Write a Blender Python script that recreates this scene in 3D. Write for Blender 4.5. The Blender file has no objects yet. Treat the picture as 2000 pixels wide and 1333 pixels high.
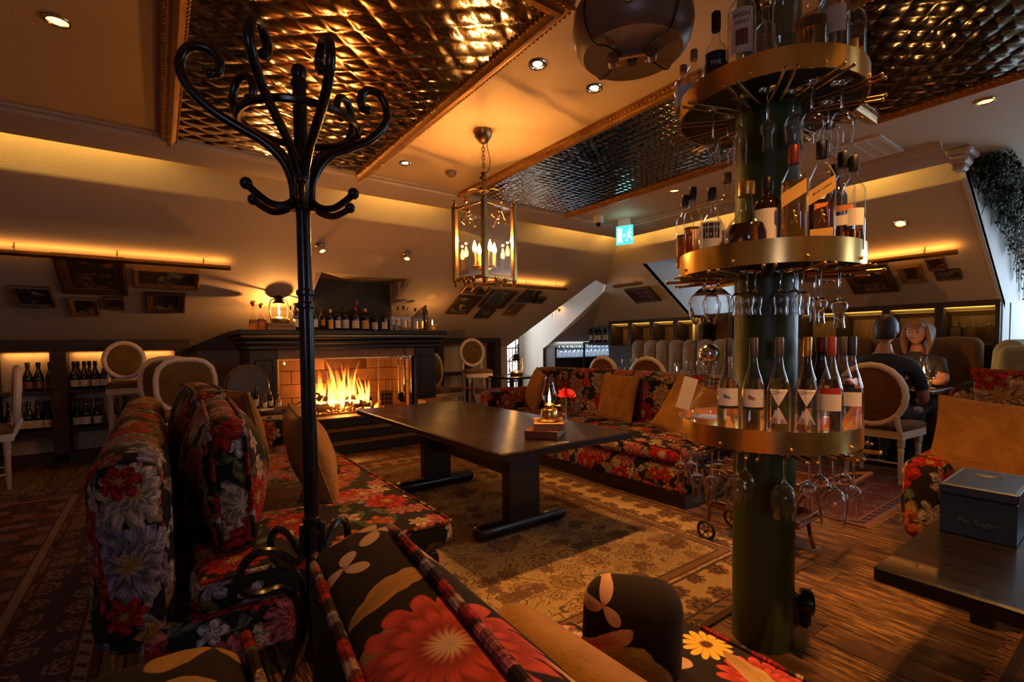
import bpy, bmesh, math, random
from mathutils import Vector, Matrix
random.seed(11)
S = bpy.context.scene
COL = S.collection
PI = math.pi
# ------------------------------------------------------------------ camera, world, lights, exposure
YAW, PIT, ROLL = math.radians(36), math.radians(-2.4), math.radians(.67)
fw = Vector((math.sin(YAW)*math.cos(PIT), math.cos(YAW)*math.cos(PIT), math.sin(PIT)))
rt0 = Vector((math.cos(YAW), -math.sin(YAW), 0)); up0 = rt0.cross(fw)
rt = rt0*math.cos(ROLL) - up0*math.sin(ROLL); up = up0*math.cos(ROLL) + rt0*math.sin(ROLL)
cam = bpy.data.cameras.new('camera'); cam.sensor_width = 36; cam.lens = 950/2000*36
cam.shift_y = 43.5/2000; cam.clip_start = .02
co = bpy.data.objects.new('camera', cam); COL.objects.link(co)
m4 = Matrix.Identity(4)
for i in range(3):
    m4[i][0] = rt[i]; m4[i][1] = up[i]; m4[i][2] = -fw[i]
m4.translation = Vector((0, 0, 1.2)); co.matrix_world = m4
S.camera = co
w = bpy.data.worlds.new('world'); S.world = w; w.use_nodes = True
w.node_tree.nodes['Background'].inputs[0].default_value = (.30, .36, .5, 1)
w.node_tree.nodes['Background'].inputs[1].default_value = .05
S.view_settings.view_transform = 'Standard'; S.view_settings.look = 'None'
S.view_settings.gamma = 1; S.view_settings.use_curve_mapping = False
S.view_settings.exposure = 0.0
S.cycles.use_denoising = True
S.cycles.caustics_reflective = False; S.cycles.caustics_refractive = False
S.cycles.sample_clamp_indirect = 4; S.cycles.max_bounces = 16; S.cycles.transparent_max_bounces = 32
S.cycles.diffuse_bounces = 4; S.cycles.glossy_bounces = 6; S.cycles.transmission_bounces = 16
WARM = (1, .42, .10); AMB = (1, .43, .105); YEL = (1, .60, .13); DAY = (.55, .75, 1)

def lamp(kind, name, loc, power, color, target=None, **kw):
    l = bpy.data.lights.new(name, kind); l.energy = power; l.color = color
    for k, v in kw.items(): setattr(l, k, v)
    o = bpy.data.objects.new(name, l); COL.objects.link(o); o.location = loc
    if target is not None:
        o.rotation_euler = (Vector(target)-Vector(loc)).to_track_quat('-Z', 'Y').to_euler()
    return o
def strip(name, loc, target, lx, ly, power, color, along='X'):
    o = lamp('AREA', name, loc, power, color, shape='RECTANGLE', size=lx, size_y=ly)
    d = (Vector(target)-Vector(loc)).normalized()
    ax = Vector((1, 0, 0)) if along == 'X' else Vector((0, 1, 0))
    z = -d; y = z.cross(ax).normalized(); x = y.cross(z)
    mm = Matrix((x, y, z)).transposed().to_4x4(); mm.translation = Vector(loc); o.matrix_world = mm
    return o
# daylight through the windows of the bay, the dormer and the passage
lamp('AREA', 'bay_daylight', (8.3, -.35, 1.75), 90, DAY, (4, .3, 1.2), shape='RECTANGLE', size=2.2, size_y=1.3)
lamp('AREA', 'dormer_daylight', (7.75, 3.5, 2.0), 13, DAY, (5.5, 4.2, 1.9), shape='RECTANGLE', size=1.3, size_y=.9)
lamp('AREA', 'passage_daylight', (5.65, 9.3, 1.6), 110, (.8, .92, 1), (5.7, 6, 1.4), shape='RECTANGLE', size=.9, size_y=1.6)
lamp('AREA', 'front_daylight', (4.6, -2.6, 1.65), 26, DAY, (2.5, 1, 1.3), shape='RECTANGLE', size=1.3, size_y=1.1)
lamp('AREA', 'front_daylight', (-2.2, -2.6, 1.65), 20, (.62, .62, 1), (-1.2, 3, .2), shape='RECTANGLE', size=1.0, size_y=1.1)
# concealed strips behind the cornices
strip('cove_light', (.7, 4.10, 2.584), (.7, 4.62, 1.68), 8.4, .006, 150, YEL)
strip('cove_light', (4.70, 2.90, 2.584), (5.22, 2.90, 1.68), 3.0, .006, 56, YEL, 'Y')
# ceiling spots
for i, (x, y, e, bl) in enumerate([(-.3, 2.86, 5, .6), (1.59, 1.94, 75, .5), (1.99, 1.94, 90, .5), (1.59, 3.56, 25, .6),
                               (4.01, .72, 22, .6), (3.93, 2.81, 22, .6), (5.55, 1.54, 6, .5), (1.40, .22, 125, .7), (2.05, .30, 130, .6)]):
    z = 2.585 if i != 6 else 2.22
    lamp('SPOT', 'spot_light', (x, y, z), e, AMB, (x+(.1 if i < 6 else 0), y-.25 if i in (1, 2) else y, 0),
         spot_size=math.radians(95), spot_blend=bl, shadow_soft_size=.03)
for x, y, dx, dy, dz in ((1.38, 5.12, .25, .3, -.35), (2.28, 5.11, -.35, .15, -.2)):
    lamp('SPOT', 'wall_spot_light', (x, y, 2.15), 4, AMB, (x+dx, y+dy, 2.15+dz), spot_size=math.radians(80), spot_blend=.5, shadow_soft_size=.02)
# fire
lamp('POINT', 'fire_light', (1.85, 6.12, .66), 42, (1, .36, .07), shadow_soft_size=.04)
lamp('POINT', 'ember_light', (1.8, 6.02, .47), 10, (1, .30, .05), shadow_soft_size=.1)
# ------------------------------------------------------------------ mesh helpers
class MB:
    def __init__(s): s.v = []; s.f = []; s.mi = []; s.uv = {}
    def add(s, vs, fs, mi=0, uvs=None):
        n = len(s.v); s.v += [tuple(v) for v in vs]
        for k, f in enumerate(fs):
            if uvs is not None: s.uv[len(s.f)] = uvs[k]
            s.f.append(tuple(i+n for i in f)); s.mi.append(mi)
        return s
    def box(s, x0, x1, y0, y1, z0, z1, c=0, mi=0):
        if c <= 0:
            v = [(x, y, z) for x in (x0, x1) for y in (y0, y1) for z in (z0, z1)]
            return s.add(v, [(0, 1, 3, 2), (4, 6, 7, 5), (0, 4, 5, 1), (2, 3, 7, 6), (0, 2, 6, 4), (1, 5, 7, 3)], mi)
        v = []; X = (x0, x1); Y = (y0, y1); Z = (z0, z1); idx = {}
        for i in (0, 1):
            for j in (0, 1):
                for k in (0, 1):
                    sx, sy, sz = (1-2*i)*c, (1-2*j)*c, (1-2*k)*c
                    for a in range(3):
                        p = [X[i]+sx, Y[j]+sy, Z[k]+sz]; p[a] = (X[i], Y[j], Z[k])[a]
                        idx[(i, j, k, a)] = len(v); v.append(tuple(p))
        F = []
        g = lambda i, j, k, a: idx[(i, j, k, a)]
        for i in (0, 1):
            q = [g(i, 0, 0, 0), g(i, 1, 0, 0), g(i, 1, 1, 0), g(i, 0, 1, 0)]; F.append(q[::-1] if i == 0 else q)
            q = [g(0, i, 0, 1), g(0, i, 1, 1), g(1, i, 1, 1), g(1, i, 0, 1)]; F.append(q[::-1] if i == 0 else q)
            q = [g(0, 0, i, 2), g(1, 0, i, 2), g(1, 1, i, 2), g(0, 1, i, 2)]; F.append(q[::-1] if i == 0 else q)
        for i in (0, 1):
            for j in (0, 1):
                F.append([g(i, j, 0, 0), g(i, j, 1, 0), g(i, j, 1, 1), g(i, j, 0, 1)])
                F.append([g(i, 0, j, 0), g(i, 1, j, 0), g(i, 1, j, 2), g(i, 0, j, 2)])
                F.append([g(0, i, j, 1), g(1, i, j, 1), g(1, i, j, 2), g(0, i, j, 2)])
                for k in (0, 1): F.append([g(i, j, k, 0), g(i, j, k, 1), g(i, j, k, 2)])
        cc = Vector(((x0+x1)/2, (y0+y1)/2, (z0+z1)/2)); out = []
        for f in F:
            a, b, d = (Vector(v[f[t]]) for t in range(3))
            if (b-a).cross(d-a).dot(a-cc) < 0: f = f[::-1]
            out.append(tuple(f))
        return s.add(v, out, mi)
    def lathe(s, prof, n=16, c=(0, 0, 0), mi=0, cap=True, axis=None):
        vs = []; fs = []
        for r, z in prof:
            for i in range(n):
                t = 2*PI*i/n; vs.append(Vector((r*math.cos(t), r*math.sin(t), z)))
        for k in range(len(prof)-1):
            for i in range(n):
                j = (i+1) % n; fs.append((k*n+i, k*n+j, (k+1)*n+j, (k+1)*n+i))
        if cap:
            if prof[0][0] > 1e-5: fs.append(tuple(range(n))[::-1])
            if prof[-1][0] > 1e-5: fs.append(tuple((len(prof)-1)*n+i for i in range(n)))
        if axis is not None:
            q = Vector((0, 0, 1)).rotation_difference(Vector(axis)); vs = [q @ v for v in vs]
        c = Vector(c)
        return s.add([v+c for v in vs], fs, mi)
    def tube(s, pts, r, n=8, closed=False, mi=0, cap=True):
        P = [Vector(p) for p in pts]; m = len(P)
        R = r if isinstance(r, (list, tuple)) else [r]*m
        T = []
        for i in range(m):
            a = P[i-1] if (i > 0 or closed) else P[i]; b = P[(i+1) % m] if (i < m-1 or closed) else P[i]
            t = (b-a); T.append(t.normalized() if t.length > 1e-9 else Vector((0, 0, 1)))
        nrm = T[0].orthogonal().normalized(); vs = []
        for i in range(m):
            nrm = (nrm - T[i]*nrm.dot(T[i]))
            nrm = nrm.normalized() if nrm.length > 1e-6 else T[i].orthogonal().normalized()
            bn = T[i].cross(nrm)
            for k in range(n):
                t = 2*PI*k/n; vs.append(P[i]+nrm*(R[i]*math.cos(t))+bn*(R[i]*math.sin(t)))
        fs = []
        for i in range(m if closed else m-1):
            i2 = (i+1) % m
            for k in range(n):
                k2 = (k+1) % n; fs.append((i*n+k, i*n+k2, i2*n+k2, i2*n+k))
        if cap and not closed:
            fs.append(tuple(range(n))[::-1]); fs.append(tuple((m-1)*n+k for k in range(n)))
        return s.add(vs, fs, mi)
    def ball(s, c, r, n=12, sc=(1, 1, 1), mi=0):
        k = max(6, n//2)
        pr = [(math.sin(PI*i/k), -math.cos(PI*i/k)) for i in range(k+1)]
        t = MB().lathe([(max(a, 1e-6), b) for a, b in pr], n, cap=False)
        return s.add([(c[0]+v[0]*r*sc[0], c[1]+v[1]*r*sc[1], c[2]+v[2]*r*sc[2]) for v in t.v], t.f, mi)
    def prism(s, poly, z0, z1, mi=0):
        n = len(poly)
        z0f = z0 if callable(z0) else (lambda x, y: z0); z1f = z1 if callable(z1) else (lambda x, y: z1)
        vs = [(x, y, z0f(x, y)) for x, y in poly]+[(x, y, z1f(x, y)) for x, y in poly]
        fs = [tuple(range(n))[::-1], tuple(range(n, 2*n))]+[(i, (i+1) % n, n+(i+1) % n, n+i) for i in range(n)]
        return s.add(vs, fs, mi)
    def soft(s, cx, cy, cz, sx, sy, sz, r=.05, bulge=(0, 0, 0), n=8, mi=0, uvo=None):
        """rounded upholstery block with UVs in metres; bulge per axis"""
        h = (sx/2, sy/2, sz/2)
        u0 = uvo if uvo is not None else (random.random()*5, random.random()*5)
        for a in range(3):
            for sg in (-1, 1):
                b, c = (a+1) % 3, (a+2) % 3
                def steps(hh):
                    k = max(2, int(min(14, hh*2/.09))); inner = [(-hh+r)+(2*hh-2*r)*i/k for i in range(k+1)]
                    e = [r*(1-math.cos(PI/4*j/3)) for j in range(3)]
                    return [-hh+0*x for x in e[:0]]+[-hh+r*(j/3.0) for j in range(3)]+inner+[hh-r*(1-(j+1)/3.0) for j in range(3)]
                B = steps(h[b]); Cc = steps(h[c]); vs = []; uv = []
                for q in Cc:
                    for p in B:
                        P = [0, 0, 0]; P[a] = sg*h[a]; P[b] = p; P[c] = q
                        I = [max(-h[k]+r, min(h[k]-r, P[k])) for k in range(3)]
                        d = Vector((P[0]-I[0], P[1]-I[1], P[2]-I[2]))
                        d = d.normalized()*r if d.length > 1e-9 else d
                        Q = [I[0]+d[0], I[1]+d[1], I[2]+d[2]]
                        for k in range(3):
                            o1, o2 = (k+1) % 3, (k+2) % 3
                            w_ = max(0, 1-(Q[o1]/h[o1])**2)*max(0, 1-(Q[o2]/h[o2])**2)
                            Q[k] += bulge[k]*w_*Q[k]/h[k]
                        vs.append((cx+Q[0], cy+Q[1], cz+Q[2]))
                        uv.append((u0[0]+p+1.7*a, u0[1]+q+sg*.9))
                nb = len(B); fs = []; uvs = []
                for j in range(len(Cc)-1):
                    for i in range(nb-1):
                        f = (j*nb+i, j*nb+i+1, (j+1)*nb+i+1, (j+1)*nb+i)
                        if sg < 0: f = f[::-1]
                        fs.append(f); uvs.append([uv[t] for t in f])
                s.add(vs, fs, mi, uvs)
        return s
    def pillow(s, w_, h_, t, n=16, pinch=.07, mi=0, uvo=None, seed=0):
        """square cushion standing in XZ, thickness along Y"""
        rn = random.Random(seed); u0 = uvo if uvo is not None else (rn.random()*5, rn.random()*5)
        ph = [rn.random()*6 for _ in range(4)]
        for sg in (-1, 1):
            vs = []; uv = []
            for j in range(n+1):
                for i in range(n+1):
                    u = math.sin(PI/2*(2*i/n-1)); v = math.sin(PI/2*(2*j/n-1))
                    x = w_/2*u*(1-pinch*(1-v*v)); z = h_/2*v*(1-pinch*(1-u*u))
                    th = t/2*((1-u*u)*(1-v*v))**.42*(1+.08*math.sin(3*u+ph[0])*math.sin(2.5*v+ph[1]))
                    th += .012*math.sin(7*u+ph[2]+2*v)*(1-u*u)*(1-v*v)
                    vs.append((x, sg*th, z)); uv.append((u0[0]+x+sg*.7, u0[1]+z))
            fs = []; uvs = []; k = n+1
            for j in range(n):
                for i in range(n):
                    f = (j*k+i, j*k+i+1, (j+1)*k+i+1, (j+1)*k+i)
                    if sg > 0: f = f[::-1]
                    fs.append(f); uvs.append([uv[q] for q in f])
            s.add(vs, fs, mi, uvs)
        return s
    def mesh(s, name, mats, smooth=True, angle=40, weld=False):
        me = bpy.data.meshes.new(name); me.from_pydata(s.v, [], s.f)
        for m in (mats if isinstance(mats, (list, tuple)) else [mats]): me.materials.append(m)
        if any(s.mi): me.polygons.foreach_set('material_index', s.mi)
        L = me.uv_layers.new(name='UVMap'); dat = [0.0]*(2*len(me.loops))
        for p in me.polygons:
            u = s.uv.get(p.index)
            if u is None:
                nn = p.normal; a = max(range(3), key=lambda k: abs(nn[k]))
                b, c = [(1, 2), (0, 2), (0, 1)][a]
                for li in p.loop_indices:
                    cv = s.v[me.loops[li].vertex_index]; dat[2*li] = cv[b]; dat[2*li+1] = cv[c]
            else:
                for q, li in enumerate(p.loop_indices): dat[2*li], dat[2*li+1] = u[q]
        L.data.foreach_set('uv', dat)
        if weld:
            bm = bmesh.new(); bm.from_mesh(me); bmesh.ops.remove_doubles(bm, verts=bm.verts, dist=1e-5)
            bmesh.ops.recalc_face_normals(bm, faces=bm.faces); bm.to_mesh(me); bm.free()
        if smooth:
            me.shade_smooth(); me.set_sharp_from_angle(angle=math.radians(angle))
        me.update(); return me

def obj(name, mb, mat, parent=None, loc=(0, 0, 0), rz=0, rot=None, smooth=True, angle=40, weld=False):
    me = mb if isinstance(mb, bpy.types.Mesh) else mb.mesh(name, mat, smooth, angle, weld)
    o = bpy.data.objects.new(name, me); COL.objects.link(o)
    o.location = loc; o.rotation_euler = rot if rot is not None else (0, 0, rz)
    if parent is not None: o.parent = parent
    return o
def tag(o, label=None, cat=None, group=None, kind=None):
    if label: o['label'] = label
    if cat: o['category'] = cat
    if group: o['group'] = group
    if kind: o['kind'] = kind
    return o
def thing(name, label, cat, loc=(0, 0, 0), rz=0, group=None, rot=None):
    o = bpy.data.objects.new(name, None); COL.objects.link(o); o.empty_display_size = .05
    o.location = loc; o.rotation_euler = rot if rot is not None else (0, 0, rz)
    return tag(o, label, cat, group)
def struct(name, mb, mat, label=None, cat=None, **kw):
    o = obj(name, mb, mat, **kw); return tag(o, label, cat, kind='structure')
KIDS = {}
def kids(o): return [c for c in o.children]
def dup(root, loc, rz=0, label=None, group=None, rot=None, scale=None):
    def cp(o, par):
        c = o.copy(); COL.objects.link(c); c.parent = par
        for k in o.children: cp(k, c)
        return c
    r = cp(root, None); r.location = loc; r.rotation_euler = rot if rot is not None else (0, 0, rz)
    if scale: r.scale = scale
    if label: r['label'] = label
    if group: r['group'] = group
    return r
def text_mb(txt, size, bendR=None, align='CENTER', italic=0, z=0):
    """lettering, lying in XZ facing -Y; wrapped round a cylinder of radius bendR if given"""
    cu = bpy.data.curves.new('lettering', 'FONT'); cu.body = txt; cu.size = size; cu.align_x = align; cu.align_y = 'CENTER'
    cu.shear = italic; cu.resolution_u = 2; cu.extrude = .0004
    o = bpy.data.objects.new('lettering', cu); COL.objects.link(o)
    dg = bpy.context.evaluated_depsgraph_get(); dg.update()
    me = bpy.data.meshes.new_from_object(o.evaluated_get(dg))
    mb = MB(); vs = []
    for v in me.vertices:
        x, y, d = v.co
        if bendR: vs.append(((bendR+d)*math.sin(x/bendR), -(bendR+d)*math.cos(x/bendR), y+z))
        else: vs.append((x, -d, y+z))
    mb.add(vs, [tuple(p.vertices) for p in me.polygons])
    bpy.data.objects.remove(o); bpy.data.curves.remove(cu); bpy.data.meshes.remove(me)
    return mb
def label_patch(R, a0, a1, z0, z1, skew=0, n=8, lift=.0007):
    """thin paper label on a bottle of radius R, between angles (0 = -Y), with a slanted edge if skew"""
    vs = []; fs = []
    for i in range(n+1):
        a = a0+(a1-a0)*i/n; dz = skew*(i/n-.5)
        for rr in (R+lift, R+lift*.2):
            for z in (z0+dz, z1+dz): vs.append((rr*math.sin(a), -rr*math.cos(a), z))
    for i in range(n):
        b = i*4; q = b+4
        fs += [(b, q, q+1, b+1), (b+1, q+1, q+3, b+3), (b+2, b, q, q+2)[::-1] if False else (b+2, q+2, q, b)]
    fs += [(0, 1, 3, 2), (n*4, n*4+2, n*4+3, n*4+1)]
    return MB().add(vs, fs)
def arc(c, r, a0, a1, n, plane='XZ'):
    out = []
    for i in range(n+1):
        t = a0+(a1-a0)*i/n; u, v = r*math.cos(t), r*math.sin(t)
        out.append({'XZ': (c[0]+u, c[1], c[2]+v), 'XY': (c[0]+u, c[1]+v, c[2]), 'YZ': (c[0], c[1]+u, c[2]+v)}[plane])
    return out
def smooth_path(pts, k=4):
    P = [Vector(p) for p in pts]; out = []
    for i in range(len(P)-1):
        a = P[max(i-1, 0)]; b = P[i]; c = P[i+1]; d = P[min(i+2, len(P)-1)]
        for j in range(k):
            t = j/k
            out.append(.5*((2*b)+(c-a)*t+(2*a-5*b+4*c-d)*t*t+(3*b-a-3*c+d)*t**3))
    out.append(P[-1]); return out
# ------------------------------------------------------------------ materials
class NT:
    def __init__(s, name):
        s.m = bpy.data.materials.new(name); s.m.use_nodes = True; s.t = s.m.node_tree; s.t.nodes.clear()
        s.out = s.n('ShaderNodeOutputMaterial')
    def n(s, typ, **kw):
        d = s.t.nodes.new(typ)
        for k, v in kw.items(): setattr(d, k, v)
        return d
    def put(s, sock, val):
        if val is None: return
        if hasattr(val, 'is_output') or isinstance(val, bpy.types.NodeSocket): s.t.links.new(val, sock)
        else:
            if isinstance(val, (tuple, list)) and len(val) == 3 and len(getattr(sock, 'default_value', [0]*3)) == 4: val = (*val, 1)
            sock.default_value = val
    def ma(s, op, a, b=None, c=None, clamp=False):
        d = s.n('ShaderNodeMath', operation=op, use_clamp=clamp)
        s.put(d.inputs[0], a); s.put(d.inputs[1], b); s.put(d.inputs[2], c); return d.outputs[0]
    def vm(s, op, a, b=None, sc=None):
        d = s.n('ShaderNodeVectorMath', operation=op)
        s.put(d.inputs[0], a); s.put(d.inputs[1], b)
        if sc is not None: s.put(d.inputs['Scale'], sc)
        return d.outputs['Value'] if op in ('LENGTH', 'DISTANCE', 'DOT_PRODUCT') else d.outputs[0]
    def sep(s, v):
        d = s.n('ShaderNodeSeparateXYZ'); s.put(d.inputs[0], v); return d.outputs
    def comb(s, x=0, y=0, z=0):
        d = s.n('ShaderNodeCombineXYZ'); s.put(d.inputs[0], x); s.put(d.inputs[1], y); s.put(d.inputs[2], z); return d.outputs[0]
    def mix(s, f, a, b, blend='MIX'):
        d = s.n('ShaderNodeMix', data_type='RGBA', blend_type=blend)
        s.put(d.inputs['Factor'], f); s.put(d.inputs[6], a); s.put(d.inputs[7], b); return d.outputs[2]
    def noise(s, v, scale=5, detail=3, rough=.55, dist=0, out=0):
        d = s.n('ShaderNodeTexNoise'); s.put(d.inputs['Vector'], v); d.inputs['Scale'].default_value = scale
        d.inputs['Detail'].default_value = detail; d.inputs['Roughness'].default_value = rough; d.inputs['Distortion'].default_value = dist
        return d.outputs[out]
    def ramp(s, f, stops, interp='LINEAR'):
        d = s.n('ShaderNodeValToRGB'); e = d.color_ramp.elements; d.color_ramp.interpolation = interp
        while len(e) < len(stops): e.new(.5)
        for q, (p, c) in zip(e, stops): q.position = p; q.color = (*c, 1) if len(c) == 3 else c
        s.put(d.inputs[0], f); return d.outputs[0]
    def sm(s, x, a, b):
        d = s.n('ShaderNodeMapRange', interpolation_type='SMOOTHSTEP')
        s.put(d.inputs[0], x); d.inputs[1].default_value = a; d.inputs[2].default_value = b; return d.outputs[0]
    def coord(s, which='Object'): return s.n('ShaderNodeTexCoord').outputs[which]
    def uv(s): return s.n('ShaderNodeUVMap', uv_map='UVMap').outputs[0]
    def bump(s, h, dist=.01, strength=1):
        d = s.n('ShaderNodeBump'); d.inputs['Distance'].default_value = dist; d.inputs['Strength'].default_value = strength
        s.put(d.inputs['Height'], h); return d.outputs[0]
    def bsdf(s, color, rough=.5, metal=0, normal=None, **kw):
        d = s.n('ShaderNodeBsdfPrincipled')
        s.put(d.inputs['Base Color'], color); s.put(d.inputs['Roughness'], rough); s.put(d.inputs['Metallic'], metal)
        if normal is not None: s.put(d.inputs['Normal'], normal)
        for k, v in kw.items(): s.put(d.inputs[k.replace('_', ' ')], v)
        s.t.links.new(d.outputs[0], s.out.inputs[0]); return d
def pbr(name, c, rough=.5, metal=0, var=.25, scale=9, bump=0, bscale=60, stretch=None, **kw):
    t = NT(name); v = t.coord()
    if stretch: v = t.vm('MULTIPLY', v, stretch)
    n = t.noise(v, scale, 4)
    f = t.ma('MULTIPLY_ADD', n, 2*var, 1-var)
    col = t.vm('SCALE', c, sc=f)
    nm = t.bump(t.noise(v, bscale, 3), bump) if bump else None
    rr = t.ma('MULTIPLY_ADD', n, .16, rough-.08, clamp=True)
    t.bsdf(col, rr, metal, nm, **kw); return t.m
def emis(name, c, strength, clear=0):
    t = NT(name); e = t.n('ShaderNodeEmission')
    n = t.noise(t.coord(), 20, 2); t.put(e.inputs[0], c); t.put(e.inputs[1], t.ma('MULTIPLY_ADD', n, strength*.4, strength*.8))
    if clear:
        tr = t.n('ShaderNodeBsdfTransparent'); mx = t.n('ShaderNodeMixShader'); mx.inputs[0].default_value = 1-clear
        t.t.links.new(tr.outputs[0], mx.inputs[1]); t.t.links.new(e.outputs[0], mx.inputs[2]); t.t.links.new(mx.outputs[0], t.out.inputs[0])
    else: t.t.links.new(e.outputs[0], t.out.inputs[0])
    return t.m
def thin_glass(name, tint=(1, 1, 1), refl=1.0, ior=1.5, rough=.02):
    t = NT(name); tr = t.n('ShaderNodeBsdfTransparent'); gl = t.n('ShaderNodeBsdfGlossy'); mx = t.n('ShaderNodeMixShader')
    n = t.noise(t.coord(), 12, 2)
    t.put(tr.inputs[0], t.vm('SCALE', tint, sc=t.ma('MULTIPLY_ADD', n, .06, .95)))
    t.put(gl.inputs[0], (1, 1, 1, 1)); gl.inputs['Roughness'].default_value = rough
    lw = t.n('ShaderNodeLayerWeight'); lw.inputs[0].default_value = .5
    f = t.ma('MULTIPLY_ADD', t.ma('POWER', lw.outputs['Facing'], 3.2), .62, .045)
    t.put(mx.inputs[0], t.ma('MULTIPLY', f, refl, clamp=True))
    t.t.links.new(tr.outputs[0], mx.inputs[1]); t.t.links.new(gl.outputs[0], mx.inputs[2])
    t.t.links.new(mx.outputs[0], t.out.inputs[0]); return t.m
def solid_glass(name, tint, ior=1.4, rough=0.0):
    t = NT(name); n = t.noise(t.coord(), 9, 2)
    t.bsdf(t.vm('SCALE', tint, sc=t.ma('MULTIPLY_ADD', n, .1, .93)), rough, 0, Transmission_Weight=1.0, IOR=ior); return t.m

# floral print ------------------------------------------------------
def flower_layer(t, uv, cell, seed, R, petals, soft=.02, deep=.35, keep=.0, jitter=.9, lobed=True, lens=None):
    v = t.vm('ADD', t.vm('SCALE', uv, sc=1/cell), (seed*3.17, seed*7.31, 0))
    vo = t.n('ShaderNodeTexVoronoi', voronoi_dimensions='2D'); t.put(vo.inputs['Vector'], v)
    vo.inputs['Scale'].default_value = 1; vo.inputs['Randomness'].default_value = jitter
    rnd = t.sep(vo.outputs['Color'])
    l = t.vm('SUBTRACT', v, vo.outputs['Position'])
    wob = t.noise(v, 3.6, 4, .62, out=1)
    l = t.vm('ADD', l, t.vm('SCALE', t.vm('SUBTRACT', wob, (.5, .5, .5)), sc=.30))
    x, y, _ = t.sep(l)
    r = t.ma('SQRT', t.ma('ADD', t.ma('MULTIPLY', x, x), t.ma('MULTIPLY', y, y)))
    th = t.ma('ADD', t.ma('ARCTAN2', y, x), t.ma('MULTIPLY', rnd[0], 6.283))
    if lens:      # pointed leaf with two lobes
        c = t.ma('ABSOLUTE', t.ma('COSINE', t.ma('MULTIPLY', th, lens)))
        rr = t.ma('MULTIPLY', t.ma('POWER', c, 2.6), R)
    else:
        c = t.ma('ABSOLUTE', t.ma('COSINE', t.ma('MULTIPLY', th, petals/2)))
        rr = t.ma('MULTIPLY', t.ma('MULTIPLY_ADD', t.ma('POWER', c, .55), deep, 1-deep), R)
        rr = t.ma('MULTIPLY', rr, t.ma('MULTIPLY_ADD', rnd[2], .35, .75))
    m = t.sm(t.ma('SUBTRACT', rr, r), 0, soft)
    if keep > 0: m = t.ma('MULTIPLY', m, t.ma('GREATER_THAN', rnd[1], keep))
    # shading of the petals: streaks, layered rings, dark seams
    q = t.ma('DIVIDE', r, t.ma('MAXIMUM', rr, .01))
    sw = t.ma('ADD', t.ma('MULTIPLY', q, 11), t.ma('MULTIPLY', t.ma('SINE', t.ma('MULTIPLY', th, petals)), 1.5))
    ring = t.ma('POWER', t.ma('MULTIPLY_ADD', t.ma('SINE', sw), .5, .5), .7); seam = t.ma('POWER', c, .45)
    streak = t.noise(t.comb(t.ma('MULTIPLY', th, 7), t.ma('MULTIPLY', r, 2.5), rnd[1]), 2.4, 4, .7)
    sh = t.ma('MULTIPLY', t.ma('MULTIPLY_ADD', seam, .65, .3), t.sm(streak, .22, .74))
    sh = t.ma('MULTIPLY', t.ma('MULTIPLY', sh, t.ma('MULTIPLY_ADD', ring, .75, .35)), 1.25)
    return m, rnd, q, sh
RED = (.46, .022, .014); PINK = (.52, .13, .12); CREAM = (.60, .40, .26); LILAC = (.34, .27, .30); ORANGE = (.50, .12, .025)
GOLD = (.50, .26, .05); OLIVE = (.14, .115, .03); SAGE = (.10, .12, .075); TAN = (.34, .21, .085); WHITE = (.58, .46, .38)
def floral(name, scale=1.0, ground=(.010, .007, .006), seed=1, rough=.75):
    t = NT(name); uv = t.vm('SCALE', t.uv(), sc=1/scale)
    col = t.vm('SCALE', ground, sc=t.ma('MULTIPLY_ADD', t.noise(uv, 30, 3), .8, .6))
    m, rnd, q, sh = flower_layer(t, uv, .20, seed, .58, 3, lens=1.5, keep=.25)
    c = t.ramp(rnd[2], [(0, OLIVE), (.28, SAGE), (.5, TAN), (.7, OLIVE), (.86, LILAC)], 'CONSTANT')
    col = t.mix(m, col, t.vm('SCALE', c, sc=sh))
    m, rnd, q, sh = flower_layer(t, uv, .13, seed+2, .46, 5, deep=.75, keep=.5)
    c = t.ramp(rnd[2], [(0, WHITE), (.3, GOLD), (.5, LILAC), (.68, CREAM), (.85, ORANGE)], 'CONSTANT')
    col = t.mix(m, col, t.vm('SCALE', c, sc=sh))
    m, rnd, q, sh = flower_layer(t, uv, .235, seed+5, .56, 11, deep=.28, keep=.3)
    c = t.ramp(rnd[2], [(0, RED), (.2, PINK), (.4, CREAM), (.56, ORANGE), (.68, RED), (.84, LILAC)], 'CONSTANT')
    c = t.mix(t.sm(q, .45, .05), c, t.ramp(rnd[0], [(0, CREAM), (.35, GOLD), (.7, RED)], 'CONSTANT'))
    col = t.mix(m, col, t.vm('SCALE', c, sc=sh))
    m, rnd, q, sh = flower_layer(t, uv, .16, seed+9, .40, 7, deep=.5, keep=.62)
    c = t.ramp(rnd[2], [(0, CREAM), (.35, RED), (.7, PINK)], 'CONSTANT')
    c = t.mix(t.sm(q, .35, .1), c, GOLD)
    col = t.mix(m, col, t.vm('SCALE', c, sc=sh))
    nm = t.bump(t.noise(uv, 7, 3), .012, .5)
    t.bsdf(col, rough, 0, nm, Sheen_Weight=.02, Specular_IOR_Level=.12); return t.m
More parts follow.
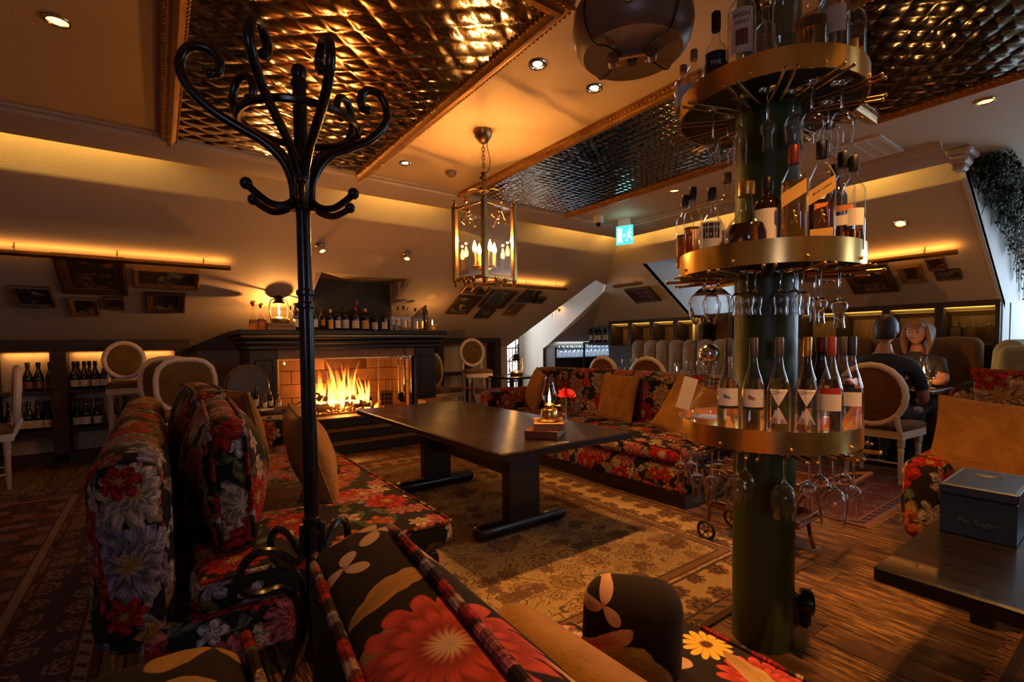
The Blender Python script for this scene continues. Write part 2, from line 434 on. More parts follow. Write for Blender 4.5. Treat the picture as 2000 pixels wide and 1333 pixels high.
def placed_floral(name, motifs, ground=(.020, .010, .006), axes=(0, 1)):
    """print with flowers set at given places of the cushion (object space metres)"""
    t = NT(name); xyz = t.sep(t.coord()); X, Y = xyz[axes[0]], xyz[axes[1]]
    p = t.comb(X, Y, 0)
    col = t.vm('SCALE', ground, sc=t.ma('MULTIPLY_ADD', t.noise(p, 9, 3), .9, .55))
    for kind, cx, cy, R, rot, c1, c2 in motifs:
        wob = t.vm('SCALE', t.vm('SUBTRACT', t.noise(t.vm('ADD', p, (cx, cy, R)), 14, 2, out=1), (.5, .5, .5)), sc=R*.22)
        x, y, _ = t.sep(t.vm('ADD', t.vm('SUBTRACT', p, (cx, cy, 0)), wob))
        r = t.ma('SQRT', t.ma('ADD', t.ma('MULTIPLY', x, x), t.ma('MULTIPLY', y, y)))
        th = t.ma('ADD', t.ma('ARCTAN2', y, x), rot)
        if kind in ('leaf', 'broad'):
            ca = t.ma('MAXIMUM', t.ma('COSINE', th), 0); rr = t.ma('MULTIPLY', t.ma('POWER', ca, 16 if kind == 'leaf' else 5), R); c = ca
        elif kind == 'lobes':
            c = t.ma('ABSOLUTE', t.ma('COSINE', t.ma('MULTIPLY', th, 1.5))); rr = t.ma('MULTIPLY', t.ma('POWER', c, 1.6), R)
        else:
            n = {'dahlia': 17, 'daisy': 13, 'lily': 6}[kind]
            c = t.ma('ABSOLUTE', t.ma('COSINE', t.ma('MULTIPLY', th, n/2)))
            d = {'dahlia': .36, 'daisy': .45, 'lily': .8}[kind]
            rr = t.ma('MULTIPLY', t.ma('MULTIPLY_ADD', t.ma('POWER', c, .5), d, 1-d), R)
        m = t.sm(t.ma('SUBTRACT', rr, r), 0, R*.04)
        q = t.ma('DIVIDE', r, t.ma('MAXIMUM', rr, .001))
        streak = t.noise(t.comb(t.ma('MULTIPLY', th, 11), t.ma('MULTIPLY', r, 12), cx), 2, 3)
        sh = t.ma('MULTIPLY', t.ma('MULTIPLY_ADD', t.ma('POWER', c, .35), .55, .45), t.ma('MULTIPLY_ADD', streak, .9, .5))
        if kind == 'dahlia': sh = t.ma('MULTIPLY', sh, t.ma('MULTIPLY_ADD', t.ma('SINE', t.ma('MULTIPLY', q, 16)), .22, .85))
        cc = t.mix(t.sm(q, .30, .04), c1, c2) if kind not in ('leaf', 'broad') else t.mix(t.sm(q, .9, .2), c1, c2)
        if kind == 'daisy': cc = t.mix(t.sm(q, .3, .22), cc, (.10, .03, .01))
        col = t.mix(m, col, t.vm('SCALE', cc, sc=sh))
    t.bsdf(col, .8, 0, t.bump(t.noise(p, 9, 3), .01, .6), Sheen_Weight=.02, Specular_IOR_Level=.12); return t.m
def velvet(name, c, scale=6):
    t = NT(name); v = t.coord(); n = t.noise(v, scale, 4, .6, 1.2); n2 = t.noise(v, 140, 2)
    f = t.ma('MULTIPLY_ADD', n, 1.3, .3); f = t.ma('MULTIPLY', f, t.ma('MULTIPLY_ADD', n2, .3, .85))
    t.bsdf(t.vm('SCALE', c, sc=f), .8, 0, t.bump(t.noise(v, 8, 4, .6, .8), .02, .6), Sheen_Weight=.25, Sheen_Tint=(1, .7, .35, 1), Specular_IOR_Level=.1); return t.m
def wood(name, c1, c2, rough=.35, axis=(1, 12, 12), scale=3, coat=0, wear=None):
    t = NT(name); v = t.vm('MULTIPLY', t.coord(), axis)
    info = t.n('ShaderNodeObjectInfo').outputs['Random']
    v = t.vm('ADD', v, t.comb(t.ma('MULTIPLY', info, 40), t.ma('MULTIPLY', info, 17), 0))
    n = t.noise(v, scale, 6, .65, .6); col = t.mix(t.sm(n, .3, .72), c1, c2)
    n2 = t.noise(v, scale*9, 3); col = t.vm('SCALE', col, sc=t.ma('MULTIPLY_ADD', n2, .5, .75))
    col = t.vm('SCALE', col, sc=t.ma('MULTIPLY_ADD', info, .55, .72))
    if wear:
        k = t.ma('MULTIPLY', t.sm(t.noise(v, scale*2.3, 8, .8), .47, .57), t.sm(t.noise(t.coord('Object'), 2.2, 3), .36, .52)); col = t.mix(k, col, wear)
    r = t.ma('MULTIPLY_ADD', n, .25, rough-.1, clamp=True)
    t.bsdf(col, r, 0, t.bump(n2, .002, .5), Coat_Weight=coat); return t.m

def persian(name, ground, vine, accents, border, W, L, cell=.30, mirror=False):
    t = NT(name); p = t.coord(); x, y, _ = t.sep(p)
    if mirror:
        x2 = t.ma('PINGPONG', t.ma('ADD', x, 10), .55); y2 = t.ma('PINGPONG', t.ma('ADD', y, 10), .55); fp = t.comb(x2, y2, 0)
    else: fp = t.comb(x, y, 0)
    col = t.vm('SCALE', ground, sc=t.ma('MULTIPLY_ADD', t.noise(p, 3, 4), .5, .75))
    # scrolling vines: contour lines of warped noise
    for k, (s, wd) in enumerate([(3.4, .022), (6.5, .028)]):
        n = t.noise(fp, s, 1.5, .4, .8+.3*k)
        ln = t.ma('ABSOLUTE', t.ma('SINE', t.ma('MULTIPLY', n, 38)))
        col = t.mix(t.ma('MULTIPLY', t.sm(ln, wd*9, wd*3), .85), col, vine)
    for k, (cl, pt, R, keep) in enumerate([(cell, 9, .42, .15), (cell*.62, 6, .42, .35), (cell*.42, 5, .45, .5)]):
        m, rnd, q, sh = flower_layer(t, fp, cl, 3+k*2, R, pt, soft=.03, deep=.4, keep=keep, jitter=.6)
        c = t.ramp(rnd[2], [(i/len(accents), a) for i, a in enumerate(accents)], 'CONSTANT')
        rg = t.ma('GREATER_THAN', t.ma('SINE', t.ma('MULTIPLY', q, 15)), .1)
        col = t.mix(t.ma('MULTIPLY', m, .9), col, t.mix(rg, c, t.mix(.75, c, vine)))
    # borders
    dx = t.ma('SUBTRACT', W/2, t.ma('ABSOLUTE', x)); dy = t.ma('SUBTRACT', L/2, t.ma('ABSOLUTE', y)); d = t.ma('MINIMUM', dx, dy)
    al = t.ma('ADD', x, y)
    m, rnd, q, sh = flower_layer(t, t.comb(x, y, 0), .17, 21, .45, 8, soft=.03, deep=.35, jitter=.25)
    band = t.mix(m, border[0], t.mix(t.ma('GREATER_THAN', t.ma('SINE', t.ma('MULTIPLY', q, 14)), 0), border[1], border[2]))
    inb = t.ma('MULTIPLY', t.ma('GREATER_THAN', d, .09), t.ma('LESS_THAN', d, .30)); col = t.mix(inb, col, band)
    for a, b_, cc in [(.30, .315, border[2]), (.335, .345, border[2]), (.345, .385, border[1]), (.385, .395, border[2]), (.075, .09, border[2]),
                      (.03, .075, border[1]), (0, .03, border[2])]:
        k = t.ma('MULTIPLY', t.ma('GREATER_THAN', d, a), t.ma('LESS_THAN', d, b_)); col = t.mix(k, col, cc)
    dots = t.ma('MULTIPLY', t.ma('GREATER_THAN', t.ma('SINE', t.ma('MULTIPLY', al, 70)), .55), t.ma('MULTIPLY', t.ma('GREATER_THAN', d, .035), t.ma('LESS_THAN', d, .07)))
    col = t.mix(dots, col, border[2])
    col = t.vm('SCALE', col, sc=t.ma('MULTIPLY_ADD', t.noise(p, 160, 2), .6, .7))
    t.bsdf(col, .95, 0, t.bump(t.noise(p, 260, 2), .004, .8)); return t.m

PAINT_C = [(.42, .15, .08), (.60, .42, .22), (.30, .26, .15), (.66, .52, .40), (.32, .09, .12)]
def painting(name, seed, tone):
    t = NT(name); v = t.vm('ADD', t.coord(), (seed*2.3, seed*1.1, seed)); n = t.noise(v, 5.5, 4, .55, 1.4); k = t.noise(v, 13, 4, .6, .8)
    x, y, z = t.sep(t.coord())
    rad = t.ma('SQRT', t.ma('ADD', t.ma('MULTIPLY', x, x), t.ma('MULTIPLY', y, y)))
    f = t.ma('MULTIPLY', t.sm(n, .50, .68), t.sm(rad, .26, .05))
    col = t.mix(f, t.mix(k, (.015, .010, .007), (.085, .05, .028)), tone)
    col = t.mix(t.ma('MULTIPLY', f, t.sm(k, .55, .7)), col, (.5, .36, .26))
    t.bsdf(col, .35); return t.m

M = {}
M['plaster'] = pbr('warm_plaster', (.56, .425, .29), .75, 0, .07, 3, .002, 90)
M['ceil'] = pbr('ceiling_plaster', (.62, .45, .275), .7, 0, .06, 2.5, .002, 90)
M['white_wall'] = pbr('pale_plaster', (.66, .62, .57), .7, 0, .07, 3, .002, 80)
M['dark_wall'] = pbr('dark_paint', (.035, .022, .014), .6)
M['cornice'] = pbr('cornice_paint', (.50, .38, .28), .6, 0, .06)
M['plank'] = wood('worn_oak_plank', (.030, .014, .007), (.085, .038, .014), .40, (14, 1.2, 14), 2.2, 0, (.34, .17, .055))
M['black_wood'] = wood('black_stained_wood', (.005, .003, .0025), (.013, .007, .0045), .30, (14, 1, 14), 3, .3)
M['table_top'] = wood('dark_table_wood', (.008, .004, .003), (.028, .012, .006), .22, (30, 1, 14), 3, .2)
M['cab_wood'] = wood('walnut_cabinet', (.018, .008, .005), (.05, .022, .011), .6, (4, 4, 14), 2)
M['niche_wood'] = wood('niche_back_wood', (.11, .055, .02), (.24, .12, .045), .5, (4, 14, 2), 2)
M['niche_pale'] = pbr('niche_paint', (.62, .48, .30), .6)
M['mantel'] = wood('mantel_paint', (.006, .0045, .003), (.015, .010, .006), .45, (1, 14, 14), 2)
M['fire_stone'] = pbr('fire_brick', (.30, .17, .085), .8, 0, .4, 7, .006, 40)
M['soot'] = pbr('sooty_brick', (.10, .055, .03), .9, 0, .5, 8, .006, 40)
M['glass_pane'] = thin_glass('fire_glass', (1, .95, .9), .8)
M['chair_paint'] = pbr('cream_chair_paint', (.68, .55, .43), .45, 0, .12, 12)
M['chair_velvet'] = velvet('olive_velvet', (.14, .085, .028), 9)
M['chair_brown'] = velvet('brown_velvet', (.13, .055, .028), 9)
M['tan_velvet'] = velvet('amber_velvet', (.27, .125, .030), 5)
M['grey_velvet'] = velvet('grey_beige_velvet', (.26, .20, .155), 5)
M['brown_bench'] = velvet('brown_bench_velvet', (.13, .068, .026), 5)
M['green_velvet'] = velvet('olive_green_velvet', (.30, .27, .14), 5)
M['floral'] = floral('floral_print', 1.0, seed=1)
M['floral_b'] = floral('floral_print_cushion', .92, seed=4)
M['floral_c'] = floral('floral_print_large', 1.35, seed=8)
M['piping'] = floral('floral_piping', .45, ground=(.02, .01, .006), seed=6)
M['iron'] = pbr('black_lacquer', (.012, .009, .008), .22, 0, .2, 30)
M['iron_rough'] = pbr('wrought_iron', (.02, .015, .012), .5, .6, .3, 40)
M['brass'] = pbr('aged_brass', (.80, .50, .15), .24, 1, .35, 7, 0, 60, (3, 3, .6))
M['old_brass'] = pbr('antique_brass', (.42, .25, .085), .3, 1, .35, 18)
M['gilt'] = pbr('gilt_wood', (.44, .22, .06), .36, .75, .45, 22, .002, 90)
M['column'] = pbr('green_column_paint', (.055, .085, .016), .42, 0, .35, 5, .002, 40, (1, 1, .4))
M['tin'] = pbr('pressed_mirror_metal', (.52, .42, .30), .11, 1, .15, 4)
M['tin_b'] = pbr('pressed_dark_mirror_metal', (.42, .39, .36), .09, 1, .15, 4)
M['tin_c'] = pbr('pressed_darker_mirror_metal', (.26, .23, .20), .10, 1, .15, 4)  # darker copy of the pressed metal, for one panel
M['shelf_glass'] = thin_glass('brightened_stemware_glass', (.86, .90, .95), 4.5)  # stemware copy with raised reflection, so the passage shelf row looks lit
M['silver'] = pbr('chrome', (.75, .72, .68), .16, 1, .1, 20)
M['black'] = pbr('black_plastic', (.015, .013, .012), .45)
M['lamp_shell'] = pbr('grey_lamp_shell', (.20, .15, .11), .38, .3, .15, 6)
M['lamp_white'] = pbr('white_diffuser', (.72, .62, .52), .5, 0, .05)
M['leaf'] = pbr('ivy_leaf', (.030, .045, .016), .6, 0, .6, 30)
M['blossom'] = pbr('pale_pink_blossom', (.55, .34, .36), .7)
M['clear'] = thin_glass('clear_glass', (.98, .975, .96), 1.5)
M['stem'] = solid_glass('stemware_glass', (1, 1, 1), 1.45)
M['green_glass'] = pbr('dark_green_bottle', (.008, .010, .005), .06, 0, .2, 20, Coat_Weight=.5)
M['dark_bottle'] = pbr('dark_brown_bottle', (.016, .007, .003), .06, 0, .2, 20, Coat_Weight=.5)
M['whisky'] = solid_glass('amber_spirit', (.96, .40, .065))
M['whisky_dark'] = solid_glass('dark_amber_spirit', (.75, .26, .06))
M['grappa'] = solid_glass('pale_straw_spirit', (.97, .93, .80), 1.36)
M['water'] = solid_glass('clear_spirit', (.98, .97, .95), 1.36)
M['cork'] = pbr('cork', (.38, .2, .08), .8)
M['paper'] = pbr('label_paper', (.70, .60, .47), .7, 0, .1, 40)
M['paper_white'] = pbr('white_label_paper', (.74, .69, .64), .65, 0, .06, 40)
M['paper_gold'] = pbr('gold_label_paper', (.66, .38, .09), .5, .2, .15, 40)
M['paper_black'] = pbr('black_label_paper', (.016, .013, .012), .55)
M['paper_orange'] = pbr('orange_label_paper', (.62, .22, .05), .6)
M['ink'] = pbr('black_ink', (.02, .015, .012), .6)
M['ink_white'] = pbr('white_ink', (.72, .66, .6), .6)
M['ink_red'] = pbr('red_ink', (.42, .03, .02), .6)
M['ink_teal'] = pbr('teal_ink', (.02, .20, .20), .6)
M['cap_grey'] = pbr('grey_capsule', (.11, .085, .075), .35, .5)
M['cap_gold'] = pbr('gold_capsule', (.60, .34, .08), .3, .9)
M['cap_red'] = pbr('red_capsule', (.30, .05, .03), .35, .4)
M['cap_black'] = pbr('black_capsule', (.014, .012, .012), .35)
M['leather'] = pbr('red_brown_leather', (.16, .05, .022), .5, 0, .35, 14)
M['leather_tan'] = pbr('tan_leather', (.34, .15, .05), .5, 0, .35, 14)
M['trolley_wood'] = pbr('dark_red_trolley_wood', (.11, .038, .016), .35, 0, .3, 12)
M['page'] = pbr('page_edges', (.42, .25, .12), .8, 0, .3, 80)
M['navy_box'] = pbr('navy_box', (.008, .022, .062), .4, 0, .2, 6)
M['navy_edge'] = pbr('navy_box_edge', (.10, .14, .22), .35)
M['box_ink'] = pbr('faint_silver_print', (.06, .075, .11), .5)
M['crate'] = wood('pale_crate_wood', (.32, .15, .06), (.48, .24, .1), .6, (2, 14, 14), 3)
M['skin'] = pbr('skin', (.42, .20, .12), .5, 0, .12, 12, Subsurface_Weight=.08)
M['lip'] = pbr('lips', (.36, .12, .085), .5)
M['hair'] = pbr('dark_brown_hair', (.018, .011, .008), .5, 0, .4, 60)
M['hair_fair'] = pbr('fair_brown_hair', (.20, .085, .03), .5, 0, .4, 60)
M['navy_shirt'] = pbr('navy_shirt', (.010, .013, .032), .8, 0, .3, 12, .004, 20)
M['dark_cloth'] = pbr('dark_cloth', (.030, .022, .024), .8, 0, .3, 12, .004, 20)
M['cloth'] = pbr('white_napkin', (.68, .60, .52), .8)
M['pink_wall'] = pbr('pink_wall', (.72, .32, .32), .7)
M['frame_dark'] = wood('dark_picture_frame', (.035, .016, .007), (.13, .058, .02), .33, (6, 6, 6), 5)
M['bulb'] = emis('candle_bulb', (1, .60, .20), 40, .6)
M['flame'] = emis('lamp_flame', (1, .60, .18), 60, .7)
M['spot_em'] = emis('spot_lens', (1, .66, .3), 26)
M['spot_dim'] = emis('dim_spot_lens', (1, .58, .22), 3.2)
M['led'] = emis('led_strip', (1, .66, .2), 9)
M['exit_em'] = emis('exit_sign_panel', (.10, .62, .62), 1.5)
M['exit_white'] = emis('exit_sign_white', (.75, 1, 1), 2.2)
M['ember'] = emis('glowing_ember', (1, .22, .03), 5)
M['amber_shade'] = pbr('pleated_shade', (.75, .45, .2), .7, Emission_Color=(1, .45, .12, 1), Emission_Strength=.9)
def fire_mat():
    t = NT('fire_flame'); u, v, _ = t.sep(t.uv()); n = t.noise(t.vm('MULTIPLY', t.coord(), (9, 9, 5)), 2.2, 4, .6, 1)
    lw = t.n('ShaderNodeLayerWeight'); lw.inputs[0].default_value = .45
    core = t.ma('SUBTRACT', 1, lw.outputs['Facing'])
    h = t.ma('ADD', v, t.ma('MULTIPLY', t.ma('SUBTRACT', n, .5), .9))
    col = t.ramp(h, [(0, (1, .50, .13)), (.35, (1, .36, .06)), (.75, (1, .17, .015)), (1, (.7, .07, .005))])
    e = t.n('ShaderNodeEmission'); t.put(e.inputs[0], col)
    t.put(e.inputs[1], t.ma('MULTIPLY', t.sm(h, 1.05, 0), 12))
    tr = t.n('ShaderNodeBsdfTransparent'); mx = t.n('ShaderNodeMixShader')
    a = t.ma('MULTIPLY', t.sm(core, .12, .8), t.sm(h, 1.0, .25)); t.put(mx.inputs[0], t.ma('MULTIPLY', t.ma('MULTIPLY', a, t.sm(n, .30, .62)), .75))
    t.t.links.new(tr.outputs[0], mx.inputs[1]); t.t.links.new(e.outputs[0], mx.inputs[2]); t.t.links.new(mx.outputs[0], t.out.inputs[0])
    return t.m
M['fire'] = fire_mat()
# ------------------------------------------------------------------ the setting
ZL = lambda x, y: 2.6-.504*(y-4.4)        # sloped back wall
ZR = lambda x, y: 2.6-.644*(x-5.0)        # sloped right wall
up_ = lambda f: (lambda x, y: f(x, y)+.07)
floor = struct('floor', MB().box(-4.6, 8.7, -2.7, 9.6, -.1, -.022), M['dark_wall'], 'dark worn oak plank floor')
RUGS = [(.45, 2.93, 1.13, 4.85), (-2.3, -.22, .4, 5.6), (3.58, 5.05, 1.14, 2.5)]
pl = []; W_ = .14; random.seed(5)
for i in range(-16, 48):
    x0 = i*W_; y = -1.2-random.random()
    while y < 7.3:
        L_ = random.uniform(.9, 1.7)
        cov = any(a+.12 < x0 and x0+W_ < b-.12 and c+.1 < y and y+L_ < d-.1 for a, b, c, d in RUGS)
        vis = (y > -.5 and x0+.2 > -(y)*.35-.4 and x0 < 6.8) and not cov
        pl.append((not vis, math.hypot(x0, y+L_/2), x0, y, L_)); y += L_
pl.sort(); rest = MB()
cache = {}
for k, (nv, d, x0, y, L_) in enumerate(pl):
    dz = random.uniform(-.002, .0)
    if k < 285 and not nv:
        key = round(L_*5)/5
        if key not in cache: cache[key] = MB().box(-.0685, .0685, 0, 1, -.02, 0, .0025).mesh('plank', M['plank'], False)
        o = obj('plank', cache[key], None, floor, (x0+.07, y, dz)); o.scale = (1, L_-.003, 1)
    else: rest.box(x0+.0015, x0+W_-.0015, y, y+L_-.003, -.02+dz, dz)
tag(obj('planks', rest, M['plank'], floor, smooth=False), kind='stuff')

struct('ceiling', MB().box(-4.6, 5.02, -2.7, 4.42, 2.6, 2.68).box(5.02, 8.7, -2.7, 1.03, 2.6, 2.68), M['ceil'], 'flat warm plaster ceiling', smooth=False)
wb = MB()
wb.prism([(-4.6, 4.4), (5.0, 4.4), (5.78, 5.39), (5.45, 5.30), (5.42, 5.58), (-4.6, 5.58)], ZL, up_(ZL))
wb.prism([(-4.6, 5.58), (1.48, 5.58), (1.48, 7.3), (-4.6, 7.3)], ZL, up_(ZL))
wb.prism([(2.51, 5.58), (5.42, 5.58), (5.2, 7.3), (2.51, 7.3)], ZL, up_(ZL))
wb.box(-4.6, 5.2, 7.3, 7.4, 0, 1.2)
struct('wall_back', wb, M['plaster'], 'sloping attic back wall with framed pictures', smooth=False)
wn = MB().box(1.46, 2.53, 6.2, 6.75, 1.3735, 2.0)
struct('wall_niche_soffit', MB().box(1.40, 2.57, 5.585, 6.3, 2.003, 2.05).prism([(1.43, 5.6), (1.474, 5.6), (1.474, 6.25), (1.43, 6.25)], ZL, 2.02).prism([(2.516, 5.6), (2.56, 5.6), (2.56, 6.25), (2.516, 6.25)], ZL, 2.02), M['plaster'], smooth=False)
struct('wall_niche', wn, pbr('niche_dark_green', (.014, .011, .005), .6), 'dark green recess above the mantel shelf', smooth=False)
wr = MB()
wr.prism([(5.0, 1.03), (5.5, 1.03), (5.5, 5.04), (5.0, 4.4)], ZR, up_(ZR))
wr.prism([(5.5, 4.45), (6.75, 4.45), (6.75, 6.64), (5.5, 5.04)], ZR, up_(ZR))
wr.prism([(5.5, 1.03), (6.75, 1.03), (6.75, 2.75), (5.5, 2.75)], ZR, up_(ZR))
struct('wall_right', wr, M['plaster'], 'sloping attic right wall above the wall cabinets', smooth=False)
struct('wall_right_lower', MB().box(6.98, 7.04, 1.03, 6.08, 0, 1.55), M['dark_wall'], smooth=False)
# sloped piece right of the passage with the low wall under it
wp = MB().prism([(5.9, 5.55), (6.15, 5.6), (6.18, 7.45), (7.4, 7.45)], ZL, up_(ZL))
struct('wall_passage_slope', wp, M['plaster'], 'sloping wall piece right of the passage', smooth=False)
struct('wall_passage_low', MB().box(6.17, 8.4, 7.75, 7.82, 0, 1.2), M['dark_wall'], smooth=False)
pc = MB().add([(6.15, 5.45, 2.3), (6.15, 9.4, 2.3), (6.15, 9.4, 0), (6.15, 7.42, 0), (6.15, 7.42, ZL(0, 7.42)), (6.15, 5.6, ZL(0, 5.6)),
               (6.17, 5.45, 2.3), (6.17, 9.4, 2.3), (6.17, 9.4, 0), (6.17, 7.42, 0), (6.17, 7.42, ZL(0, 7.42)), (6.17, 5.6, ZL(0, 5.6))],
              [(0, 1, 2, 3, 4, 5), (11, 10, 9, 8, 7, 6)]+[(i, i+6, (i+1) % 6+6, (i+1) % 6) for i in range(6)])
pc.box(5.3, 6.17, 5.42, 9.4, 2.25, 2.32).box(5.1, 5.2, 7.4, 9.4, 0, 2.3)
struct('wall_passage', pc, M['white_wall'], 'pale wall of the passage to the door', smooth=False)
struct('wall_passage_end', MB().box(5.1, 6.2, 9.4, 9.46, 0, 2.4), M['pink_wall'], 'pink wall at the far end of the passage', smooth=False)
dr = struct('door_1', MB().box(6.02, 6.14, 8.05, 8.13, 0, 2.0, .008), M['white_wall'], 'white door frame with dark iron scrollwork', 'door', smooth=False)
sc = MB()
for k in range(3):
    z = 1.35-.28*k
    sc.tube([(6.02-.05+.045*math.cos(t), 8.03, z+.07*math.sin(t)) for t in [i*.5 for i in range(14)]], .012, 6)
sc.tube([(5.93, 8.03, .3), (5.93, 8.03, 1.7)], .012, 6).tube([(6.01, 8.03, .3), (6.01, 8.03, 1.7)], .012, 6)
obj('scrollwork', sc, M['iron_rough'], dr)
# right dormer and bay
dm = MB().add([(5.5, 4.45, 2.28), (5.75, 4.45, 2.36), (8.0, 4.45, 2.36), (8.0, 4.45, 1.0), (6.75, 4.45, 1.0), (6.75, 4.45, 1.48),
               (5.5, 4.49, 2.28), (5.75, 4.49, 2.36), (8.0, 4.49, 2.36), (8.0, 4.49, 1.0), (6.75, 4.49, 1.0), (6.75, 4.49, 1.48)],
              [(5, 4, 3, 2, 1, 0), (6, 7, 8, 9, 10, 11)]+[(i, (i+1) % 6, (i+1) % 6+6, i+6) for i in range(6)])
dm.box(5.6, 8.0, 2.71, 2.75, 1.5, 2.36).box(5.55, 8.0, 2.71, 4.49, 2.36, 2.42).box(7.04, 8.0, 2.75, 4.45, 1.45, 1.5)
struct('wall_dormer', dm, M['white_wall'], 'white dormer cheek lit by daylight', smooth=False)
cheek = MB(); pq = [(4.98, 2.6), (8.6, 2.6), (8.6, 0), (6.66, 0), (6.66, 1.53)]
cheek.add([(x, 1.03, z) for x, z in pq]+[(x, 1.06, z) for x, z in pq], [(0, 1, 2, 3, 4), (9, 8, 7, 6, 5)]+[(i, i+5, (i+1) % 5+5, (i+1) % 5) for i in range(5)])
struct('wall_bay', cheek, M['white_wall'], 'pale mottled bay wall under hanging ivy', smooth=False)
def window(n, x, y0, y1, z0, z1):
    f = MB()
    for a, b, c, d in [(y0, y1, z0-.06, z0), (y0, y1, z1, z1+.06), (y0-.06, y0, z0-.06, z1+.06), (y1, y1+.06, z0-.06, z1+.06), ((y0+y1)/2-.02, (y0+y1)/2+.02, z0, z1)]:
        f.box(x-.04, x+.04, a, b, c, d, .006)
    o = struct('window_%d' % n, f, M['white_wall'], 'white window frame with daylight behind', 'window', smooth=False)
    obj('pane', MB().box(x-.004, x+.004, y0, y1, z0, z1), M['glass_pane'], o, smooth=False)
def window_front(n, x0, x1, z0, z1):
    f = MB()
    for a, b, c, d in [(x0, x1, z0-.06, z0), (x0, x1, z1, z1+.06), (x0-.06, x0, z0-.06, z1+.06), (x1, x1+.06, z0-.06, z1+.06), ((x0+x1)/2-.02, (x0+x1)/2+.02, z0, z1)]: f.box(a, b, -2.70, -2.64, c, d, .006)
    o = struct('window_%d' % n, f, M['white_wall'], 'white window frame in the wall behind the camera', 'window', smooth=False)
    obj('pane', MB().box(x0, x1, -2.675, -2.668, z0, z1), M['glass_pane'], o, smooth=False)
window_front(3, 3.95, 5.25, 1.1, 2.2); window_front(4, -2.7, -1.7, 1.1, 2.2)
window(1, 8.55, -1.5, .8, 1.1, 2.4); window(2, 7.95, 2.85, 4.3, 1.55, 2.3)
struct('wall_bay_outer', MB().box(8.6, 8.66, -2.7, 1.06, 0, .95).box(8.6, 8.66, -2.7, 1.06, 2.46, 2.68).box(8.6, 8.66, .86, 1.06, .95, 2.46).box(8.6, 8.66, -2.7, -1.56, .95, 2.46), M['white_wall'], smooth=False)
struct('wall_left', MB().box(-4.7, -4.6, -2.7, 7.4, 0, 2.7), M['plaster'], smooth=False)
struct('wall_front', MB().box(-4.7, 8.7, -2.8, -2.7, 0, 2.7), M['plaster'], smooth=False)
# cornices with a lip that hides the light strip
PROF = [(-.32, 2.6), (-.32, 2.586), (-.29, 2.58), (-.28, 2.562), (-.21, 2.553), (-.18, 2.537), (-.11, 2.532), (-.09, 2.526), (0, 2.524), (0, 2.540), (-.010, 2.540), (-.010, 2.534), (-.17, 2.545), (-.25, 2.565), (-.27, 2.6)]
def cornice(name, fixed, a0, a1, along, label):
    pts = [(fixed+d, z) for d, z in PROF]; n = len(pts); vs = []
    for t, k in ((a0, 1), (a1, -1)):
        for d, z in pts: vs.append((t, d, z) if along == 'X' else (d, t, z))
    fs = [(i, (i+1) % n, n+(i+1) % n, n+i) for i in range(n)]+[tuple(range(n)), tuple(range(n, 2*n))]
    b = MB().add(vs, fs); o = struct(name, b, M['cornice'], label, smooth=True, angle=25, weld=True)
    return o
cornice('trim_1', 4.28, -4.6, 4.9, 'X', 'stepped plaster cornice above the back wall with a glowing cove')
cornice('trim_2', 4.88, 1.05, 4.3, 'Y', 'stepped plaster cornice above the right wall with a glowing cove')
struct('trim_3', MB().box(4.80, 5.06, .93, 1.08, 2.555, 2.6, .012).box(4.85, 5.04, .96, 1.07, 2.50, 2.56, .018).box(4.89, 5.02, .98, 1.06, 2.46, 2.505, .014), M['cornice'], 'cornice end block at the corner of the bay', smooth=False)

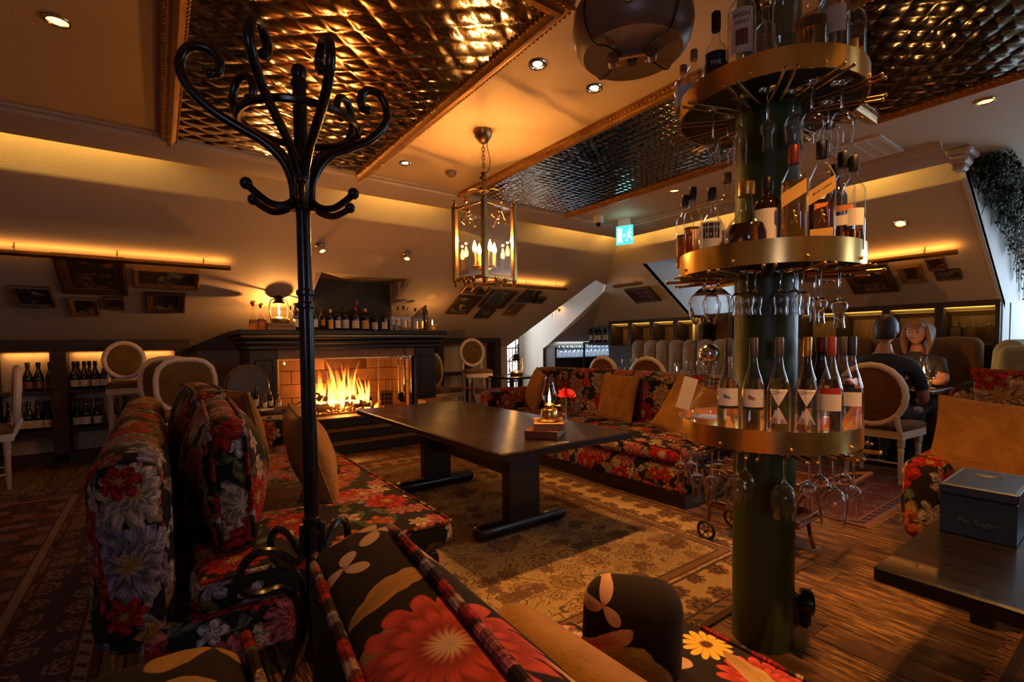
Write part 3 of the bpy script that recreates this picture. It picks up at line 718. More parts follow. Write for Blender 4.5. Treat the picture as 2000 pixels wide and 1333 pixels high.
# ------------------------------------------------------------------ framed ceiling panels
def ceiling_panel(x0, x1, y0, y1, label, mat, cell, diamond, seed):
    t = thing('ceiling_panel', label, 'ceiling panel', ((x0+x1)/2, (y0+y1)/2, 2.6), 0, 'framed mirror metal ceiling panels')
    hx, hy = (x1-x0)/2, (y1-y0)/2
    pr = [(0, 0), (0, -.022), (.012, -.03), (.03, -.03), (.036, -.044), (.056, -.048), (.068, -.036), (.082, -.03), (.092, -.018), (.092, 0)]
    for k in range(4):
        ax = k % 2; sg = 1 if k < 2 else -1; L = hx if ax == 0 else hy; D = hy if ax == 0 else hx
        vs = []
        for e in (-1, 1):
            for d, z in pr:
                u = e*(L-d); v = sg*(D-d); vs.append((u, v, z) if ax == 0 else (v, u, z))
        n = len(pr)
        obj('frame_side', MB().add(vs, [(i, i+1, n+i+1, n+i) for i in range(n-1)]), M['gilt'], t, angle=30, weld=True)
    bd = MB(); stp = .03
    for dd, zz, rr in ((.004, -.022, .011), (.086, -.026, .009)):
        for sg in (-1, 1):
            for i in range(int(2*(hx-dd)/stp)): bd.ball((-hx+dd+i*stp, sg*(hy-dd), zz), rr, 6)
            for i in range(int(2*(hy-dd)/stp)): bd.ball((sg*(hx-dd), -hy+dd+i*stp, zz), rr, 6)
    tag(obj('bead_trim', bd, M['gilt'], t), kind='stuff')
    g = .0135; nx = int(2*(hx-.085)/g); ny = int(2*(hy-.085)/g); vs = []; rn = random.Random(seed); tl = {}
    for j in range(ny+1):
        for i in range(nx+1):
            x = -(hx-.085)+i*2*(hx-.085)/nx; y = -(hy-.085)+j*2*(hy-.085)/ny
            wx = x+.012*math.sin(4*y+seed); wy = y+.012*math.sin(5*x+seed)
            if diamond: u, v = (wx*.8+wy)/cell/1.2, (wx*.8-wy)/cell/1.2
            else: u, v = wx/cell, wy/(cell*.72)
            fu, fv = u-math.floor(u)-.5, v-math.floor(v)-.5; key = (math.floor(u), math.floor(v))
            if key not in tl: tl[key] = (rn.gauss(0, .02), rn.gauss(0, .02), rn.uniform(.7, 1.25))
            a, b, c = tl[key]
            h = .0042*c*(cell/.11)*(1-abs(2*fu)**3)*(1-abs(2*fv)**3)+a*fu*cell*.6+b*fv*cell*.6
            vs.append((x, y, -.012-h+.006*math.sin(2.1*x+seed)*math.sin(1.7*y)))
    fs = [(j*(nx+1)+i, (j+1)*(nx+1)+i, (j+1)*(nx+1)+i+1, j*(nx+1)+i+1) for j in range(ny) for i in range(nx)]
    obj('metal_sheet', MB().add(vs, fs), mat, t, angle=60)
    return t
ceiling_panel(.06, 1.44, 1.51, 4.23, 'gilt framed panel of diamond pressed mirror metal above the coat stand', M['tin'], .115, True, 1)
ceiling_panel(2.30, 3.71, 1.50, 4.23, 'gilt framed panel of square pressed mirror metal beside the hanging lantern', M['tin_b'], .075, False, 2)
ceiling_panel(2.30, 3.77, -1.50, 1.22, 'gilt framed panel of diamond pressed mirror metal above the dark low table', M['tin_c'], .10, True, 3)
# rugs
def rug(x0, x1, y0, y1, mat, label, fringe=None):
    cx, cy = (x0+x1)/2, (y0+y1)/2; t = thing('rug', label, 'rug', (cx, cy, 0))
    n = 24; vs = []; fs = []; rn = random.Random(x0)
    hx, hy = (x1-x0)/2, (y1-y0)/2
    for j in range(n+1):
        for i in range(n+1):
            z = .009+.0015*math.sin(i*1.3+j)*math.sin(j*.8)
            vs.append((-hx+2*hx*i/n, -hy+2*hy*j/n, z))
    m = len(vs); vs += [(x, y, .001) for x, y, z in vs[:]]
    k = n+1
    for j in range(n):
        for i in range(n): fs.append((j*k+i, j*k+i+1, (j+1)*k+i+1, (j+1)*k+i))
    ring = [(0, i) for i in range(n)]+[(j, n) for j in range(n)]+[(n, n-i) for i in range(n)]+[(n-j, 0) for j in range(n)]
    for q in range(len(ring)):
        a = ring[q][0]*k+ring[q][1]; b = ring[(q+1) % len(ring)]; b = b[0]*k+b[1]; fs.append((b, a, a+m, b+m))
    obj('pile', MB().add(vs, fs), mat, t)
    if fringe:
        f = MB()
        for sg in fringe:
            for i in range(int(2*hx/.012)):
                x = -hx+i*.012; dx = rn.uniform(-.012, .012); L = rn.uniform(.025, .045)
                f.tube([(x, sg*hy, .006), (x+dx, sg*(hy+L*.6), .004), (x+dx*2, sg*(hy+L), .002)], .003, 4)
        tag(obj('fringe', f, M['crate'], t), kind='stuff')
    return t
CREAMR = (.46, .30, .13)
rug(*RUGS[0], persian('cream_persian', CREAMR, (.060, .030, .018), [(.42, .26, .11), (.36, .20, .08), (.20, .10, .05), (.44, .29, .13)],
    [(.44, .29, .13), (.20, .10, .04), (.06, .03, .02)], 2.48, 3.72, .26), 'large cream and black scrolling persian rug under the long table')
rug(*RUGS[1], persian('dark_persian', (.030, .010, .012), (.10, .035, .045), [(.16, .03, .03), (.03, .03, .09), (.26, .12, .05), (.22, .14, .17)],
    [(.05, .025, .055), (.22, .15, .14), (.07, .015, .02)], 2.08, 5.2, .24, True), 'dark red and navy patterned rug left of the floral sofas')
rug(*RUGS[2], persian('red_persian', (.13, .015, .015), (.03, .01, .015), [(.20, .03, .02), (.05, .02, .04), (.25, .09, .05)],
    [(.12, .015, .016), (.035, .012, .02), (.24, .10, .07)], 1.47, 1.36, .16, True), 'small red patterned rug under the oval back dining chair', (-1,))
rug(2.02, 3.6, -1.2, .34, persian('amber_persian', (.40, .25, .09), (.07, .03, .015), [(.2, .07, .03), (.3, .16, .06)],
    [(.40, .26, .1), (.14, .06, .03), (.06, .03, .02)], 1.58, 1.54, .2), 'amber fringed rug beside the low dark table', (1,))
# ------------------------------------------------------------------ placing helpers
CAMP = Vector((0, 0, 1.2))
def ray(px, py): return fw*950+rt*(px-1000)-up*(py-710)
def onY(px, py, y): d = ray(px, py); return CAMP+d*(y/d.y)
def onX(px, py, x): d = ray(px, py); return CAMP+d*(x/d.x)
def onZ(px, py, z): d = ray(px, py); return CAMP+d*((z-1.2)/d.z)
def facing(x, y): return math.atan2(-x, y)     # turn -Y towards the camera side of the room
ORD = ['first', 'second', 'third', 'fourth', 'fifth', 'sixth', 'seventh', 'eighth', 'ninth', 'tenth', 'eleventh', 'twelfth', 'thirteenth', 'fourteenth', 'fifteenth', 'sixteenth', 'seventeenth', 'eighteenth']

# ------------------------------------------------------------------ bottles and glasses
BPROF = {
 'bordeaux': [(.88, 0), (1, .015), (1, .62), (.95, .665), (.62, .735), (.40, .775), (.36, .80), (.35, .965), (.40, .97), (.40, 1)],
 'burgundy': [(.88, 0), (1, .015), (1, .44), (.93, .52), (.66, .64), (.45, .73), (.37, .79), (.35, .965), (.40, .97), (.40, 1)],
 'grappa': [(.88, 0), (1, .015), (1, .43), (.95, .50), (.72, .60), (.47, .69), (.35, .76), (.32, .80), (.32, 1)],
 'whisky': [(.9, 0), (1, .015), (1, .64), (.93, .69), (.60, .745), (.38, .78), (.36, .80), (.36, 1)],
 'decanter': [(.62, 0), (.80, .02), (1, .16), (1, .30), (.86, .43), (.50, .55), (.33, .62), (.30, .66), (.30, .92), (.36, .93), (.36, 1)],
 'flask': [(.8, 0), (.92, .02), (1, .25), (.97, .46), (.75, .56), (.40, .64), (.32, .69), (.32, 1)],
 'stout': [(.92, 0), (1, .02), (1, .60), (.92, .68), (.60, .76), (.42, .80), (.40, .83), (.40, 1)],
}
MC = {}
def sq_fix(mb, p):
    out = []
    for x, y, z in mb.v:
        r = math.hypot(x, y)
        if r > 1e-6:
            c, s_ = abs(x/r), abs(y/r); k = (c**p+s_**p)**(-1/p); out.append((x*k, y*k, z))
        else: out.append((x, y, z))
    mb.v = out; return mb
def bottle(label, loc, kind, h, r, glass, cap='cap_black', labels=(), liquid=None, fill=.6, group=None, rz=None, sq=0, capz=.86, capr=1.12, stopper=None, n=16, cat='bottle'):
    if rz is None: rz = facing(loc[0], loc[1])
    t = thing('bottle', label, cat, loc, rz, group)
    key = (kind, round(h, 3), round(r, 4), glass, sq, n)
    if key not in MC:
        b = MB().lathe([(a*r, z*h) for a, z in BPROF[kind]], n)
        if sq: sq_fix(b, sq)
        MC[key] = b.mesh('glass_body', M[glass], True, 50)
    obj('glass_body', MC[key], None, t)
    nr = BPROF[kind][-1][0]*r*capr
    if stopper:
        b = MB().lathe([(nr*.8, h*.97), (nr*.85, h*1.0), (nr*1.25, h*1.01)], 12); b.ball((0, 0, h*1.02+nr*1.15), nr*1.5, 14)
        obj('stopper', b, M[stopper], t)
    elif cap:
        key = ('cap', kind, round(h, 3), round(r, 4), cap, capz)
        if key not in MC: MC[key] = MB().lathe([(nr, capz*h), (nr*1.03, capz*h+.002), (nr*1.03, h*1.0), (nr*.9, h*1.012)], 12).mesh('cap', M[cap], True, 40)
        obj('cap', MC[key], None, t)
    if liquid:
        key = ('liq', kind, round(h, 3), round(r, 4), liquid, fill, sq)
        if key not in MC:
            pr = [(a*r*.93, max(z*h, .004)) for a, z in BPROF[kind] if z <= fill]
            lo = [q for q in BPROF[kind] if q[1] <= fill][-1]; hi = [q for q in BPROF[kind] if q[1] > fill][0]
            f = (fill-lo[1])/(hi[1]-lo[1]); pr.append(((lo[0]+(hi[0]-lo[0])*f)*r*.93, fill*h))
            b = MB().lathe(pr, 20)
            if sq: sq_fix(b, sq)
            MC[key] = b.mesh('liquid', M[liquid], True, 50)
        obj('liquid', MC[key], None, t)
    for lb in labels:
        z0, z1, ha, mat = lb[:4]; skew = lb[4] if len(lb) > 4 else 0; txt = lb[5] if len(lb) > 5 else ()
        R = r if not sq else r*1.0
        key = ('lab', round(r, 4), round(h, 3), z0, z1, ha, mat, skew, sq)
        if key not in MC:
            if sq:
                sk = skew*h*.5; wd = r*ha
                vs = [(-wd, -R-.0012, z0*h-sk), (wd, -R-.0012, z0*h+sk), (wd, -R-.0012, z1*h+sk), (-wd, -R-.0012, z1*h-sk)]
                vs += [(x, -R+.0005, z) for x, y, z in vs]
                b = MB().add(vs, [(0, 1, 2, 3), (7, 6, 5, 4), (0, 4, 5, 1), (1, 5, 6, 2), (2, 6, 7, 3), (3, 7, 4, 0)])
            else: b = label_patch(R, -ha, ha, z0*h, z1*h, skew*h)
            MC[key] = b.mesh('label', M[mat], False)
        L = obj('label', MC[key], None, t)
        for (s, size, zz, im, it) in txt:
            tb = text_mb(s, size, None if sq else R+.0011, italic=it)
            if sq: tb.v = [(x, y-R-.0016, z+zz*h+x/(r*ha)*skew*h*.5) for x, y, z in tb.v]
            else: tb.v = [(x, y, z+zz*h) for x, y, z in tb.v]
            obj('lettering', tb, M[im], L, smooth=False)
    return t
GPROF = {
 'wine': [(.001, .004), (.034, .001), (.036, .003), (.008, .010), (.0038, .02), (.0036, .085), (.008, .095), (.026, .112), (.038, .135), (.0405, .155), (.037, .185), (.031, .222)],
 'tulip': [(.001, .004), (.029, .001), (.031, .003), (.008, .009), (.0036, .018), (.0034, .075), (.010, .085), (.024, .100), (.0285, .115), (.026, .140), (.022, .16), (.0245, .185)],
 'grappa': [(.001, .004), (.028, .001), (.030, .003), (.008, .009), (.0036, .018), (.0034, .105), (.010, .112), (.0225, .124), (.0255, .136), (.022, .150), (.0155, .160), (.015, .185), (.0185, .212)],
 'balloon': [(.001, .004), (.033, .001), (.035, .003), (.009, .009), (.0055, .018), (.0055, .035), (.02, .045), (.046, .070), (.055, .098), (.050, .130), (.036, .165)],
 'flute': [(.001, .004), (.031, .001), (.033, .003), (.008, .010), (.0036, .02), (.0034, .095), (.008, .105), (.021, .135), (.025, .17), (.023, .215), (.020, .24)],
 'tumbler': [(.030, 0), (.034, .004), (.038, .095)],
}
def shell(pr):
    out = [p for p in pr]; inn = []
    top = max(range(len(pr)), key=lambda i: pr[i][1])
    for r, z in reversed(pr):
        if r > .0075 and (z > .04 or pr is GPROF['tumbler']): inn.append((max(r-.0011, .0005), z+.0008 if (r, z) != pr[top] else z))
        elif inn: break
    return out+inn+[(.0002, inn[-1][1]+.001)]
def glass(kind, loc, label, group=None, hang=False, sc=1, cat='glass'):
    key = ('g', kind)
    if key not in MC: MC[key] = MB().lathe(shell(GPROF[kind]), 24, cap=False).mesh('wine_glass', M['stem'], True, 60)
    o = obj({'tumbler': 'tumbler', 'balloon': 'brandy_glass', 'grappa': 'grappa_glass'}.get(kind, 'wine_glass'), MC[key], None, None, loc, rot=(PI, 0, 0) if hang else (0, 0, 0)); o.scale = (sc, sc, sc)
    return tag(o, label, cat, group)
def oil_lamp(label, loc, power, s=1.0, cat='oil lamp', tall=1.0):
    t = thing('oil_lamp', label, cat, loc, facing(loc[0], loc[1]))
    obj('base', MB().lathe([(.062*s, 0), (.066*s, .004*s), (.058*s, .010*s), (.040*s, .016*s), (.036*s, .020*s), (.046*s, .024*s), (.046*s, .055*s), (.040*s, .064*s), (.022*s, .070*s)], 20), M['brass'], t)
    obj('burner', MB().lathe([(.022*s, .070*s), (.026*s, .078*s), (.030*s, .086*s), (.018*s, .092*s), (.010*s, .098*s)], 16).tube([(.02*s, 0, .08*s), (.055*s, 0, .08*s)], .003*s, 6).ball((.058*s, 0, .08*s), .008*s, 8), M['brass'], t)
    T = tall
    obj('chimney', MB().lathe([(.026*s, .088*s), (.030*s, .10*s), (.040*s, .125*s*T), (.040*s, .145*s*T), (.028*s, .19*s*T), (.022*s, .225*s*T), (.024*s, .235*s*T)], 20, cap=False), M['clear'], t)
    obj('flame', MB().lathe([(.001, .098*s), (.006*s, .105*s), (.0075*s, .115*s), (.005*s, .135*s), (.001, .155*s)], 10), M['flame'], t)
    lamp('POINT', 'oil_lamp_light', (loc[0], loc[1], loc[2]+.125*s), power, AMB, shadow_soft_size=.006)
    return t
def hurricane(label, loc, power, s=1.0):
    t = thing('hurricane_lantern', label, 'lantern', loc, facing(loc[0], loc[1])+.5)
    obj('tank', MB().lathe([(.085*s, 0), (.09*s, .01*s), (.09*s, .05*s), (.06*s, .065*s), (.035*s, .075*s)], 20), M['old_brass'], t)
    obj('globe', MB().lathe([(.045*s, .085*s), (.068*s, .12*s), (.075*s, .155*s), (.062*s, .20*s), (.045*s, .225*s)], 20, cap=False), M['clear'], t)
    obj('hood', MB().lathe([(.062*s, .222*s), (.066*s, .232*s), (.045*s, .25*s), (.042*s, .275*s), (.055*s, .285*s), (.035*s, .305*s), (.001, .315*s)], 20), M['iron_rough'], t)
    for sg in (-1, 1):
        obj('side_tube', MB().tube(smooth_path([(sg*.085*s, 0, .04*s), (sg*.105*s, 0, .10*s), (sg*.108*s, 0, .18*s), (sg*.09*s, 0, .25*s), (sg*.045*s, 0, .268*s)]), .007*s, 8), M['old_brass'], t)
    obj('guard_wire', MB().tube([(.08*s*math.cos(i*PI/8), .08*s*math.sin(i*PI/8), .15*s) for i in range(16)], .002*s, 5, True), M['iron_rough'], t)
    obj('bail', MB().tube(arc((0, 0, .26*s), .10*s, .1, PI-.1, 14), .0025*s, 5), M['iron_rough'], t)
    obj('flame', MB().lathe([(.001, .09*s), (.010*s, .105*s), (.013*s, .125*s), (.008*s, .155*s), (.001, .185*s)], 10), M['flame'], t)
    lamp('POINT', 'lantern_light', (loc[0], loc[1], loc[2]+.135*s), power, AMB, shadow_soft_size=.01)
    return t
def book(label, loc, w, d, h, rz=0, cover='leather', group=None):
    t = thing('book', label, 'book', loc, rz, group)
    obj('cover', MB().box(-w/2, w/2, -d/2, d/2, 0, h*.12, .001).box(-w/2, w/2, -d/2, d/2, h*.88, h, .001).box(-w/2, -w/2+h*.12, -d/2, d/2, 0, h, .001), M[cover], t, smooth=False)
    obj('page_block', MB().box(-w/2+h*.1, w/2-.004, -d/2+.004, d/2-.004, h*.12, h*.88), M['page'], t, smooth=False)
    return t

# ------------------------------------------------------------------ fireplace
fp = thing('fireplace', 'dark wooden fireplace with wide mantel shelf and burning fire', 'fireplace', (0, 0, 0))
for k, (y0, z0, z1) in enumerate([(5.36, 0, .12), (5.52, .12, .24), (5.68, .24, .36)]):
    o = obj('hearth_step', MB().box(.80, 3.02, y0, 6.0, z0+.001, z1, .012), M['mantel'] if k < 3 else None, fp, smooth=False)
    obj('tread', MB().box(.79, 3.03, y0-.012, y0+.17, z1-.018, z1+.004, .006), M['niche_wood'], o, smooth=False)
    obj('nosing', MB().box(.79, 3.03, y0-.016, y0-.010, z1-.012, z1+.006), M['old_brass'], o, smooth=False)
for x0, x1 in ((.78, 1.06), (2.70, 2.99)):
    p = obj('pilaster', MB().box(x0, x1, 5.85, 6.6, .36, 1.16, .008), M['mantel'], fp, smooth=False)
    obj('panel', MB().box(x0+.05, x1-.05, 5.842, 5.86, .5, 1.05, .012), M['mantel'], p, smooth=False)
obj('lintel', MB().box(1.06, 2.70, 5.87, 6.45, 1.045, 1.16, .006), M['fire_stone'], fp, smooth=False)
mt = obj('mantel_shelf', MB().box(.67, 3.09, 5.70, 6.82, 1.315, 1.372, .008).box(.69, 3.07, 5.725, 6.7, 1.265, 1.318, .015), M['mantel'], fp, smooth=False)
obj('moulding', MB().box(.72, 3.05, 5.76, 6.6, 1.205, 1.268, .02).box(.75, 3.02, 5.80, 6.6, 1.155, 1.21, .012), M['mantel'], mt, smooth=False)
obj('brass_line', MB().box(.70, 3.06, 5.716, 5.73, 1.300, 1.308), M['old_brass'], mt, smooth=False)
obj('firebox_floor', MB().box(1.06, 2.70, 5.98, 6.56, .30, .372), M['fire_stone'], fp, smooth=False)
obj('firebox_shell', MB().box(1.0, 1.06, 5.9, 6.62, .36, 1.2).box(2.70, 2.76, 5.9, 6.62, .36, 1.2).box(1.0, 2.76, 6.6, 6.66, .3, 1.2).box(1.0, 2.76, 5.9, 6.62, 1.16, 1.2), M['soot'], fp, smooth=False)
random.seed(3)
for r in range(4):
    nb = 6; off = .0 if r % 2 == 0 else .5
    xs = [1.06]+[1.06+1.64*(i+off)/nb for i in range(1 if off == 0 else 0, nb+1) if 0 < (i+off) < nb]+[2.70]
    for a, b in zip(xs[:-1], xs[1:]):
        mid = 1.62 < (a+b)/2 < 2.2
        obj('brick', MB().box(a+.003, b-.003, 6.53+random.uniform(0, .006), 6.60, .373+r*.17, .373+(r+1)*.17-.006, .004), M['soot'] if mid else M['fire_stone'], fp, smooth=False)
    for sx in (1.06, 2.66):
        for q in range(2): obj('brick', MB().box(sx, sx+.04, 5.99+q*.27+.003, 5.99+(q+1)*.27-.003, .373+r*.17, .373+(r+1)*.17-.006, .004), M['fire_stone'], fp, smooth=False)
gd = obj('glass_door', MB().box(1.075, 1.09, 5.945, 5.96, .375, 1.045).box(2.675, 2.69, 5.945, 5.96, .375, 1.045).box(1.09, 2.675, 5.945, 5.96, .375, .385).box(1.09, 2.675, 5.945, 5.96, 1.033, 1.043).box(2.235, 2.243, 5.945, 5.96, .385, 1.033), M['brass'], fp, smooth=False)
obj('pane', MB().box(1.09, 2.235, 5.950, 5.954, .385, 1.033).box(2.243, 2.675, 5.950, 5.954, .385, 1.033), M['glass_pane'], gd, smooth=False)
# logs, embers, flames
logm = pbr('charred_log', (.05, .028, .016), .9, 0, .7, 14, .02, 50)
for k, (x0, y0, z0, x1, y1, z1, r, lab) in enumerate([(1.50, 6.10, .44, 2.02, 6.22, .44, .05, 'charred log lying lowest in the fire'), (1.62, 6.24, .43, 2.18, 6.10, .44, .045, 'charred log at the back of the fire'),
        (1.55, 6.16, .55, 2.02, 6.14, .535, .042, 'burnt log on top of the fire, under the brightest flame'), (1.95, 6.08, .43, 2.22, 6.2, .50, .03, 'thin burnt branch at the right of the fire')]):
    pts = [(x0+(x1-x0)*i/5, y0+(y1-y0)*i/5+.01*math.sin(i*2+k), z0+(z1-z0)*i/5+.008*math.cos(i*3)) for i in range(6)]
    o = obj('log', MB().tube(pts, [r*(.9+.15*math.sin(i*2.1+k)) for i in range(6)], 10), logm, None); tag(o, lab, 'log')
em = MB(); em2 = MB()
for k in range(260):
    x = random.gauss(1.85, .22); y = random.uniform(6.02, 6.3); s = random.uniform(.008, .026)
    z = .375+max(0, .075-abs(x-1.83)*.22)*random.random()
    (em if random.random() < .42 else em2).ball((x, y, z), s, 6, (1, 1, .7))
tag(obj('ember_bed', em, M['ember'], None), 'bed of glowing embers under the burning logs', 'embers', kind='stuff')
tag(obj('charcoal_bed', em2, logm, None), 'bed of black charcoal bits around the burning logs', 'charcoal', kind='stuff')
fl = thing('fire', 'orange and yellow flames rising from the burning logs', 'fire', (1.82, 6.14, .42))
random.seed(21)
def flame(x, y, z, h, r, sway, tw):
    m = MB(); n = 12; k = 12; vs = []; uvs = []
    for i in range(k+1):
        t = i/k; rr = r*(math.sin(PI*min(1, t*.86+.14))**.8)*(1-t*.72)+.0015
        cx = x+sway*t*t+.16*r*math.sin(6*t+tw)*t*3; cy = y+.3*sway*t+.2*r*math.cos(5*t+tw)*t*2
        for j in range(n):
            a = 2*PI*j/n; q = rr*(1+.25*math.sin(3*a+tw+4*t)); vs.append((cx+q*math.cos(a), cy+q*.7*math.sin(a), z+h*t)); uvs.append((j/n, t))
    fs = []; uu = []
    for i in range(k):
        for j in range(n):
            f = (i*n+j, i*n+(j+1) % n, (i+1)*n+(j+1) % n, (i+1)*n+j); fs.append(f); uu.append([uvs[q] for q in f])
    return m.add(vs, fs, 0, uu)
fls = [(-.26, .06, .40, .040, -.05), (-.20, .04, .58, .045, -.10), (-.13, .06, .50, .05, .02), (-.06, .08, .36, .085, -.05), (-.01, .06, .60, .045, -.10), (.02, .08, .32, .08, .03), (.12, .04, .54, .04, .10), (.18, .03, .40, .04, -.03),
       (.25, .0, .32, .04, .08), (.30, -.02, .46, .03, -.10), (.36, -.03, .22, .035, .07), (-.32, .0, .20, .04, .02), (.42, -.04, .16, .03, .10), (-.06, .10, .68, .03, -.2), (.09, .10, .28, .07, .0), (-.12, .1, .28, .07, .02)]
for q in range(22): fls.append((random.gauss(.0, .2), random.uniform(0, .12), random.uniform(.2, .62), random.uniform(.012, .024), random.uniform(-.2, .16)))
for (x, z, h, r, sw) in fls:
    obj('flame', flame(x, random.uniform(-.07, .08), z-.03, h, r, sw, random.random()*6), M['fire'], fl, angle=180)
vb = thing('fire_vent', 'square cast brick with round holes standing right of the fire', 'vent', (2.40, 6.16, .375), .15)
obj('block', MB().box(-.10, .10, -.03, .03, 0, .22, .008), M['fire_stone'], vb, smooth=False)
for i in range(3):
    for j in range(3): obj('hole', MB().lathe([(.021, 0), (.021, .004)], 12, (-.058+i*.058, -.0325, .055+j*.055), axis=(0, -1, 0)), M['black'], vb)
# tool stand
ts = thing('fire_tool_stand', 'black and brass stand of fire irons at the right of the fire', 'fire tools', (2.53, 5.80, .364))
obj('base', MB().lathe([(.085, 0), (.085, .012), (.03, .03), (.012, .05)], 16), M['iron_rough'], ts)
obj('pole', MB().tube([(0, 0, .03), (0, 0, .78)], .008, 8).ball((0, 0, .80), .022, 10), M['iron_rough'], ts)
obj('hook_ring', MB().tube(arc((0, 0, .66), .075, 0, 2*PI-.01, 16, 'XY'), .006, 6, True).tube([(-.075, 0, .66), (.075, 0, .66)], .005, 6).tube([(0, -.075, .66), (0, .075, .66)], .005, 6), M['silver'], ts)
for k, nm in enumerate(['poker', 'shovel', 'brush', 'tongs', 'long poker']):
    a = 2*PI*k/5+.4; x, y = 2.53+.082*math.cos(a), 5.80+.082*math.sin(a)
    o = thing('fire_iron', 'steel handled %s hanging on the fire iron stand' % nm, 'fire iron', (x, y, .50))
    obj('rod', MB().tube([(0, 0, .06), (0, 0, .56)], .005, 6), M['silver'], o)
    obj('handle', MB().lathe([(.006, .42), (.011, .45), (.009, .52), (.013, .55), (.005, .57)], 10), M['silver'], o)
    obj('head', {0: MB().tube([(0, 0, .08), (0, 0, .0), (.02, 0, .02)], .006, 6), 1: MB().box(-.04, .04, -.004, .004, -.04, .08, .003), 2: MB().lathe([(.02, 0), (.028, .03), (.012, .08)], 10),
        3: MB().tube([(-.012, 0, 0), (-.012, 0, .1), (0, 0, .2)], .004, 6).tube([(.012, 0, 0), (.012, 0, .1), (0, 0, .2)], .004, 6)}.get(k, MB().tube([(0, 0, .08), (0, 0, -.05)], .006, 6)), M['iron_rough'], o)
cr = thing('wooden_crate', 'open pale wooden crate on the hearth right of the fire irons', 'crate', (2.86, 5.63, .365), .12)
for (a, b, c, d) in ((-.2, .2, -.10, -.088), (-.2, .2, .088, .10), (-.2, -.188, -.088, .088), (.188, .2, -.088, .088)):
    obj('side_board', MB().box(a, b, c, d, 0, .13, .002), M['crate'], cr, smooth=False)
obj('bottom_board', MB().box(-.188, .188, -.088, .088, 0, .01), M['crate'], cr, smooth=False)
# things on the mantel
def mx(px, y=6.0): return onY(px, 640, y).x
G = 'bottles along the mantel shelf'
ZM = 1.3735
mant = [ # px, kind, h, r, glass, cap, label spec, words
 (496, 'decanter', .27, .050, 'clear', None, (), 'clear glass decanter at the far left end of the mantel'),
 (512, 'flask', .25, .052, 'clear', None, (), 'round amber decanter with a pale stopper left of the mantel lantern'),
 (567, 'whisky', .27, .030, 'clear', 'cap_black', [(.2, .48, 1.1, 'paper_gold')], 'slim amber bottle just right of the mantel lantern'),
 (578, 'bordeaux', .31, .042, 'dark_bottle', 'cap_black', [(.12, .42, 1.1, 'paper')], 'dark bottle with wide cream label left of the coat stand pole'),
 (597, 'bordeaux', .31, .040, 'dark_bottle', 'cap_black', [(.12, .42, 1.1, 'paper')], 'dark bottle behind the coat stand pole on the mantel'),
 (615, 'stout', .28, .040, 'dark_bottle', 'cap_black', [(.14, .46, .85, 'paper_white')], 'black bottle with round white label right of the coat stand pole'),
 (632, 'stout', .27, .040, 'dark_bottle', 'cap_black', [(.22, .46, .6, 'paper_orange')], 'dark bottle with small round orange label on the mantel'),
 (646, 'bordeaux', .25, .036, 'dark_bottle', 'cap_gold', [(.08, .50, .9, 'paper_gold')], 'short dark bottle with gold cap and tall yellow label'),
 (660, 'whisky', .29, .040, 'dark_bottle', 'cap_black', [(.10, .42, .9, 'paper_white')], 'black bottle with white printed front, mid mantel'),
 (676, 'stout', .28, .048, 'dark_bottle', 'cap_black', [(.10, .46, 1.1, 'paper')], 'broad dark bottle with large yellow label, mid mantel'),
 (694, 'stout', .29, .047, 'dark_bottle', 'cap_red', [(.10, .42, 1.1, 'paper')], 'dark bottle with red cap and square cream label'),
 (714, 'stout', .27, .050, 'dark_bottle', 'cap_gold', [(.08, .46, 1.1, 'paper_gold')], 'broad dark bottle with gold cap and gold label'),
 (733, 'bordeaux', .25, .040, 'dark_bottle', 'cap_black', [(.08, .42, 1.1, 'paper')], 'short dark bottle with cream label left of the last dark bottle'),
 (750, 'bordeaux', .26, .038, 'dark_bottle', 'cap_black', [(.08, .42, 1.1, 'paper')], 'last dark bottle before the clear bottles on the mantel'),
 (768, 'bordeaux', .32, .036, 'clear', 'cap_gold', [(.24, .50, 1.1, 'paper_white')], 'first clear bottle after the dark bottles on the mantel'),
 (778, 'whisky', .31, .036, 'clear', 'cap_black', [(.22, .45, 1.1, 'paper_white')], 'second clear bottle after the dark bottles on the mantel'),
 (788, 'whisky', .32, .037, 'clear', 'cap_black', [(.14, .46, 1.1, 'paper')], 'third clear bottle after the dark bottles on the mantel'),
 (799, 'bordeaux', .31, .037, 'clear', 'cap_gold', [(.14, .48, 1.1, 'paper')], 'fourth clear bottle after the dark bottles on the mantel'),
 (811, 'whisky', .30, .036, 'clear', 'cap_black', [(.10, .42, 1.1, 'paper')], 'fifth clear bottle after the dark bottles on the mantel'),
 (822, 'bordeaux', .29, .033, 'clear', 'cap_gold', [(.12, .45, 1.1, 'paper_gold')], 'slim amber bottle just left of the small mantel lantern')]
for k, (px, kd, h, r, gl, cp, lb, words) in enumerate(mant):
    x = mx(px)
    liq = 'whisky' if gl == 'clear' and k in (1, 2, 19, 18, 16) else ('grappa' if gl == 'clear' and k > 5 else ('whisky' if k == 0 else None))
    bottle(words, (x, 6.0+.02*math.sin(k*2.3), ZM), kd, h, r, gl, cp, lb, liquid=liq, fill=.42 if k != 1 else .5, group=G, stopper='cap_gold' if cp is None else None)
bottle('tall dark bottle behind the red capped bottle on the mantel', (mx(699, 6.14), 6.16, ZM), 'whisky', .38, .035, 'dark_bottle', 'cap_red', (), group=G)
bottle('tall dark bottle behind the small mantel lantern', (mx(833, 6.12), 6.14, ZM), 'bordeaux', .40, .036, 'dark_bottle', 'cap_black', (), group=G)
bx = mx(546)
book('dark red book at the bottom of the mantel lantern stack', (bx, 6.0, ZM), .30, .20, .042, .05)
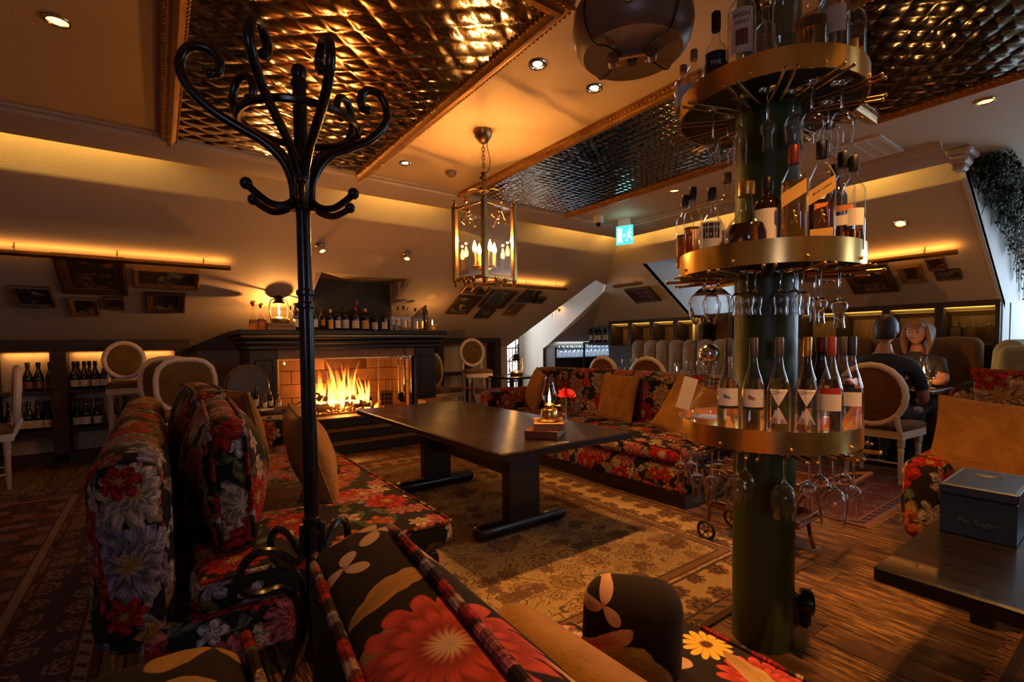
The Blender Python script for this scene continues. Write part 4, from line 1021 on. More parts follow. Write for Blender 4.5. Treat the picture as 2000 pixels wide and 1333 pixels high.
book('brown book on top of the stack under the mantel lantern', (bx+.01, 6.0, ZM+.043), .27, .19, .036, -.04, 'leather_tan')
hurricane('lit hurricane lantern on two books at the left of the mantel', (bx, 6.0, ZM+.080), 42, 1.0)
oil_lamp('small lit lantern at the right end of the mantel', (mx(840), 5.93, ZM), 6, .95, 'lantern')

# ------------------------------------------------------------------ low shelves either side
def shelf_unit(label, x0, x1, ztop, bays, shelf_z, mat='cab_wood', y0=7.0, y1=7.29):
    t = thing('wine_shelf', label, 'shelf', (x0, y0, 0))
    W = x1-x0; D = y1-y0
    obj('top_rail', MB().box(0, W, 0, D, ztop-.125, ztop, .004), M[mat], t, smooth=False)
    obj('back_panel', MB().box(0, W, D-.02, D, 0, ztop-.12), M['niche_pale'], t, smooth=False)
    xs = [0]
    for a, b in bays: xs += [a-x0, b-x0]
    xs.append(W)
    for i in range(0, len(xs), 2):
        if xs[i+1]-xs[i] > .005: obj('upright', MB().box(xs[i], xs[i+1], 0, D-.02, 0, ztop-.125, .003), M[mat], t, smooth=False)
    for zz in shelf_z: obj('shelf_board', MB().box(.01, W-.01, .01, D-.02, zz-.035, zz, .003), M[mat], t, smooth=False)
    obj('plinth', MB().box(0, W, 0, D-.02, 0, .06, .003), M[mat], t, smooth=False)
    for a, b in bays: strip('shelf_light', ((a+b)/2, y1-.06, ztop-.135), ((a+b)/2, y1-.01, .3), b-a-.06, .012, 1.6*(b-a), AMB)
    return t
shelf_unit('dark low wine shelf with lit back on the left under the pictures', -2.6, .31, 1.29, [(-2.0, -1.42), (-1.34, -.93), (-.80, .16)], [.75, .33])
shelf_unit('dark low lit shelf right of the fireplace behind the stools', 3.62, 4.85, 1.33, [(3.72, 4.22), (4.27, 4.72)], [.72])
G = 'wine bottles on the upper left shelf'
for k, px in enumerate([55, 76, 99, 146, 153, 166, 176, 187, 205, 222, 303, 318, 335]):
    p = onY(px, 745, 7.08 if k not in (4, 6) else 7.19)
    d = ['wine bottle left of the oval back bar stool, pale label', 'dark wine bottle']
    bottle('%s dark wine bottle from the left on the upper shelf under the pictures' % ORD[k], (p.x, p.y, .751), 'burgundy', .30, .042, 'green_glass', 'cap_black', [(.10, .34, 1.1, 'paper' if k > 2 else 'leather')], group=G, n=12, capz=.84)
G = 'wine bottles on the lower left shelf'
for k, (px, py) in enumerate([(18, 830), (40, 830), (56, 848), (74, 830), (94, 830), (150, 842), (168, 835), (190, 842), (220, 832), (245, 835)]):
    p = onY(px, 800, 7.1)
    bottle('%s dark wine bottle from the left on the lower shelf under the pictures' % ORD[k], (p.x, p.y, .331), 'burgundy', .31, .042, 'green_glass', 'cap_black', [(.10, .36, 1.1, 'paper')], group=G, n=12, capz=.84)

# ------------------------------------------------------------------ pictures on the slopes
def picture(slope, r, label, fw_=.035, gilt=False, seed=1, tone=(.3, .2, .1), depth=.035):
    """r: extent across the slope and plan range down the slope"""
    if slope == 'L':
        (x0, x1, y0, y1) = r; th = math.atan(.504); c = Vector(((x0+x1)/2, (y0+y1)/2, ZL(0, (y0+y1)/2))); h = (y1-y0)/math.cos(th); w_ = x1-x0
        X = Vector((1, 0, 0)); Z = Vector((0, -math.cos(th), math.sin(th)))
    else:
        (y0, y1, x0, x1) = r; th = math.atan(.644); c = Vector(((x0+x1)/2, (y0+y1)/2, ZR((x0+x1)/2, 0))); h = (x1-x0)/math.cos(th); w_ = y1-y0
        X = Vector((0, -1, 0)); Z = Vector((-math.cos(th), 0, math.sin(th)))
    Y = Z.cross(X)       # into the wall
    mm = Matrix((X, Y, Z)).transposed().to_4x4(); mm.translation = c
    t = bpy.data.objects.new('picture', None); COL.objects.link(t); t.matrix_world = mm
    tag(t, label, 'picture', 'framed pictures on the sloping walls')
    f = fw_
    for k in range(4):
        ax = k % 2; sg = 1 if k < 2 else -1; L_ = w_/2 if ax == 0 else h/2; D_ = h/2 if ax == 0 else w_/2; vs = []
        pr = [(0, -.002), (0, -depth*.7), (f*.25, -depth), (f*.6, -depth*.8), (f*.8, -depth*.65), (f, -depth*.35), (f, -.002)]
        for e in (-1, 1):
            for d, yy in pr:
                u = e*(L_-d); v = sg*(D_-d); vs.append((u, yy, v) if ax == 0 else (v, yy, u))
        n = len(pr)
        obj('frame_side', MB().add(vs, [(i, i+1, n+i+1, n+i) for i in range(n-1)]), M['gilt'] if gilt else M['frame_dark'], t, angle=25, weld=True)
    if f > .03: obj('inner_slip', MB().box(-w_/2+f-.002, w_/2-f+.002, -.014, -.004, -h/2+f-.002, -h/2+f+.006).box(-w_/2+f-.002, w_/2-f+.002, -.014, -.004, h/2-f-.006, h/2-f+.002).box(-w_/2+f-.002, -w_/2+f+.006, -.014, -.004, -h/2+f, h/2-f).box(w_/2-f-.006, w_/2-f+.002, -.014, -.004, -h/2+f, h/2-f), M['gilt'], t, smooth=False)
    obj('canvas', MB().box(-w_/2+f, w_/2-f, -.008, -.001, -h/2+f, h/2-f), painting('painting', seed, tone), t, smooth=False)
    return t
P = [((-.70, -.22, 5.58, 6.13), 'largest dark painting in a wide dark frame on the left slope', .075, False, PAINT_C[0]), ((-.17, .36, 5.70, 5.98), 'long dark landscape painting in a gilt frame on the left slope', .04, True, PAINT_C[2]),
     ((-.09, .25, 6.07, 6.41), 'dark picture below the long landscape on the left slope', .06, False, PAINT_C[3]), ((-.68, -.46, 6.21, 6.5), 'small gilt framed print under the largest painting', .04, True, PAINT_C[3]),
     ((-.42, -.26, 6.18, 6.37), 'smallest dark framed picture under the largest painting', .03, False, PAINT_C[4]), ((-1.04, -.78, 6.06, 6.36), 'dark picture farthest left with a pale figure', .025, False, PAINT_C[3]),
     ((3.37, 3.74, 5.85, 6.28), 'dark framed picture leftmost of the cluster right of the fireplace', .055, False, PAINT_C[1]), ((3.82, 4.25, 5.67, 6.10), 'largest picture of the cluster right of the fireplace', .07, False, PAINT_C[3]),
     ((4.38, 4.65, 5.60, 5.91), 'dark plain framed picture below the picture light end, right of the fireplace', .025, False, PAINT_C[2]), ((4.69, 4.88, 5.77, 5.92), 'smallest picture at the right edge of the fireplace cluster', .025, False, PAINT_C[0]),
     ((4.38, 4.62, 5.99, 6.28), 'gilt framed picture lower right of the fireplace cluster', .045, True, PAINT_C[1]), ((3.91, 4.17, 6.14, 6.38), 'dark picture with a pale bird under the largest of the fireplace cluster', .03, False, PAINT_C[3]),
     ((3.34, 3.51, 5.62, 5.77), 'small top left picture behind the lantern, right of the fireplace', .03, True, PAINT_C[4]), ((3.55, 3.73, 5.63, 5.78), 'small picture second in the top row behind the lantern', .03, False, PAINT_C[4])]
for k, (r, lab, f, g, tone) in enumerate(P): picture('L', r, lab, f, g, k+1, tone)
P = [((4.65, 5.12, 5.90, 6.20), 'dark framed flower painting left of the dormer on the right slope', .03, False, (.32, .14, .12)), ((1.77, 2.18, 5.96, 6.37), 'large dark portrait in a black frame behind the glass column', .05, False, (.42, .3, .2)),
     ((1.52, 1.71, 6.04, 6.27), 'gilt framed small portrait on the right slope', .045, True, PAINT_C[1]), ((1.33, 1.47, 5.97, 6.13), 'small black framed red flower picture on the right slope', .018, False, (.35, .08, .06)),
     ((1.25, 1.44, 6.15, 6.27), 'small low black framed landscape on the right slope', .022, False, (.14, .15, .08))]
for k, (r, lab, f, g, tone) in enumerate(P): picture('R', r, lab, f, g, k+21, tone)
def picture_light(slope, a0, a1, at, label, power):
    t = thing('picture_light', label, 'picture light', (0, 0, 0)); off = .075
    if slope == 'L':
        th = math.atan(.504); nv = Vector((0, -math.sin(th), -math.cos(th))); c = Vector((0, at, ZL(0, at)))+nv*off
        p0 = Vector((a0, c.y, c.z)); p1 = Vector((a1, c.y, c.z)); ax = Vector((1, 0, 0)); al = 'X'
    else:
        th = math.atan(.644); nv = Vector((-math.sin(th), 0, -math.cos(th))); c = Vector((at, 0, ZR(at, 0)))+nv*off
        p0 = Vector((c.x, a0, c.z)); p1 = Vector((c.x, a1, c.z)); ax = Vector((0, 1, 0)); al = 'Y'
    dn = nv.cross(ax).normalized()
    if dn.z > 0: dn = -dn
    vs = []
    for p in (p0, p1):
        for u, v in ((-.02, -.006), (.02, -.006), (.02, .022), (-.02, .022)): vs.append(p+dn*u+nv*v)
    obj('bar', MB().add(vs, [(0, 1, 5, 4), (1, 2, 6, 5), (2, 3, 7, 6), (3, 0, 4, 7), (0, 3, 2, 1), (4, 5, 6, 7)]), M['old_brass'], t, smooth=False)
    n = max(2, int((a1-a0)/.75)+1)
    for i in range(n):
        q = p0+(p1-p0)*((i+.35)/(n-.3)) - dn*.03
        obj('bracket', MB().tube([q+dn*.03, q-dn*.0-nv*(off-.005)], .005, 6).tube([q-nv*.02, q-nv*.02-dn*.05+nv*.02], .004, 6), M['old_brass'], t)
    mid = (p0+p1)/2-nv*.012
    strip('picture_strip_light', mid, mid-nv*.1, abs(a1-a0)-.04, .012, power, (1, .40, .08), al)
picture_light('L', -2.4, .60, 5.52, 'long brass picture light bar over the left pictures', 4.5)
picture_light('L', 3.45, 4.96, 5.46, 'brass picture light bar over the pictures right of the fireplace', 2.8)
picture_light('R', 1.2, 2.35, 5.87, 'brass picture light bar over the portraits on the right slope', 2.4)
picture_light('R', 4.62, 5.16, 5.75, 'short unlit picture light bar over the flower painting', .05)
# small adjustable spots on the back slope
for x, y, lab in ((1.36, 5.16, 'small round wall spot on the slope left of the mantel niche'), (2.30, 5.15, 'small round wall spot on the slope right of the mantel niche')):
    t = thing('wall_spot', lab, 'spotlight', (x, y, ZL(0, y)))
    th = math.atan(.504); nv = Vector((0, -math.sin(th), -math.cos(th)))
    obj('rose', MB().lathe([(.045, 0), (.045, .008), (.035, .016)], 16, axis=nv), M['silver'], t)
    obj('head', MB().lathe([(.028, .015), (.036, .03), (.036, .075), (.030, .078)], 16, axis=(nv+Vector((.25*(1 if x < 2 else -1), -.1, -.2))).normalized()), M['silver'], t)
    obj('lens', MB().lathe([(.028, .0785), (.026, .080)], 14, axis=(nv+Vector((.25*(1 if x < 2 else -1), -.1, -.2))).normalized()), M['spot_dim'], t)
# ------------------------------------------------------------------ chairs and stools
def oval_chair(label, loc, rz, w=.46, seat=.46, top=1.0, ow=.48, oh=.54, velvet_='chair_velvet', p=2.0, group='cream oval back chairs', stool=False, name='oval_back_chair'):
    """front looks along +Y, oval back at -Y"""
    t = thing(name, label, 'stool' if stool else 'chair', loc, rz, group)
    d = w*.94
    def outline(y, s, z0, dz=0):
        pts = []
        for i in range(20):
            a = 2*PI*i/20; c, q = math.cos(a), math.sin(a); k = (abs(c)**p+abs(q)**p)**(-1/p); pts.append((s*ow/2*c*k, y, z0+s*oh/2*q*k))
        return pts
    zc = top-oh/2; yb = -d/2-.015
    fr = MB(); P_ = outline(yb, .90, zc)
    fr.tube([(x, y-.10*(z-seat)*.55, z) for x, y, z in P_], .026, 8, True)
    obj('back_frame', fr, M['chair_paint'], t)
    vs = []; n = 20
    for s, yo in ((.0, .028), (.5, .026), (.86, .012), (.86, -.014), (.5, -.020), (0, -.022)):
        for x, y, z in outline(yb, max(s, .001), zc): vs.append((x, y+yo-.10*(z-seat)*.55, z))
    obj('back_pad', MB().add(vs, [(k*n+i, (k+1)*n+i, (k+1)*n+(i+1) % n, k*n+(i+1) % n) for k in range(5) for i in range(n)]), M[velvet_], t)
    for sg in (-1, 1):
        obj('back_post', MB().tube(smooth_path([(sg*w*.40, -d/2+.02, seat-.06), (sg*w*.37, yb-.01, seat+.03), (sg*ow*.35, yb-.03, zc-oh*.30)]), .019, 8), M['chair_paint'], t)
    sp = [(w/2, d/2-.02), (w*.35, d/2), (-w*.35, d/2), (-w/2, d/2-.02), (-w*.42, -d/2), (w*.42, -d/2)]
    obj('seat_rail', MB().prism(sp[::-1] if False else sp, seat-.085, seat-.025), M['chair_paint'], t, smooth=False)
    s2 = MB(); vs = []
    for k, (sc_, z) in enumerate([(.97, seat-.025), (1.0, seat-.012), (.99, seat+.012), (.9, seat+.030), (.6, seat+.040), (.0, seat+.044)]):
        for x, y in sp: vs.append((x*max(sc_, .001), y*max(sc_, .001), z))
    s2.add(vs, [(k*6+i, k*6+(i+1) % 6, (k+1)*6+(i+1) % 6, (k+1)*6+i) for k in range(5) for i in range(6)])
    obj('seat', s2, M[velvet_], t, angle=80)
    h = seat-.085
    pr = [(.013, 0), (.016, .02), (.013, .035), (.017, .05), (.020, h-.11), (.024, h-.09), (.017, h-.075), (.027, h-.06), (.027, h)]
    lm = MB().lathe(pr, 10).mesh('leg', M['chair_paint'], True, 35)
    for sx, sy in ((1, 1), (-1, 1), (1, -1), (-1, -1)):
        obj('leg', lm, None, t, (sx*(w/2-.045 if sy > 0 else w*.38), sy*(d/2-.045), 0))
    if stool:
        for sx in (-1, 1): obj('stretcher', MB().tube([(sx*w*.40, -d/2+.05, .27), (sx*(w/2-.045), d/2-.05, .27)], .011, 6), M['chair_paint'], t)
        obj('stretcher', MB().tube([(-w*.42, d/2-.05, .22), (w*.42, d/2-.05, .22)], .012, 6), M['chair_paint'], t)
    else:
        for sx in (-1, 1): obj('stretcher', MB().tube([(sx*w*.38, -d/2+.05, .13), (sx*(w/2-.045), d/2-.05, .13)], .010, 6), M['chair_paint'], t)
        obj('stretcher', MB().tube([(-w*.41, 0, .13), (w*.41, 0, .13)], .010, 6), M['chair_paint'], t)
    return t
oval_chair('cream oval back chair with brown back, where the man in navy sits', (5.02, 1.50, .011), -PI/2, .50, .46, 1.0, .52, .54, 'chair_brown')
oval_chair('cream round back dining chair left of the other, at the glass set table', (5.02, 4.47, 0), -PI/2-.05, .50, .46, 1.02, .54, .50, 'chair_brown')
oval_chair('cream round back dining chair right of the other, at the glass set table', (5.02, 3.78, 0), -PI/2+.05, .50, .46, 1.02, .54, .50, 'chair_brown')
oval_chair('cream bar stool with oval back beside the left wine shelf', (-.28, 6.62, 0), PI+.12, .38, .80, 1.27, .38, .42, group='cream oval back bar stools', stool=True, name='bar_stool')
oval_chair('cream bar stool with olive oval back right of the fireplace', (3.86, 6.22, 0), PI-.25, .40, .78, 1.28, .40, .44, group='cream oval back bar stools', stool=True, name='bar_stool')
oval_chair('cream chair with squarish olive back, behind the far end of the left sofa', (.24, 5.45, 0), PI+.1, .52, .56, 1.10, .54, .54, p=3.0)
oval_chair('cream chair mostly hidden behind the squarish back chair', (.06, 5.78, 0), PI-.1, .52, .56, 1.11, .54, .54, p=3.0)
oval_chair('cream armless chair with olive back against the fireplace right side', (3.42, 6.55, 0), PI+.15, .52, .50, 1.09, .52, .60, p=2.5)
oval_chair('cream chair cut off by the left edge of the picture', (-1.30, 6.0, 0), PI/2+.2, .52, .50, 1.06, .54, .58, p=2.5)
# dark bamboo style chair in the passage
t = thing('spindle_chair', 'dark spindle back chair standing at the mouth of the passage', 'chair', (5.45, 7.75, 0), .3)
for x, y, h in ((-.19, -.19, 1.18), (.19, -.19, 1.18), (-.19, .19, .46), (.19, .19, .46)): obj('leg', MB().lathe([(.016, 0), (.016, h*.3), (.021, h*.31), (.016, h*.32), (.016, h*.7), (.021, h*.71), (.016, h*.72), (.017, h)], 8, (x, y, 0)), M['frame_dark'], t)
obj('seat', MB().box(-.21, .21, -.21, .21, .44, .475, .012), M['frame_dark'], t, smooth=False)
for z in (.60, .85, 1.10): obj('rail', MB().tube([(-.19, -.19, z), (.19, -.19, z)], .012, 6), M['frame_dark'], t)
for x in (-.10, 0, .10): obj('spindle', MB().tube([(x, -.19, .60), (x, -.19, 1.10)], .008, 6), M['frame_dark'], t)
t = thing('side_table', 'small dark wooden table under the lantern near the passage', 'table', (4.16, 5.62, 0))
obj('table_top', MB().box(-.30, .30, -.28, .28, .695, .725, .005), M['black_wood'], t, smooth=False)
for x in (-.25, .25):
    for y in (-.23, .23): obj('leg', MB().box(x-.022, x+.022, y-.022, y+.022, 0, .695), M['black_wood'], t, smooth=False)
hurricane('lit hurricane lantern on the small dark table near the passage', (4.13, 5.58, .726), 6, 1.02)

# ------------------------------------------------------------------ coat stand
cs = thing('coat_stand', 'black bentwood coat stand with scrolled hooks in front of the left sofa', 'coat stand', (.335, 1.43, 0))
obj('pole', MB().lathe([(.020, .30), (.021, .66), (.026, .665), (.026, .675), (.021, .68), (.021, .70), (.026, .705), (.026, .715), (.0205, .72), (.0195, 1.30), (.0245, 1.305), (.0245, 1.315), (.0195, 1.32), (.0195, 1.335), (.0245, 1.34), (.0245, 1.35), (.019, 1.355), (.0185, 1.90), (.023, 1.905), (.023, 1.915), (.016, 1.925), (.021, 1.94), (.018, 1.955), (.004, 1.965)], 16), M['iron'], cs)
ARM = [(.022, 1.57), (.024, 1.635), (.045, 1.69), (.095, 1.732), (.16, 1.762), (.225, 1.796), (.275, 1.842), (.290, 1.888), (.268, 1.930), (.225, 1.936), (.198, 1.912), (.202, 1.882), (.220, 1.878)]
for k, (deg, zs, rs) in enumerate([(203, 1.06, .95), (272, .97, .95), (307, .93, .95), (33, 1.02, .84), (72, 1.06, .80), (161, 1.08, .82)]):
    th = math.radians(deg); ca, sa = .809*math.cos(th)+.588*math.sin(th), -.588*math.cos(th)+.809*math.sin(th)
    A = [(r*rs if r > .05 else r, 1.57+(z-1.57)*zs) for r, z in ARM]
    obj('upper_hook', MB().tube(smooth_path([(r*ca, r*sa, z) for r, z in A]), [.0118]*41+[.0118-.0004*i for i in range(8)], 10).ball((A[-1][0]*ca, A[-1][0]*sa, A[-1][1]), .013, 10), M['iron'], cs)
    a = .80+k*PI/3
    HK = [(.018, 1.60), (.05, 1.575), (.09, 1.572), (.125, 1.59), (.145, 1.605)]; a += PI/6
    ca, sa = math.cos(a), math.sin(a)
    obj('small_hook', MB().tube(smooth_path([(r*ca, r*sa, z) for r, z in HK]), .0095, 8).ball((.148*ca, .148*sa, 1.608), .0155, 10), M['iron'], cs)
obj('hoop', MB().tube([(.150*math.cos(i*PI/16), .150*math.sin(i*PI/16), 1.80) for i in range(32)], .0105, 8, True), M['iron'], cs)
for k in range(6):
    a = .80+k*PI/3; obj('hoop_strut', MB().tube([(.15*math.cos(a), .15*math.sin(a), 1.80), (.15*math.cos(a), .15*math.sin(a), 1.80)], .008, 6), M['iron'], cs)
LEG = [(.024, .70), (.028, .62), (.05, .60), (.10, .645), (.15, .655), (.185, .62), (.180, .565), (.14, .545), (.085, .54), (.045, .48), (.05, .36), (.12, .20), (.21, .07), (.255, .012)]
for k in range(5):
    a = .75+k*2*PI/5; ca, sa = math.cos(a), math.sin(a)
    obj('bent_leg', MB().tube(smooth_path([(r*ca, r*sa, z) for r, z in LEG]), .0115, 8), M['iron'], cs)
obj('floor_ring', MB().tube([(.20*math.cos(i*PI/16), .20*math.sin(i*PI/16), .085) for i in range(32)], .009, 6, True), M['iron'], cs)

# ------------------------------------------------------------------ sofas
def piping(pts, parent, r=.008, closed=False, mat='piping'):
    m = MB().tube(pts, r, 8, closed)
    n = 8; L = 0; P_ = [Vector(p) for p in pts]; ln = [0]
    for i in range(1, len(P_)): ln.append(ln[-1]+(P_[i]-P_[i-1]).length)
    k = len(P_); q = 0
    for i in range(k if closed else k-1):
        for j in range(n):
            l2 = ln[i+1] if i+1 < k else ln[-1]+.02
            m.uv[q] = [(ln[i], .03+j*.002), (ln[i], .03+j*.002+.002), (l2, .03+j*.002+.002), (l2, .03+j*.002)]; q += 1
    return obj('piping', m, M[mat], parent)
def sofa(label, parts, feet, fab='floral', pipes=()):
    t = thing('sofa', label, 'sofa', (0, 0, 0), 0, 'floral velvet sofas')
    for nm, b, r, bl in parts:
        x0, x1, y0, y1, z0, z1 = b
        obj(nm, MB().soft((x0+x1)/2, (y0+y1)/2, (z0+z1)/2, x1-x0, y1-y0, z1-z0, r, bl), M[fab], t, weld=True, angle=60)
    for x, y in feet: obj('foot', MB().lathe([(.018, 0), (.03, .04), (.024, .10), (.032, .16)], 10, (x, y, 0)), M['black_wood'], t)
    for pp in pipes: piping(pp, t)
    return t
sofa('floral sofa on the left behind the coat stand, its near end towards us', [('base', (-.08, .94, 1.80, 3.95, .15, .34), .05, (0, 0, 0)), ('seat_cushion', (.06, 1.0, 1.79, 2.88, .33, .455), .055, (.01, .01, .022)), ('seat_cushion', (.06, 1.0, 2.89, 3.96, .33, .455), .055, (.01, .01, .022)),
    ('backrest', (-.19, .02, 1.80, 3.98, .26, .885), .095, (0, .015, .01)), ('far_arm', (-.05, .9, 3.97, 4.14, .15, .66), .07, (0, .01, .01))], [(0, 1.9), (.86, 1.9), (0, 4.0), (.86, 4.0)],
    pipes=[[(.98, 1.83+i*.2, .45) for i in range(11)], [(.08+i*.1, 1.797, .452) for i in range(10)]])
sofa('nearest floral sofa below us, seen over its back', [('base', (-.02, 1.06, -.75, .94, .15, .33), .05, (0, 0, 0)), ('seat_cushion', (.15, 1.13, -.75, .80, .32, .465), .055, (.01, .01, .02)), ('backrest', (-.16, .10, -.8, .80, .28, .815), .09, (0, .01, .02)),
    ('far_arm', (.05, .90, .78, .97, .15, .47), .07, (0, .01, .015))], [(0, .9), (1.0, .9)], 'floral_c', pipes=[[(1.115, -.7+i*.16, .455) for i in range(10)], [(.085, .76-i*.15, .795-.0*i) for i in range(10)], [(.12+i*.085, .775, .462) for i in range(9)]])
sofa('long floral sofa along the far side of the table', [('base', (2.95, 3.9, 2.02, 4.62, .10, .32), .04, (0, 0, 0)), ('seat_cushion', (2.92, 3.72, 2.02, 3.3, .31, .44), .055, (.01, .01, .02)), ('seat_cushion', (2.92, 3.72, 3.31, 4.6, .31, .44), .055, (.01, .01, .02)),
    ('backrest', (3.66, 3.96, 2.0, 4.68, .25, .90), .10, (0, .015, .015)), ('far_arm', (2.98, 3.9, 4.58, 4.78, .10, .66), .08, (0, .01, .01))], [(3.0, 2.1), (3.0, 4.6)], 'floral_b', pipes=[[(2.935, 2.05+i*.25, .435) for i in range(11)]])
sofa('floral sofa at the right beyond the low black table', [('base', (3.22, 4.15, -1.2, .86, .12, .34), .05, (0, 0, 0)), ('seat_cushion', (3.18, 3.95, -1.2, .72, .33, .46), .055, (.01, .01, .02)), ('backrest', (3.86, 4.15, -1.2, .84, .25, .93), .10, (0, .01, .015)),
    ('far_arm', (3.20, 4.1, .68, .88, .12, .56), .08, (0, .01, .01))], [(3.3, .8)], 'floral_c', pipes=[[(3.19, -.9+i*.16, .45) for i in range(10)]])
sk = MB().box(2.985, 3.9, 2.04, 4.7, .0, .10)
near = [o for o in bpy.data.objects if o.get('label', '').startswith('nearest floral sofa')][0]
seat_print = placed_floral('near_seat_print', [('daisy', 1.045, .655, .062, .2, (.66, .40, .05), (.6, .3, .04)), ('dahlia', 1.02, .50, .10, 0, (.45, .05, .03), (.5, .2, .1)), ('leaf', 1.06, .62, .18, 1.9, (.4, .25, .08), (.3, .15, .05)), ('lobes', .90, .70, .09, 1, (.5, .3, .2), (.4, .1, .06)), ('lily', 1.0, .36, .08, 0, (.5, .35, .25), (.4, .2, .1))], (.014, .008, .006))
back_print = placed_floral('near_back_print', [('lobes', .045, .745, .085, .5, (.46, .26, .06), (.34, .18, .04)), ('lobes', .05, .61, .085, 1.7, (.46, .26, .06), (.34, .18, .04)), ('leaf', -.06, .70, .16, 2.6, (.42, .23, .05), (.3, .16, .04)), ('dahlia', -.10, .48, .10, 0, (.45, .08, .03), (.5, .2, .1))], (.020, .011, .006))
for c in near.children:
    if c.name.startswith('seat_cushion'): c.data.materials[0] = seat_print
    if c.name.startswith('backrest'): c.data.materials[0] = back_print
tag(obj('sofa_plinth', sk, M['black_wood'], None, smooth=False), 'black plinth under the long floral sofa', 'plinth')
def cushion(label, loc, w_, h_, t_, rot, mat, seed, group, pipe=None):
    t = thing('cushion', label, 'cushion', loc, 0, group, rot)
    obj('cover', MB().pillow(w_, h_, t_, 18, .07, 0, None, seed), M[mat], t, weld=True, angle=180)
    pts = []
    for i in range(40):
        s = i/40*4; e = int(s); f = math.sin(PI/2*((s-e)*2-1)); u, v = [(f, -1), (1, f), (-f, 1), (-1, -f)][e]
        pts.append((w_/2*u*(1-.07*(1-v*v)), 0, h_/2*v*(1-.07*(1-u*u))))
    obj('seam', MB().tube(pts, .005, 6, True), M[mat], t)
    return t
GT = 'amber velvet cushions on the sofas'; GF = 'floral cushions on the sofas'
cushion('amber velvet cushion leaning in the middle of the left sofa', (.60, 2.56, .665), .60, .46, .20, (-.30, 0, -PI/2-.12+PI), 'tan_velvet', 1, GT)
cushion('amber velvet cushion at the far end of the left sofa', (.42, 3.55, .70), .48, .46, .17, (-.25, 0, PI/2+.25), 'tan_velvet', 2, GT)
cushion('amber velvet cushion at the far end of the long sofa', (3.50, 4.36, .66), .50, .46, .17, (-.28, .12, -PI/2-.5), 'tan_velvet', 3, GT)
cushion('amber velvet cushion in the middle of the long sofa', (3.56, 3.18, .66), .48, .46, .17, (-.25, 0, -PI/2-.1), 'tan_velvet', 4, GT)
cushion('amber velvet cushion at the near end of the long sofa behind the column', (3.42, 2.30, .64), .46, .48, .16, (-.42, .35, -PI/2+.15), 'tan_velvet', 5, GT)
cushion('large amber velvet cushion on the right sofa by the blue box', (3.46, .50, .64), .62, .47, .19, (-.36, .06, -PI/2-.02), 'tan_velvet', 6, GT)
cushion('floral cushion behind the large amber cushion on the right sofa', (3.78, .40, .78), .62, .50, .20, (-.2, 0, -PI/2+.1), 'floral_c', 7, GF)
t = thing('cushion', 'amber velvet cushion leaning on the nearest sofa beside the big floral cushion', 'cushion', (.535, .34, .545), 0, GT, (-.03, -.42, -.06))
obj('cover', MB().soft(0, 0, 0, .13, .84, .36, .055, (.05, .03, .03)), M['tan_velvet'], t, weld=True, angle=180)
def box_cushion(label, loc, sx, sy, sz, rot, mat, group):
    t = thing('cushion', label, 'cushion', loc, 0, group, rot)
    obj('cover', MB().soft(0, 0, 0, sx, sy, sz, .045, (.10, .02, .02)), mat, t, weld=True, angle=180)
    for sg in (-1, 1):
        pts = []; n = 48; x = sg*(sx/2-.012)
        for i in range(n):
            a = 2*PI*i/n; c, s = math.cos(a), math.sin(a); k = (abs(c)**7+abs(s)**7)**(-1/7); pts.append((x+.0*k, (sy/2+.004)*c*k*(1.0), (sz/2+.006)*s*k))
        piping(pts, t, .0085, True)
    return t
box_cushion('near floral boxed back cushion standing on the left sofa', (.215, 2.42, .70), .13, .92, .48, (0, -.06, -.04), M['floral_b'], GF)
box_cushion('far floral boxed back cushion standing on the left sofa', (.20, 3.38, .715), .14, .90, .50, (0, -.04, .05), M['floral'], GF)
big = placed_floral('big_floral_print', [
  ('leaf', -.07, .20, .17, -.4, (.40, .20, .05), (.28, .14, .03)), ('leaf', -.085, .13, .16, -.05, (.36, .18, .04), (.3, .15, .04)), ('lily', -.125, -.02, .085, .4, (.46, .10, .03), (.50, .27, .1)),
  ('dahlia', .03, .07, .118, .3, (.52, .065, .038), (.58, .38, .20)), ('lobes', -.03, .36, .052, .9, (.56, .36, .22), (.45, .26, .13)), ('lobes', .045, .445, .058, 2.2, (.56, .36, .22), (.48, .28, .14)),
  ('leaf', .12, .30, .10, -2.2, (.48, .26, .17), (.4, .2, .1)), ('lobes', .155, .37, .05, 1.2, (.5, .3, .22), (.42, .2, .12)), ('lily', .10, .40, .045, .4, (.55, .30, .24), (.5, .06, .03)), ('leaf', .13, .06, .13, .9, (.55, .32, .10), (.5, .28, .08)),
  ('leaf', -.04, .47, .09, -.5, (.50, .06, .03), (.6, .3, .2)), ('dahlia', .02, -.30, .13, 0, (.55, .30, .22), (.5, .05, .03))], (.016, .009, .005))
bc = box_cushion('big boxed floral cushion with a red dahlia nearest to us', (.290, .42, .625), .165, 1.02, .43, (.035, -.30, -.11), big, GF)
near_arm = placed_floral('small_cushion_print', [('broad', -.11, -.015, .20, .30, (.42, .29, .08), (.26, .19, .06)), ('leaf', -.12, -.02, .13, -.5, (.50, .26, .18), (.45, .08, .05)), ('lobes', -.07, .085, .05, .8, (.5, .28, .19), (.5, .1, .06))], (.014, .008, .005), (0, 2))
t = thing('cushion', 'small dark floral cushion with an olive leaf at the far end of the nearest sofa', 'cushion', (.845, .715, .535), 0, GF, (-.08, .05, -.75))
obj('cover', MB().soft(0, 0, 0, .22, .12, .24, .055, (.0, .015, .012)), near_arm, t, weld=True, angle=180)

